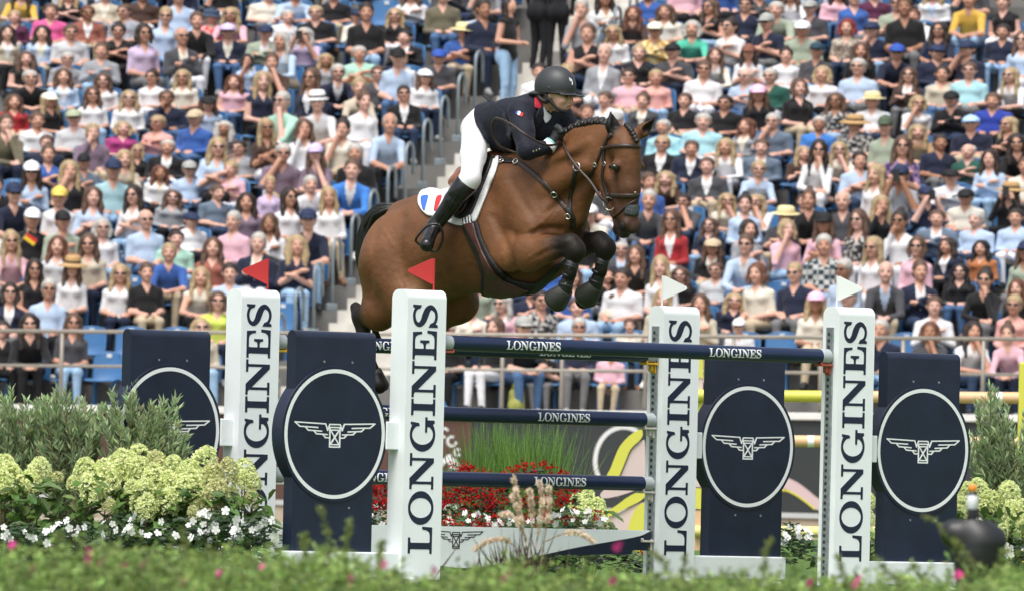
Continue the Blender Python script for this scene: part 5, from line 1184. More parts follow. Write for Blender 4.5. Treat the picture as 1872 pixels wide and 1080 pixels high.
def hair_mesh(kind):
    bl = Blob((-0.20, -0.20, -0.46), (0.20, 0.24, 0.20), 0.0125)
    bl.ell((0, 0.020, 0.034), (0.086, 0.102, 0.100), 0.01, 0)
    if kind == 'S': bl.ell((0, 0.05, -0.02), (0.080, 0.075, 0.075), 0.02, 0); bl.ell((0, -0.105, -0.055), (0.092, 0.105, 0.115), 0.015, 0, None, True); bl.ell((0, -0.02, -0.10), (0.12, 0.05, 0.085), 0.01, 0, None, True)
    elif kind == 'X': bl.ell((0, -0.03, 0.085), (0.083, 0.105, 0.080), 0.01, 0, None, True); bl.ell((0, -0.105, -0.055), (0.10, 0.11, 0.13), 0.015, 0, None, True)
    else:
        n = {'L': 0.30, 'B': 0.12, 'C': 0.24, 'U': 0.03}[kind]
        if kind == 'U': bl.ell((0, 0.06, 0.13), (0.042, 0.042, 0.038), 0.015, 0); bl.ell((0, 0.06, -0.03), (0.078, 0.06, 0.07), 0.02, 0)
        else:
            bl.cone((0, 0.065, 0.0), (0, 0.075, -n), 0.080, 0.055, 0.03, 0, (1.1, 0.7, 1))
            for s in (-1, 1):
                wdt = 0.034 if kind != 'C' else 0.050
                bl.cone((s * 0.072, 0.0, 0.04), (s * 0.086, -0.005, -n * 0.45), wdt * 0.8, wdt, 0.03, 0); bl.cone((s * 0.086, -0.005, -n * 0.45), (s * (0.085 if kind != 'B' else 0.07), -0.045, -n), wdt, wdt * 0.55, 0.02, 0)
        if kind == 'C':
            rr = random.Random(9)
            for q in range(26): a = rr.uniform(-3.3, 0.2); z = rr.uniform(-0.2, 0.10); bl.ell((0.105 * math.cos(a) , 0.02 - 0.09 * math.sin(a), z), (0.03, 0.03, 0.035), 0.012, 0)
        bl.ell((0, -0.115, -0.050), (0.068, 0.095, 0.128), 0.012, 0, None, True)
    V, F, _ = bl.surface(1)
    if kind == 'L':                                   # strands
        V = V + np.stack([0.004 * np.sin(V[:, 2] * 34 + V[:, 1] * 60), 0.004 * np.sin(V[:, 2] * 27 + V[:, 0] * 80), 0 * V[:, 0]], 1)
    return mesh_from('hair', V, F, [None], smooth=True)
HAIRM = {k: hair_mesh(k) for k in 'SXLBCU'}
def cap_mesh():
    bl = Blob((-0.16, -0.26, -0.10), (0.16, 0.17, 0.20), 0.0115)
    bl.ell((0, 0.016, 0.040), (0.094, 0.112, 0.098), 0.01, 0); bl.ell((0, 0.016, -0.075), (0.3, 0.3, 0.092), 0.006, 0, None, True)
    bl.ell((0, -0.115, 0.030), (0.078, 0.085, 0.010), 0.012, 0); bl.ell((0, 0, 0.142), (0.011, 0.011, 0.008), 0.006, 0)
    V, F, _ = bl.surface(1); return mesh_from('cap', V, F, [None], smooth=True)
CAPM = cap_mesh()
def hat_mesh(rim, crown, droop):
    b = MB(); b.lathe([(0.085, 0.045), (rim * 0.7, 0.040 - droop * 0.3), (rim, 0.036 - droop), (rim, 0.042 - droop), (rim * 0.7, 0.050 - droop * 0.3), (0.097, 0.056), (0.096, 0.075), (0.092, crown - 0.02), (0.070, crown), (0.02, crown - 0.008)], 24)
    k = len(b.v); b.lathe([(0.0965, 0.058), (0.0985, 0.060), (0.0975, 0.082), (0.095, 0.083)], 24, mi=1)
    me = mesh_from('hat', b.v, b.f, [None, None], b.mi, smooth=True); return me
HATM = {'B': hat_mesh(0.175, 0.145, 0.02), 'C': hat_mesh(0.165, 0.150, 0.0), 'W': hat_mesh(0.135, 0.140, 0.005), 'N': hat_mesh(0.14, 0.135, 0.035)}
HATC = {'B': ('straw', 'b08f62', '2a2422'), 'C': ('cream', 'dccf9f', 'cbbb88'), 'W': ('white', 'e9e9e9', '25252a'), 'N': ('navy', '3a4a60', '35445a')}
b = MB()
for s in (-1, 1):
    b.lathe([(0.004, -0.004), (0.024, -0.002), (0.026, 0.0), (0.024, 0.003), (0.004, 0.006)], 12, M=Matrix.Translation((s * 0.033, -0.104, 0.012)) @ Matrix.Rotation(R_(90), 4, 'X') @ Matrix.Scale(0.80, 4, (0, 1, 0)) @ Matrix.Rotation(R_(12 * s), 4, 'Y'))
    b.tube([(s * 0.058, -0.098, 0.016), (s * 0.082, -0.04, 0.016), (s * 0.084, 0.02, 0.010)], 0.003, 4)
b.tube([(-0.012, -0.107, 0.016), (0.012, -0.107, 0.016)], 0.003, 4); GLASSM = b.mesh('sunglasses', [mat('sunglass_black', (0.010, 0.009, 0.009), 0.25, 0.5)], smooth=True)
b = MB(); b.box((0, -0.215, -0.01), (0.072, 0.010, 0.145)); PHONEM = b.mesh('phone', [mat('phone_dark', (0.02, 0.02, 0.024), 0.3)])
# materials
def fabric(code):
    nm, hx = TOPS[code]; c = lin(hx); gy = 0.3 * c[0] + 0.5 * c[1] + 0.2 * c[2]; c = tuple(0.84 * (0.88 * q + 0.12 * gy) for q in c); name = 'fabric_' + nm.replace(' ', '_')
    if name in MATS: return MATS[name]
    m = mat(name, c, 0.85, 0.25, var=0.10, vscale=7, bump=0.55, bscale=9, sheen=0.15)
    if code in ('ST', 'FB', 'FP', 'FY', 'FR', 'CK', 'FK', 'FS'):
        n = m.node_tree.nodes; l = m.node_tree.links; pb = n['Principled BSDF']; tc = n.new('ShaderNodeTexCoord')
        if code == 'ST': t = n.new('ShaderNodeTexWave'); t.bands_direction = 'Z'; t.inputs['Scale'].default_value = 9
        elif code == 'CK': t = n.new('ShaderNodeTexChecker'); t.inputs['Scale'].default_value = 16
        else: t = n.new('ShaderNodeTexNoise'); t.inputs['Scale'].default_value = {'FB': 22, 'FS': 26}.get(code, 18); t.inputs['Detail'].default_value = 1
        l.new(tc.outputs['Object'], t.inputs['Vector'])
        cr_ = n.new('ShaderNodeValToRGB'); e = cr_.color_ramp.elements; e[0].position = 0.46; e[1].position = 0.54
        c2 = {'ST': '27304a', 'FB': '26262a', 'FP': '3c2f58', 'FY': 'e8d9a8', 'FR': 'c8323c', 'CK': '2e4048', 'FK': '8a8488', 'FS': '7d6f66'}[code]
        e[0].color = (*lin(c2), 1); e[1].color = (*c, 1)
        l.new(t.outputs['Fac'] if code != 'CK' else t.outputs['Fac'], cr_.inputs[0]); l.new(cr_.outputs[0], pb.inputs['Base Color'])
    return m
SKINS = [mat('skin_%d' % i, c, 0.55, 0.3, var=0.07, vscale=14) for i, c in enumerate(((0.60, 0.35, 0.265), (0.56, 0.31, 0.225), (0.50, 0.265, 0.185), (0.62, 0.37, 0.295), (0.36, 0.18, 0.11)))]
EYED = mat('eye_dark', (0.11, 0.065, 0.05), 0.5); LIPM = mat('lip', (0.40, 0.16, 0.13), 0.5)
TROU = [mat('trouser_%s' % n, lin(h), 0.85, 0.25, var=0.15, vscale=6, bump=0.4, bscale=9) for n, h in (('jeans', '4a668c'), ('dark_jeans', '2c3a52'), ('black', '1d1d20'), ('beige', 'b8a88e'), ('pale_jeans', '94b2cf'), ('grey', '6f6f70'), ('white', 'dcdce0'), ('navy', '20283c'))]
SHOES = [mat('shoe_%s' % n, lin(h), 0.6) for n, h in (('white', 'd8d6d2'), ('black', '202022'), ('brown', '7a563c'), ('grey', '8c8c8c'))]
def hairmat(c): return mat('hair_' + HAIRC[c][0], lin(HAIRC[c][1]), 0.55, 0.4, var=0.30, vscale=26, bump=0.5, bscale=60)
def plain(nm, hx, r=0.75): return mat(nm, lin(hx), r, 0.3, var=0.06, vscale=10, bump=0.1)
def setm(o, i, m_): o.material_slots[i].link = 'OBJECT'; o.material_slots[i].material = m_
cr_rng = random.Random(21)
PEOPLE = []                                    # (row, along, x, y, spec)
OCC = {}
def place(px, py, kid):
    best = []
    for k in range(NROW):
        p = on_plane(px, py, H_L + SB_ * (TREAD * k - 0.02), SB_); a = (p - H_L).dot(ST); hgt = p.z - row_floor(k, a)
        best.append((abs(hgt - (0.96 if kid else HEAD_H)) + (0.5 if AISLE_L - 0.22 < a < AISLE_L + AISLE_W + 0.22 else 0), k, a, hgt))
    best.sort()
    for c in best[:3]:
        if all(abs(c[2] - q) > 0.36 for q in OCC.get(c[1], [])): break
    else: c = best[0]
    OCC.setdefault(c[1], []).append(c[2]); return c[1:]
for ox, oy, sc, txt in CROWD:
    for e in txt.split('|'):
        q = e.split(','); x, y = ox + float(q[0]) / sc, oy + float(q[1]) / sc; fl = q[4] if len(q) > 4 else ''
        caps = [c for c in fl if c.isupper()]
        PEOPLE.append((x, y, q[2], q[3], fl))
PEOPLE.sort(key=lambda t: -t[1])
PLACED = []
for x, y, top, hr, fl in PEOPLE:
    lo = ''.join(c for i, c in enumerate(fl) if c.islower()); k, a, hgt = place(x, y, 'k' in lo); PLACED.append((k, a, hgt, x, y, top, hr, fl, lo))
ORD = lambda n: '%d%s' % (n, 'th' if 10 <= n % 100 <= 20 else {1: 'st', 2: 'nd', 3: 'rd'}.get(n % 10, 'th'))
ROWN = ['front row'] + [ORD(i + 1) + ' row' for i in range(1, NROW)]
mid = AISLE_L + AISLE_W / 2
rank = {}
for k in range(NROW):
    l = sorted([p for p in PLACED if p[0] == k and p[1] < mid], key=lambda p: -p[1]); r = sorted([p for p in PLACED if p[0] == k and p[1] >= mid], key=lambda p: p[1])
    for i, p in enumerate(l): rank[id(p)] = ORD(i + 1) + ' left of stairs'
    for i, p in enumerate(r): rank[id(p)] = ORD(i + 1) + ' right of stairs'
for pl in PLACED:
    k, a, hgt, x, y, top, hr, fl, lo = pl
    kid = 'k' in lo; sex = 'm' if hr[1] == 'S' and hr[0] != 'b' else 'f'
    if hr == 'bS' and cr_rng.random() < 0.5: sex = 'm'
    pose = 1 if 'c' in lo else 2 if ('f' in lo and cr_rng.random() < 0.35) else 5 if 'f' in lo else 4 if 'p' in lo else cr_rng.choice((0, 0, 0, 3, 1, 0))
    me, hd = person_mesh(sex, pose)
    o = link('person', me); s = max(0.74, min(1.12, hgt / hd[2] * 0.98)); sw = (0.84 if kid else 1.13) * cr_rng.uniform(0.96, 1.05)
    yaw = 0.16 * (x - 900) / 900 + (cr_rng.uniform(-0.15, 0.15) if cr_rng.random() < 0.6 else cr_rng.uniform(-0.5, 0.5))
    o.location = row_pt(k, a, 0.02); o.rotation_euler = (cr_rng.uniform(-0.03, 0.07), cr_rng.uniform(-0.06, 0.06), SROT - SROT * 0.8 - yaw); o.scale = (sw * cr_rng.uniform(0.94, 1.08), sw, s)
    sk = cr_rng.choice(SKINS[:4]) if cr_rng.random() < 0.93 else SKINS[4]
    f = fabric(top); inner = fabric(cr_rng.choice(('w', 'w', 'cr', 'lb'))) if 'v' in lo else f
    longs = 'v' in lo or cr_rng.random() < (0.32 if sex == 'm' else 0.36)
    tr = cr_rng.choice(TROU); 
    for i, m_ in enumerate((sk, f, sk if 't' in lo else f, f if longs and 't' not in lo else sk, inner, tr, cr_rng.choice(SHOES), EYED, LIPM)): setm(o, i, m_)
    H = Matrix.Translation(Vector(hd)) @ Matrix.Scale(1.11, 4); inv = Vector((1 / sw, 1 / sw, 1 / s)) * (0.88 if kid else 1.06)
    words = []
    hk = {'S': 'S', 'L': 'L', 'B': 'B', 'C': 'C', 'U': 'U'}[hr[1]]
    h_ = link('hair', HAIRM['X' if hr[0] == 'x' else hk], o); h_.matrix_local = H; setm(h_, 0, hairmat('g' if hr[0] == 'x' else hr[0]))
    hairw = 'bald head' if hr[0] == 'x' else {'S': 'short ', 'L': 'long ', 'B': 'bobbed ', 'C': 'curly ', 'U': 'tied '}[hr[1]] + HAIRC[hr[0]][0] + ' hair'
    ui = next((i for i, c in enumerate(fl) if c.isupper()), -1)
    if ui >= 0 and fl[ui] == 'C':
        cc = fl[ui + 1]; c_ = link('cap', CAPM, o); c_.matrix_local = H; setm(c_, 0, plain('cap_' + CAPC[cc][0].replace(' ', '_'), CAPC[cc][1])); hairw = CAPC[cc][0] + ' cap'
    elif ui >= 0:
        cc = fl[ui + 1]; c_ = link('hat', HATM[cc], o); c_.matrix_local = H @ Matrix.Translation((0, 0.012, 0)) @ Matrix.Rotation(R_(6), 4, 'X'); setm(c_, 0, plain('hat_' + HATC[cc][0], HATC[cc][1])); setm(c_, 1, plain('hatband_' + HATC[cc][0], HATC[cc][2])); hairw = HATC[cc][0] + ' hat'
    if 's' in lo: g_ = link('sunglasses', GLASSM, o); g_.matrix_local = H @ Matrix.Translation((0, 0.0, 0.0))
    if 'p' in lo: g_ = link('phone', PHONEM, o); g_.matrix_local = H
    tag(o, '%s top, %s%s, %s, %s' % ('spectator in ' + TOPS[top][0], hairw, ', sunglasses' if 's' in lo else '', ROWN[k], rank[id(pl)]), 'person', 'spectators seated in the stand')
    seat_at(k, a)
# half-hidden people filling the widest gaps and the rows cut by the top of the picture: one mass
EMPTY = ((385, 162), (252, 154), (456, 245), (26, 326), (707, 12), (684, 120), (247, 500), (168, 598), (241, 598), (324, 598), (200, 646), (517, 570), (1473, 240), (1812, 371), (1433, 513), (1430, 612), (1658, 609), (1803, 611))
fills = []; FR_ = random.Random(77)
for k in range(1, 18):
    occ = sorted(OCC.get(k, []) + [AISLE_L - 0.3, AISLE_L + 0.2, AISLE_L + 0.7, AISLE_L + 1.1, AISLE_L + AISLE_W + 0.3, -0.9 - 0.24 * k, 14.6 - 0.24 * k])
    for a0, a1 in zip(occ[:-1], occ[1:]):
        n_ = int((a1 - a0) / 0.50) - 1
        for q in range(n_):
            a = a0 + (a1 - a0) * (q + 1) / (n_ + 1); pz = row_pt(k, a, -0.02, HEAD_H); x, y = to_px(pz)
            if y > 560 or y < -110 or not -30 < x < 1900 or any(abs(x - ex) < 34 and -10 < ey - y < 75 for ex, ey in EMPTY): continue
            fills.append((k, a))
mv, mf, mi_, mm_ = [], [], [], []; nv = 0
def slot(m_):
    if m_ not in mm_: mm_.append(m_)
    return mm_.index(m_)
def grab(me):
    v = np.zeros(len(me.vertices) * 3); me.vertices.foreach_get('co', v); f = np.zeros(len(me.polygons) * 4, dtype=np.int64); me.polygons.foreach_get('vertices', f); q = np.zeros(len(me.polygons), dtype=np.int32); me.polygons.foreach_get('material_index', q); return v.reshape(-1, 3), f.reshape(-1, 4), q
GRAB = {}
for k, a in fills:
    sex = FR_.choice('mf'); pose = FR_.choice((0, 0, 1, 3, 5)); me, hd = person_mesh(sex, pose); f_ = fabric(FR_.choice(('w', 'k', 'n', 'be', 'g', 'lb', 'cr', 'dg', 'p', 'st', 'mv', 'sg', 'b'))); sk = FR_.choice(SKINS[:4]); tr = FR_.choice(TROU); sl = FR_.choice((f_, sk, sk))
    M = Matrix.Translation(row_pt(k, a, 0.02)) @ Matrix.Rotation(FR_.uniform(-0.4, 0.4), 4, 'Z') @ Matrix.Diagonal((1.12, 1.10, FR_.uniform(0.93, 1.0), 1)); hm_ = M @ Matrix.Translation(Vector(hd)) @ Matrix.Scale(1.11, 4)
    for key, me_, mat_, ms in (((sex, pose), me, M, (sk, f_, f_, sl, f_, tr, SHOES[1], EYED, LIPM)), (('h', sex), HAIRM[FR_.choice('SS' if sex == 'm' else 'LLBU')], hm_, (hairmat(FR_.choice('bmmdg')),))):
        if me_.name not in GRAB: GRAB[me_.name] = grab(me_)
        v, f, q = GRAB[me_.name]; A = np.array(mat_); mv.append(v @ A[:3, :3].T + A[:3, 3]); mf.append(f + nv); nv += len(v); lut = np.array([slot(m_) for m_ in ms]); mi_.append(lut[q])
    seat_at(k, a)
if fills:
    o = link('crowd', mesh_from('crowd', np.concatenate(mv), np.concatenate(mf), mm_, np.concatenate(mi_), smooth=True)); tag(o, 'half-hidden spectators filling the gaps between the others in the stand', 'crowd', kind='stuff')

for ex, ey in ((385, 162), (252, 154), (456, 245), (26, 326), (393, 158), (707, 12), (684, 120), (247, 500), (168, 598), (241, 598), (324, 598), (200, 646), (517, 570), (1262, 28), (1473, 240), (1812, 371), (1433, 513), (1430, 612), (1658, 609), (1803, 611), (560, 350), (545, 325), (170, 690), (1092, 195)):
    k, a, _ = sorted([(abs(p.z - row_floor(kk, (p - H_L).dot(ST)) - 0.78), kk, (p - H_L).dot(ST)) for kk in range(NROW) for p in (on_plane(ex, ey, H_L + SB_ * (TREAD * kk + 0.24), SB_),)])[0][1:] + (0,)
    seat_at(k, a)
# people standing on the stairs
def standing(px, depth_row, top_c, leg_m, arm, label, turn):
    bl = Blob((-0.40, -0.40, -0.02), (0.40, 0.40, 1.85), 0.016)
    bl.cone((0, 0, 0.95), (0, 0.01, 1.25), 0.125, 0.11, 0.05, 1, (1.2, 1, 1)); bl.cone((0, 0.01, 1.25), (0, 0.01, 1.42), 0.115, 0.08, 0.05, 1, (1.25, 0.9, 1)); bl.cone((0, 0, 1.42), (0, -0.01, 1.55), 0.05, 0.05, 0.03, 0)
    bl.ell((0, -0.015, 1.63), (0.078, 0.095, 0.112), 0.02, 0); bl.cone((0, -0.10, 1.63), (0, -0.118, 1.60), 0.010, 0.013, 0.012, 0)
    for s in (-1, 1):
        bl.cone((0, 0, 1.41), (s * 0.165, 0, 1.40), 0.06, 0.058, 0.04, 1); El = (s * 0.23, 0.02, 1.12); Wr = (s * 0.12, -0.22, 1.10) if arm else (s * 0.22, -0.04, 0.88)
        bl.cone((s * 0.165, 0, 1.40), El, 0.052, 0.042, 0.02, 2); bl.cone(El, Wr, 0.04, 0.03, 0.015, 3); bl.cone(Wr, (Wr[0] * 0.7, Wr[1] - 0.06, Wr[2] - 0.01), 0.03, 0.026, 0.012, 0)
        bl.ell((s * 0.075, 0.06, 0.90), (0.10, 0.10, 0.13), 0.05, 5)
        bl.cone((s * 0.085, 0, 0.92), (s * 0.095, -0.03, 0.50), 0.095, 0.062, 0.03, 5); bl.cone((s * 0.095, -0.03, 0.50), (s * 0.10, 0.02, 0.10), 0.058, 0.042, 0.02, 5)
        bl.cone((s * 0.10, 0.02, 0.07), (s * 0.12, -0.14, 0.035), 0.04, 0.032, 0.02, 6)
    V, F, lab = bl.surface(1); flb = np.array([np.bincount(r).argmax() for r in lab[F]]); me = mesh_from('person', V, F, [SKINS[1], fabric(top_c), SKINS[1] if arm else fabric(top_c), SKINS[1] if arm else fabric(top_c), fabric(top_c), leg_m, SHOES[0]], mi=flb, smooth=True)
    o = link('person', me); p = on_plane(px, 60, H_L + SB_ * (TREAD * depth_row - 0.3), SB_); a = (p - H_L).dot(ST); o.location = row_pt(depth_row, a, -0.3, 0.004); o.rotation_euler = (0, 0, SROT + turn)
    h_ = link('hair', HAIRM['L'], o); h_.location = (0, 0, 1.63); setm(h_, 0, hairmat('d')); tag(o, label, 'person')
standing(930, 12, 'k', TROU[4], True, 'woman standing on the stairs in black top and pale blue jeans', R_(70))
standing(985, 14, 'k', TROU[2], False, 'standing person dressed all in black higher on the stairs, left of two', R_(150))
standing(1018, 14, 'k', TROU[2], False, 'standing person dressed all in black higher on the stairs, right of two', R_(200))
# ================================================================ planting
PR_ = np.random.default_rng(11)
def unit(v): return v / np.maximum(np.linalg.norm(v, axis=1, keepdims=True), 1e-9)
class Leaves:
    """many small folded leaves in one mesh, each with its own tint"""
    def __init__(s): s.V = []; s.T = []; s.n = 0
    def add(s, base, d, L, W, tint, up=None, fold=0.25, droop=0.0, oval=False):
        base = np.asarray(base, float); n = len(base); d = unit(np.asarray(d, float)); L = np.broadcast_to(np.asarray(L, float).reshape(-1, 1), (n, 1)); W = np.broadcast_to(np.asarray(W, float).reshape(-1, 1), (n, 1))
        r = PR_.normal(size=(n, 3)) if up is None else np.broadcast_to(np.asarray(up, float), (n, 3)) + PR_.normal(size=(n, 3)) * 0.25
        sd = unit(np.cross(d, r)); nm = np.cross(sd, d)
        mid = base + d * L * 0.45; tip = base + d * L - np.array((0, 0, 1.0)) * droop * L
        if oval:
            m2 = base + d * L * 0.78 - np.array((0, 0, 1.0)) * droop * L * 0.5; m1 = base + d * L * 0.35
            q = np.stack([base, m1 + sd * W / 2 + nm * W * fold, m2 + sd * W * 0.36 + nm * W * fold, tip, tip, m2 - sd * W * 0.36 + nm * W * fold, m1 - sd * W / 2 + nm * W * fold, base], 1)
            q = q[:, [0, 1, 2, 3, 0, 3, 5, 6]]; rep = 8
        else:
            q = np.stack([base, mid + sd * W / 2 + nm * W * fold, tip, mid - sd * W / 2 + nm * W * fold], 1); rep = 4
        s.V.append(q.reshape(-1, 3)); s.T.append(np.repeat(np.broadcast_to(np.asarray(tint, float), (n, 3)), rep, 0)); s.n += n
    def build(s, name, m_, parent=None, kind='stuff'):
        V = np.concatenate(s.V); T = np.concatenate(s.T); F = np.arange(len(V)).reshape(-1, 4)
        o = link(name, mesh_from(name, V, F, [m_], smooth=False, tint=T), parent)
        if kind: o['kind'] = kind
        return o
def tints(n, c, v=0.25, hue=0.08):
    c = np.asarray(c, float); return np.clip(c * (1 + PR_.normal(size=(n, 1)) * v) * (1 + PR_.normal(size=(n, 3)) * hue), 0.004, 0.95)
LEAFM = attr_mat('leaf', 0.5, 0.35, trans=0.30); LEAFG = attr_mat('leaf_glossy', 0.32, 0.5, trans=0.20); PETAL = attr_mat('petal', 0.7, 0.2, trans=0.40); STEMM = mat('stem', (0.10, 0.075, 0.035), 0.8); STEMG = mat('stem_green', (0.10, 0.16, 0.05), 0.7)
def floor_at(px, depth): p = at(px, 900, depth); return Vector((p.x, depth, 0.0))
# ---- narrow-leaved shrubs
def shrub(tips, basepx, depth, label, col):
    """tips: photo pixels of shoot ends"""
    bp = floor_at(basepx, depth); r = empty('willow_shrub', bp, 0, label, 'shrub', 'narrow-leaved grey-green shrubs'); lv = Leaves(); b = MB()
    for (tx, ty) in tips:
        dp = depth + PR_.uniform(-0.17, 0.17); tip = at(tx, ty, dp) - bp; root = Vector((PR_.uniform(-.12, .12), PR_.uniform(-.12, .12), 0))
        pts = []
        for i in range(9):
            t = i / 8; p = root.lerp(tip, t); p.x += (tip.x - root.x) * (t * t - t) * 0.5; p.z += (tip.z) * 0.12 * math.sin(math.pi * t); pts.append(p)
        b.tube(pts, [0.006 - 0.0045 * i / 8 for i in range(9)], 5)
        A = np.array([tuple(p) for p in pts]); n = 105
        t = np.sort(PR_.uniform(0.22, 1.0, n)) * 7.999; i = t.astype(int); f = (t - i)[:, None]; base = A[i] * (1 - f) + A[i + 1] * f; tan = unit(A[i + 1] - A[i])
        out = unit(PR_.normal(size=(n, 3)) * np.array((1, 1, 0.35))); g = (t / 8)[:, None]
        d = tan * (0.55 + 0.5 * g) + out * (0.9 - 0.35 * g)
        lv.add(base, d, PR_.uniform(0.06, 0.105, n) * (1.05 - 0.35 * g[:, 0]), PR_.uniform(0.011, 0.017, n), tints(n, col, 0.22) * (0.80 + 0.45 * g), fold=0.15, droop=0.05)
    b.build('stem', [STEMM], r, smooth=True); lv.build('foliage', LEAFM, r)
def tipset(x0, x1, prof, n, seed):
    rr = random.Random(seed); o = []
    for _ in range(n):
        x = rr.uniform(x0, x1); y = np.interp(x, [p[0] for p in prof], [p[1] for p in prof]); o.append((x, y + abs(rr.gauss(0, 1)) * 45))
    return o
prof = [(-40, 730), (20, 712), (60, 735), (100, 715), (125, 712), (150, 745), (190, 735), (205, 716), (245, 705), (262, 738), (300, 735), (325, 728), (345, 790)]
GG = (0.29, 0.37, 0.20)
shrub([(20, 712), (-20, 720)] + tipset(-60, 90, prof, 50, 1), 30, 60.9, 'grey-green narrow-leaved shrub at the far left edge', GG)
shrub([(105, 713), (122, 712), (150, 730)] + tipset(60, 190, prof, 60, 2), 130, 60.8, 'grey-green narrow-leaved shrub behind the hydrangeas, middle of the left three', GG)
shrub([(205, 716), (245, 703), (322, 728), (300, 735)] + tipset(180, 345, prof, 64, 3), 255, 60.52, 'grey-green narrow-leaved shrub in front of the far left navy panel', GG)
profr = [(1755, 850), (1775, 760), (1785, 735), (1812, 705), (1840, 745), (1880, 760), (1920, 740)]
shrub([(1785, 735), (1810, 706), (1820, 720), (1840, 742)] + tipset(1765, 1920, profr, 50, 4), 1840, 64.2, 'grey-green narrow-leaved shrub at the right edge beside the navy panel', GG)
# ---- hydrangeas
def floret_head(seed, brown=0.0):
    rr = np.random.default_rng(seed); lv = Leaves(); n = 300
    u = rr.uniform(0, 1, n); th = rr.uniform(0, 2 * np.pi, n); z = -0.10 + 0.20 * u; rad = 0.080 * np.sqrt(np.clip(1 - ((u - 0.30) / 0.72) ** 2, 0.02, 1)) * rr.uniform(0.86, 1.10, n)
    c = np.stack([rad * np.cos(th), rad * np.sin(th), z], 1); nrm = unit(np.stack([np.cos(th), np.sin(th), 0.5 + 1.2 * (u - 0.3)], 1) + rr.normal(size=(n, 3)) * 0.35)
    t = np.clip(np.array((0.71, 0.79, 0.39)) * (1 + rr.normal(size=(n, 1)) * 0.13) + rr.uniform(0, 0.16, (n, 1)) * np.array((1, 0.9, 0.8)), 0.02, 0.9)
    if brown: t = t * (1 - brown) + np.array((0.42, 0.34, 0.16)) * brown
    a = unit(np.cross(nrm, rr.normal(size=(n, 3)))); b_ = np.cross(nrm, a)
    for k in range(4):
        d = a * math.cos(k * math.pi / 2) + b_ * math.sin(k * math.pi / 2)
        lv.add(c, d + nrm * 0.25, rr.uniform(0.013, 0.019, n), rr.uniform(0.013, 0.017, n), t * (0.94 + 0.12 * rr.random((n, 1))), up=None, fold=0.1)
    V = np.concatenate(lv.V); T = np.concatenate(lv.T); return mesh_from('flower_head', V, np.arange(len(V)).reshape(-1, 4), [PETAL], tint=T)
HEADS = [floret_head(1), floret_head(2), floret_head(3, 0.3), floret_head(4)]
def hydrangea(heads, depth, label, leaves=170, grp='lime hydrangea bushes'):
    xs = [h[0] for h in heads]; bp = floor_at(sum(xs) / len(xs), depth); r = empty('hydrangea', bp, 0, label, 'hydrangea', grp); b = MB(); rr = random.Random(int(xs[0])); ymin = min(h[1] for h in heads)
    for i, (x, y, s) in enumerate(heads):
        dp = depth + 0.22 - 0.0045 * (y - ymin); p = at(x, y + 9, dp) - bp
        o = link('flower_head', HEADS[2 if s < 0 else rr.choice((0, 1, 3))], r); s = abs(s) * 0.93; o.location = p; o.scale = (s, s, s * rr.uniform(0.88, 1.12)); o.rotation_euler = (rr.uniform(-.35, .25), rr.uniform(-.3, .3), rr.uniform(0, 6))
        b.tube([(p.x * 0.55, 0.05, 0), (p.x * 0.9, p.y + 0.02, p.z * 0.5), tuple(p - Vector((0, 0, 0.05)))], [0.006, 0.005, 0.004], 5)
    b.build('stem', [mat('hydrangea_stem', (0.16, 0.075, 0.035), 0.7)], r, smooth=True)
    w = (max(xs) - min(xs)) / 300 / 2 + 0.08; lv = Leaves(); n = leaves
    zt = at(xs[0], sum(h[1] for h in heads) / len(heads), depth).z
    base = np.stack([PR_.uniform(-w, w, n), PR_.uniform(-0.16, 0.22, n), 0.08 + (zt - 0.13) * PR_.uniform(0, 1, n) ** 0.8], 1)
    d = np.stack([PR_.normal(size=n) * 0.8, -np.abs(PR_.normal(size=n)) * 0.8, PR_.normal(size=n) * 0.35 - 0.05], 1)
    lv.add(base, d, PR_.uniform(0.08, 0.13, n), PR_.uniform(0.04, 0.065, n), tints(n, (0.085, 0.155, 0.035), 0.28), up=(0, -0.3, 1), fold=0.12, droop=0.2, oval=True); lv.build('foliage', LEAFM, r)
Z1 = lambda x, y, s=1.0: (x / 2.7, 680 + y / 2.7, s)
hydrangea([Z1(-40, 470), Z1(20, 450), Z1(55, 500), Z1(195, 468, 1.0), Z1(150, 510, .8), Z1(285, 497, -.5), Z1(0, 520, .9)], 60.15, 'lime hydrangea at the far left edge with widely spaced heads', 150)
hydrangea([Z1(425, 470), Z1(450, 545, .95), Z1(520, 490, 1.05), Z1(560, 450, .8), Z1(600, 430), Z1(360, 520, .5), Z1(540, 632, -.5), Z1(690, 405), Z1(675, 460, .95)], 60.1, 'lime hydrangea with a dense bank of heads, second from the left edge', 170)
hydrangea([Z1(770, 430, -.9), Z1(760, 500), Z1(715, 590, 1.1), Z1(720, 640, .8), Z1(840, 530, .9), Z1(830, 610, .9), Z1(860, 450, .9), Z1(650, 545, .6)], 60.0, 'lime hydrangea with low hanging heads, third from the left edge', 170)
hydrangea([Z1(940, 545, 1.15), Z1(930, 470, .9), Z1(1010, 415, 1.05), Z1(1050, 490, -.9), Z1(1068, 580, -1.0), Z1(955, 670, -.5), Z1(1030, 680, -.35), Z1(1125, 460, -.8)], 59.95, 'lime hydrangea in front of the far left pillar, with browning heads', 170)
hydrangea([Z1(1210, 460, .85), Z1(1195, 510, .75), Z1(1250, 515, .6), Z1(1240, 600, -.6), Z1(1150, 590, .6)], 60.2, 'small lime hydrangea overlapping the letters of the far left pillar', 90)
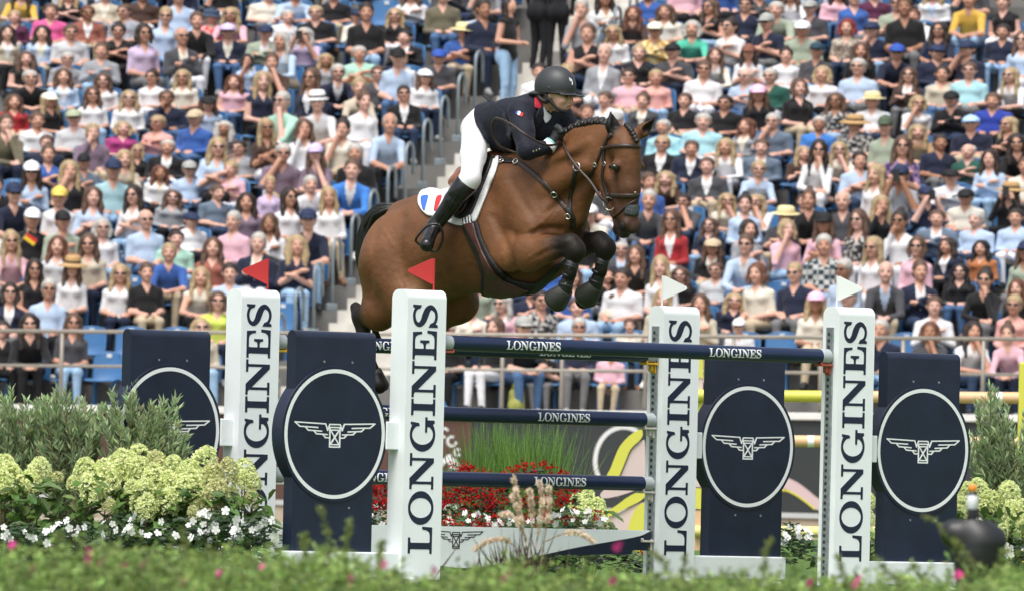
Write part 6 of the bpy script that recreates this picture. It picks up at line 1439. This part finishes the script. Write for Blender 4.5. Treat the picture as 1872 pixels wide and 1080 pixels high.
hydrangea([(1752, 915, .8), (1770, 895, .9), (1788, 888, .9), (1808, 905, .85), (1762, 940, .8), (1845, 895, 1.0), (1852, 930, .9), (1872, 925, .9), (1832, 962, .6), (1870, 960, .7), (1800, 965, .5)], 63.4, 'lime hydrangea at the right edge behind the black unit', 200)
hydrangea([(1588, 905, .6), (1586, 935, .6), (1592, 965, .5)], 64.6, 'sliver of lime hydrangea between the far right pillar and its panel', 50)
hydrangea([(1055, 910, .8), (1075, 905, .8), (1092, 918, .8), (1070, 925, .8), (1100, 932, .6)], 68.0, 'pale lime hydrangea behind the jump poles beside the red flowers', 60)
# ---- busy lizzies: white flowers on dark mounds
def petal_flower(seed):
    rr = np.random.default_rng(seed); V = []; F = []
    for k in range(5):
        a = 2 * math.pi * k / 5; pts = [(0, 0), (0.013, 0.010), (0.026, 0.012), (0.032, 0.0), (0.026, -0.012), (0.013, -0.010)]; o = len(V)
        for (x, y) in pts: V.append((x * math.cos(a) - y * math.sin(a), x * math.sin(a) + y * math.cos(a), 0.004 * math.cos(3 * a) + 0.10 * x + 0.0006 * k))
        F.append(tuple(o + i for i in range(6)))
    return V, F
_v, _f = petal_flower(1)
FLW = mesh_from('flower', _v, _f, [mat('petal_white', (0.80, 0.80, 0.78), 0.7, 0.2, trans=0.15)]); FLPK = mesh_from('flower', _v, _f, [mat('petal_pink', (0.62, 0.06, 0.26), 0.7, 0.2, trans=0.2)])
def mound(px0, px1, ytop, ybot, depth, label, nfl, nleaf, flower=FLW, fs=1.0, col=(0.030, 0.065, 0.022), name='busy_lizzie', cat='flower bed', grp='white flowering bedding plants', red=0, rf=(0.50, 0.012, 0.018)):
    c = (px0 + px1) / 2; bp = floor_at(c, depth); r = empty(name, bp, 0, label, cat, grp); lv = Leaves(); sc = FPX / depth; w = (px1 - px0) / sc / 2; zt = at(c, ytop, depth).z; zb = max(0.02, at(c, ybot, depth).z - 0.12); n = nleaf
    th = PR_.uniform(0, 2 * np.pi, n); u = PR_.uniform(-1, 1, n); z = zb + (zt - zb) * (1 - 0.45 * u * u) * PR_.uniform(0.1, 1.0, n) ** 0.7
    base = np.stack([u * w, PR_.uniform(-0.22, 0.2, n), z], 1); d = np.stack([np.cos(th), -np.abs(np.sin(th)) * 0.8, PR_.uniform(-0.3, 0.5, n)], 1)
    lv.add(base, d, PR_.uniform(0.045, 0.08, n), PR_.uniform(0.022, 0.036, n), tints(n, col, 0.35), up=(0, -0.4, 1), fold=0.15, oval=True); lv.build('foliage', LEAFG, r)
    rr = random.Random(int(px0 + depth))
    for k in range(nfl):
        u = rr.uniform(-1, 1); zz = zb + 0.10 + (zt - zb - 0.08) * (1 - 0.3 * u * u) * rr.uniform(0.45, 1.0); o = link('flower', flower, r); o.location = (u * w, -0.20 - 0.06 * rr.random(), zz); s = fs * rr.uniform(0.6, 0.95); o.scale = (s, s, s); o.rotation_euler = (R_(90) + rr.uniform(-.9, .4), rr.uniform(-.7, .7), rr.uniform(-1, 1))
    if red:
        lr = Leaves(); n = red; cx = PR_.uniform(-1, 1, n); cz = zb + 0.12 + (zt - zb - 0.08) * (1 - 0.3 * cx * cx) * PR_.uniform(0.35, 1.0, n); ctr = np.stack([cx * w, -0.20 - 0.06 * PR_.random(n), cz], 1)
        for q in range(6): lr.add(ctr + PR_.normal(size=(n, 3)) * 0.010, PR_.normal(size=(n, 3)) * np.array((1, .6, 1)), PR_.uniform(0.013, 0.024, n), PR_.uniform(0.013, 0.022, n), tints(n, rf, 0.25, 0.1))
        lr.build('blossom', PETAL, r)
for i, (a_, c_, yt, nf) in enumerate(((-10, 95, 955, 11), (85, 190, 948, 8), (180, 290, 940, 13), (275, 390, 945, 9), (350, 450, 932, 17), (430, 512, 940, 14))):
    mound(a_, c_, yt, 1010, 59.5 + 0.1 * (i % 2), 'white bedding flowers under the left hydrangeas, %s clump from the left edge' % ('first', 'second', 'third', 'fourth', 'fifth', 'sixth')[i], nf, 260)
for i, (a_, c_, yt, nf) in enumerate(((820, 905, 940, 15), (895, 990, 940, 12), (985, 1105, 934, 26))):
    mound(a_, c_, yt, 975, 65.3, 'white bedding flowers behind the plank, %s of three clumps' % ('left', 'middle', 'right')[i], nf, 240, fs=0.9, col=(0.06, 0.11, 0.035), red=14)
mound(1418, 1488, 958, 1015, 65.6, 'white bedding flowers between the two right pillars', 18, 260); mound(1580, 1600, 985, 1010, 65.0, 'few white flowers in the gap beside the far right pillar', 5, 80); mound(1838, 1905, 985, 1030, 62.8, 'white bedding flowers at the right edge beside the black unit', 14, 240); mound(655, 705, 935, 985, 64.0, 'white bedding flowers left of the front pillar, seen through the gap', 5, 120)
RC = (0.035, 0.060, 0.022)
for i, (a_, c_, yt) in enumerate(((660, 790, 868), (780, 905, 850), (895, 1055, 853))):
    mound(a_, c_, yt, 965, 67.0 + 0.2 * i, 'red begonias under the lowest pole, %s of three mounds' % ('left', 'middle', 'right')[i], 0, 520, col=RC, name='begonia', grp='red begonia mounds', red=170)
mound(940, 1180, 985, 1030, 64.6, 'red and orange begonias showing under the navy plank end', 0, 500, col=RC, name='begonia', grp='red begonia mounds', red=110, rf=(0.55, 0.04, 0.012)); mound(780, 900, 958, 975, 64.9, 'low red begonias along the plank top edge', 0, 120, col=RC, name='begonia', grp='red begonia mounds', red=26, rf=(0.55, 0.03, 0.012))
# ---- upright ornamental grass behind the jump
def grass_clump(px, ytop, depth, spread, n, label, col=(0.13, 0.24, 0.05)):
    bp = floor_at(px, depth); r = empty('ornamental_grass', bp, 0, label, 'grass clump', 'upright grass clumps'); H = at(px, ytop, depth).z; V = []; F = []; T = []
    for k in range(n):
        a = PR_.uniform(0, 2 * np.pi); l = H * PR_.uniform(0.62, 1.03); o = PR_.normal() * spread; oy = PR_.normal() * spread * 0.7; bx_, by_ = PR_.normal() * 0.10, PR_.normal() * 0.08; t = tints(1, col, 0.28)[0]; k0 = len(V); wd = PR_.uniform(0.004, 0.008)
        for i in range(6):
            s = i / 5; x = bx_ + o * s ** 1.7; y = by_ + oy * s ** 1.7; z = l * (s - 0.10 * abs(o) / max(spread, .01) * s * s * 0.4); ww = wd * (1 - s * 0.92)
            V += [(x - ww, y, z), (x + ww, y - 0.002, z)]; T += [t, t]
        F += [(k0 + 2 * i, k0 + 2 * i + 1, k0 + 2 * i + 3, k0 + 2 * i + 2) for i in range(5)]
    o = link('blades', mesh_from('blades', V, F, [LEAFM], smooth=True, tint=np.array(T)), r); o['kind'] = 'stuff'
grass_clump(893, 762, 69.5, 0.13, 520, 'tall bright green grass clump above the red flowers, left of two'); grass_clump(985, 764, 69.2, 0.14, 520, 'tall bright green grass clump above the red flowers, right of two'); grass_clump(940, 775, 70.2, 0.10, 260, 'tall green grass tuft between the two large clumps')
# ---- fountain grass plumes in the foreground, out of focus
bp = floor_at(955, 45.0); fg = empty('fountain_grass', bp, 0, 'blurred pinkish fountain grass plumes before the plank', 'grass clump'); 
PLM = attr_mat('plume', 0.9, 0.1, trans=0.3)
for pts in ([(938, 870), (945, 905), (955, 960)], [(985, 880), (992, 915), (985, 965), (978, 1010)], [(936, 905), (948, 935), (962, 985)], [(968, 895), (972, 930), (972, 980)], [(915, 940), (935, 942), (955, 970), (965, 1010)], [(866, 1005), (890, 990), (920, 985), (945, 1000)], [(1085, 990), (1060, 975), (1030, 975), (995, 990)], [(1003, 890), (1004, 930), (995, 985)]):
    lv = Leaves(); c = np.array([tuple(at(x, y, 45.0 + PR_.uniform(-.1, .1)) - bp) for x, y in bez(pts, 6)]); ln = np.concatenate([[0], np.cumsum(np.linalg.norm(np.diff(c, axis=0), axis=1))]); n = 900; t = PR_.uniform(0, 0.72, n) * ln[-1]; p = np.stack([np.interp(t, ln, c[:, i]) for i in range(3)], 1); g = np.interp(t, ln, np.linspace(0, 1, len(c)))
    lv.add(p, PR_.normal(size=(n, 3)) + np.array((0, 0, 0.5)), PR_.uniform(0.012, 0.022, n), 0.006, tints(n, (0.80, 0.67, 0.53), 0.10)); lv.build('plume', PLM, fg)
    b = MB(); b.tube([tuple(q) for q in c] + [(c[-1][0] * 0.6, 0.1, 0.02)], 0.003, 4); b.build('stalk', [mat('stalk', (0.40, 0.29, 0.20), 0.8)], fg)
lv = Leaves(); n = 110; lv.add(np.stack([PR_.normal(size=n) * 0.10, PR_.normal(size=n) * 0.08, PR_.uniform(0.05, 0.22, n)], 1), np.stack([PR_.normal(size=n) * 0.7, PR_.normal(size=n) * 0.3, np.ones(n)], 1), PR_.uniform(0.15, 0.3, n), 0.008, tints(n, (0.10, 0.06, 0.04), 0.3)); lv.build('blades', LEAFM, fg)
# ---- leafy low hedge in the foreground, out of focus
def hedge(x0, x1, d0, d1, n_st, top, seed, col, label):
    bp = floor_at((x0 + x1) / 2, (d0 + d1) / 2); lv = Leaves(); rr = np.random.default_rng(seed); xs = [t[0] for t in top]; ys = [t[1] for t in top]
    for k in range(n_st):
        tall = rr.random() < 0.16; px = rr.uniform(x0, x1); dp = rr.uniform(d0, d1); yt = np.interp(px, xs, ys) + abs(rr.normal()) * 26 + (31 - dp) * 5 - (rr.uniform(8, 42) if tall else 0); tip = at(px, yt, dp); ln = rr.uniform(0.10, 0.24); lean = rr.normal() * 0.45; n = 15 if tall else 26
        t = rr.uniform(0, 1, n); base = np.stack([tip.x - bp.x - lean * ln * t, np.full(n, tip.y - bp.y) + rr.normal(size=n) * 0.01, tip.z - ln * t], 1)
        d = np.stack([rr.normal(size=n), rr.normal(size=n) * 0.8, rr.uniform(-0.2, 0.9, n)], 1)
        lv.add(base, d, rr.uniform(0.016, 0.034, n), rr.uniform(0.008, 0.015, n), tints(n, np.array(col) * rr.uniform(0.55, 1.6), 0.25), fold=0.15)
    n = 9000; w = (x1 - x0) / 580 / 2 * 1.05                                # dense lower body of the hedge, leaf colour darkened to give shaded gaps
    pxs = rr.uniform(x0, x1, n); dps = rr.uniform(d0, d1, n); zz = np.array([at(a, np.interp(a, xs, ys) + 34, b_).z for a, b_ in zip(pxs, dps)]); base = np.stack([(pxs - 936) / FPX * dps - bp.x, dps - bp.y, zz * rr.uniform(0.15, 1.0, n)], 1)
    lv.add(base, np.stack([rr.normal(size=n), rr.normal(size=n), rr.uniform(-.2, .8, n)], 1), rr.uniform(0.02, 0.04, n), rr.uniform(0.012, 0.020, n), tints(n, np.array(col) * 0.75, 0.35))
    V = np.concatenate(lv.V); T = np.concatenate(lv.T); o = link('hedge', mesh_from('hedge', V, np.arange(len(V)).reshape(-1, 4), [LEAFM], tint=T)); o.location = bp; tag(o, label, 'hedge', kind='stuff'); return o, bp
HC_ = (0.205, 0.290, 0.080)
TOPY = [(x, y + 10 + (24 if x > 650 else 0)) for x, y in [(-60, 985), (60, 988), (200, 985), (330, 995), (430, 992), (520, 1002), (600, 988), (640, 1000), (720, 1012), (800, 1010), (900, 995), (1000, 1005), (1100, 1010), (1180, 1018), (1300, 1015), (1420, 1012), (1500, 1022), (1600, 1022), (1700, 1012), (1760, 1015), (1872, 1000), (1950, 990)]]
h_, hbp = hedge(-60, 1940, 29.0, 33.0, 1500, TOPY, 5, HC_, 'low leafy green hedge with pink blossoms across the bottom, out of focus')
for k, (x, y) in enumerate(((20, 998), (158, 1025), (160, 1010), (228, 1035), (262, 1032), (475, 1042), (184, 1027), (700, 1032), (790, 1046), (1118, 1063), (924, 1056), (1566, 1062), (1562, 1070), (1750, 1052), (708, 1050), (1478, 1066), (1128, 1000), (60, 1040), (398, 1050), (330, 1062), (640, 1060))):
    p = at(x, y, 29.2 + (k % 4) * 0.4) - hbp
    for q in range(2):
        o = link('flower', FLPK, h_); o.location = p + Vector((0.006 * q, -0.02 * q, 0.008 * q)); s = 0.34 + 0.10 * (k % 3); o.scale = (s, s, s); o.rotation_euler = (R_(80) - q * 0.5, 0.4 * q, k)
# long sprigs on the right
lv = Leaves()
for pts in ([(585, 925), (592, 950), (600, 985), (604, 1020)], [(640, 950), (636, 975), (630, 1010)], [(560, 975), (556, 995), (560, 1030)], [(700, 985), (694, 1010), (690, 1040)], [(1190, 1010), (1215, 1030), (1228, 1070)], [(1255, 1015), (1248, 1040), (1240, 1075)], [(1410, 985), (1400, 1010), (1392, 1050)], [(1530, 1015), (1540, 1040), (1545, 1075)], [(330, 965), (338, 990), (342, 1020)], [(110, 975), (104, 995), (100, 1020)], [(1690, 940), (1712, 958), (1735, 985), (1762, 1030), (1775, 1075)], [(1745, 985), (1765, 1010), (1790, 1045)], [(1840, 1000), (1828, 1030), (1812, 1075)], [(1600, 1020), (1625, 1045), (1650, 1075)]):
    c = np.array([tuple(at(x, y, 31.0)) for x, y in bez(pts, 6)]); n = 90; t = PR_.uniform(0, len(c) - 1.001, n); i = t.astype(int); f = (t - i)[:, None]; lv.add(c[i] * (1 - f) + c[i + 1] * f - np.array(tuple(hbp)), PR_.normal(size=(n, 3)) + (0, 0, .4), PR_.uniform(0.012, 0.024, n), 0.008, tints(n, (0.22, 0.27, 0.08), 0.2))
lv.build('sprig', LEAFM, h_)
# ================================================================ second jump behind, and small things
YEL = mat('jump_yellow', (0.60, 0.58, 0.08), 0.45); PEA = mat('jump_peach', (0.66, 0.43, 0.24), 0.5); PNK = mat('jump_pink', (0.60, 0.47, 0.46), 0.5); CRM = mat('jump_cream', (0.70, 0.62, 0.20), 0.5)
D2 = 80.0
jw = empty('jump_wing', floor_at(1185, D2), 0, 'wavy yellow and pink painted jump wing seen behind the jump', 'jump wing')
def wavy(poly, m_, off=0.0):
    if len(poly) > 4:
        for _ in range(2): poly = [q for i in range(len(poly)) for q in ((poly[i][0] * .75 + poly[(i + 1) % len(poly)][0] * .25, poly[i][1] * .75 + poly[(i + 1) % len(poly)][1] * .25), (poly[i][0] * .25 + poly[(i + 1) % len(poly)][0] * .75, poly[i][1] * .25 + poly[(i + 1) % len(poly)][1] * .75))]
    b = MB(); q = [at(x, y, D2 + off) - jw.location for x, y in poly]; b.prism([(p.x, p.z) for p in q], off, off + 0.06); b.build('painted_board', [m_], jw)
wavy([(1175, 784), (1169, 784), (1150, 795), (1132, 815), (1122, 840), (1115, 858), (1104, 876), (1129, 876), (1137, 858), (1145, 838), (1153, 818), (1175, 800)], YEL)
wavy([(1175, 803), (1155, 820), (1147, 840), (1139, 859), (1131, 878), (1095, 900), (1100, 912), (1135, 905), (1162, 895), (1180, 890), (1180, 803)], PNK, 0.02)
wavy([(1180, 893), (1150, 905), (1125, 925), (1105, 935), (1098, 942), (1112, 945), (1140, 930), (1180, 911)], YEL, 0.01); wavy([(1180, 914), (1140, 932), (1112, 947), (1125, 985), (1125, 1008), (1190, 1008), (1190, 920)], PNK, 0.03); wavy([(1170, 918), (1155, 940), (1147, 968), (1150, 1008), (1200, 1008), (1200, 918)], YEL, -0.01)
wavy([(1200, 655), (1285, 655), (1285, 690), (1200, 680)], YEL, 0.02); wavy([(1200, 682), (1285, 692), (1285, 720), (1200, 712)], PNK, 0.03); wavy([(1200, 714), (1285, 722), (1285, 780), (1200, 760)], YEL, 0.02); wavy([(1200, 762), (1285, 782), (1285, 890), (1200, 885)], PNK, 0.03); wavy([(1200, 887), (1285, 892), (1285, 930), (1200, 925)], YEL, 0.02); wavy([(1200, 927), (1285, 932), (1285, 1005), (1200, 1005)], PEA, 0.03)
def far_pole(y, x0, segs, label, depth=D2, slope=0.008):
    r = empty('jump_pole', (0, 0, 0), 0, label, 'pole', 'poles of the jump behind'); x = x0
    for x1, m_ in segs:
        b = MB(); b.tube([at(x, y + slope * (x - x0), depth), at(x1, y + slope * (x1 - x0), depth)], 0.048, 14); autosmooth(b.build('pole_band', [m_], r), 50); x = x1
far_pole(722, 1270, [(1500, YEL), (1610, PEA), (1820, PEA), (1832, WHITE), (1920, PEA)], 'highest yellow and peach pole of the jump behind, at right'); far_pole(804, 1270, [(1476, PEA), (1488, WHITE), (1640, PEA), (1920, PEA)], 'middle peach pole of the jump behind, at right'); far_pole(970, 1270, [(1920, CRM)], 'lowest pale yellow pole of the jump behind, at right')
fp = empty('jump_wing', floor_at(1869, D2), 0, 'yellow jump post at the right edge of the picture', 'jump wing'); b = MB(); b.box((0, 0, 0.85), (0.10, 0.10, 1.70)); b.build('post', [YEL], fp, bevel=0.01); b = MB(); b.box((0, 0, 0.03), (0.6, 0.4, 0.06)); b.build('foot', [YEL], fp, bevel=0.01)
# black unit with a white-banded neck and orange tip among the foreground plants
D3 = 36.0; eq = empty('remote_unit', floor_at(1778, D3), 0, 'blurred black rounded unit with white-banded neck and orange tip at lower right', 'equipment')
EB = mat('unit_black', (0.012, 0.013, 0.014), 0.45, var=0.2); ez = lambda y: at(1778, y, D3).z; sc3 = FPX / D3
bl = Blob((-0.16, -0.14, 0.0), (0.16, 0.14, 0.55), 0.008); zc = ez(968)
bl.cone((-0.062, 0, zc - 0.015), (0.0, 0, zc), 0.055, 0.045, 0.03); bl.cone((0.0, 0, zc), (0.09, 0, zc - 0.03), 0.045, 0.035, 0.03); bl.cone((0.03, 0, zc - 0.05), (0.03, 0, zc - 0.12), 0.085, 0.075, 0.04); bl.cone((0.0, 0, zc), (0, 0, ez(935)), 0.040, 0.020, 0.03); bl.cone((0.01, 0, zc - 0.10), (0.01, 0, zc - 0.22), 0.075, 0.06, 0.03)
V, F, _ = bl.surface(2); link('housing', mesh_from('housing', V, F, [EB], smooth=True), eq)
for nm, y0, y1, r_, m_ in (('neck', 975, 898, 0.019, EB), ('label_band', 931, 903, 0.0205, mat('label_white', (0.62, 0.64, 0.68), 0.5)), ('tip', 897, 885, 0.015, mat('tip_orange', (0.75, 0.25, 0.02), 0.4))):
    b = MB(); b.lathe([(r_ * 0.85, ez(y0)), (r_, ez(y0) + 0.004), (r_, ez(y1) - 0.005), (r_ * 0.7, ez(y1))], 16); b.build(nm, [m_], eq, smooth=True)
for dx in (-0.03, 0.0, 0.05): b = MB(); b.tube([(dx, 0, zc - 0.17), (dx * 1.8, 0.02, 0.0)], 0.012, 8); b.build('leg', [EB], eq, smooth=True)
b = MB(); b.box((-0.045, -0.10, ez(1052)), (0.035, 0.03, 0.028)); b.build('red_knob', [mat('knob_red', (0.55, 0.06, 0.03), 0.5)], eq, bevel=0.008)
# bags and a little flag in the stand
def bag(px, py, m1, m2, name, label, w_=0.28, h_=0.40):
    best = min(range(NROW), key=lambda k: abs(on_plane(px, py, H_L + SB_ * (TREAD * k - 0.42), SB_).z - row_floor(k, (on_plane(px, py, H_L + SB_ * (TREAD * k - 0.42), SB_) - H_L).dot(ST)) - 0.0)); p = on_plane(px, py, H_L + SB_ * (TREAD * best - 0.42), SB_); a = (p - H_L).dot(ST)
    r = empty(name, row_pt(best, a, -0.44), SROT, label, 'bag'); bl = Blob((-0.3, -0.2, -0.02), (0.3, 0.2, 0.6), 0.012); bl.cone((0, 0, 0.10), (0, 0, h_ - 0.12), w_ / 2 * 0.85, w_ / 2 * 0.75, 0.04, 0, (1, 0.6, 1)); bl.ell((0, -0.08, 0.13), (w_ * 0.35, 0.05, 0.09), 0.02)
    bl.D[:, :, : int(0.02 / 0.012) + 1] = np.maximum(bl.D[:, :, : int(0.02 / 0.012) + 1], 0.01)
    V, F, _ = bl.surface(1); link('bag_body', mesh_from('bag_body', V, F, [m1], smooth=True), r)
    b = MB(); b.tube([(-0.05, -0.05, h_ - 0.05), (-0.03, -0.05, h_ + 0.02), (0.03, -0.05, h_ + 0.02), (0.05, -0.05, h_ - 0.05)], 0.008, 6); b.build('handle', [m2], r, smooth=True)
bag(945, 735, mat('bag_olive', (0.26, 0.27, 0.06), 0.7, var=0.2), mat('bag_lime', (0.5, 0.48, 0.02), 0.6), 'backpack', 'olive and lime backpack on the floor behind the railing'); bag(806, 738, mat('bag_blue', (0.08, 0.28, 0.62), 0.4), mat('bag_white', (0.6, 0.65, 0.7), 0.5), 'carrier_bag', 'bright blue plastic bag beside the front pillar', 0.22, 0.25); bag(690, 348, mat('bag_black', (0.02, 0.02, 0.022), 0.7), mat('bag_grey', (0.3, 0.3, 0.3), 0.7), 'backpack', 'black backpack at the edge of the stairs left of the rider', 0.30, 0.46)
p = on_plane(48, 428, H_L + SB_ * (TREAD * 4 - 0.5), SB_); fg2 = empty('hand_flag', p, 0, 'small black, red and gold paper flag held up at far left', 'flag'); fr = Matrix.Rotation(R_(35), 4, 'Y')
for i, c in enumerate(((0.01, 0.01, 0.01), (0.55, 0.02, 0.02), (0.75, 0.50, 0.02))):
    b = MB(); b.box((0.09, 0, 0.05 - 0.05 * i), (0.18, 0.004, 0.0495)); o = b.build('flag_stripe', [mat('flagstripe_%d' % i, c, 0.7)], fg2); o.rotation_euler = (0, R_(35), 0)
b = MB(); b.tube([(0, 0, 0.09), (0, 0, -0.26)], 0.005, 6); o = b.build('flag_stick', [mat('stick_wood', (0.4, 0.28, 0.15), 0.7)], fg2); o.rotation_euler = (0, R_(35), 0)
SC.cycles.use_denoising = True
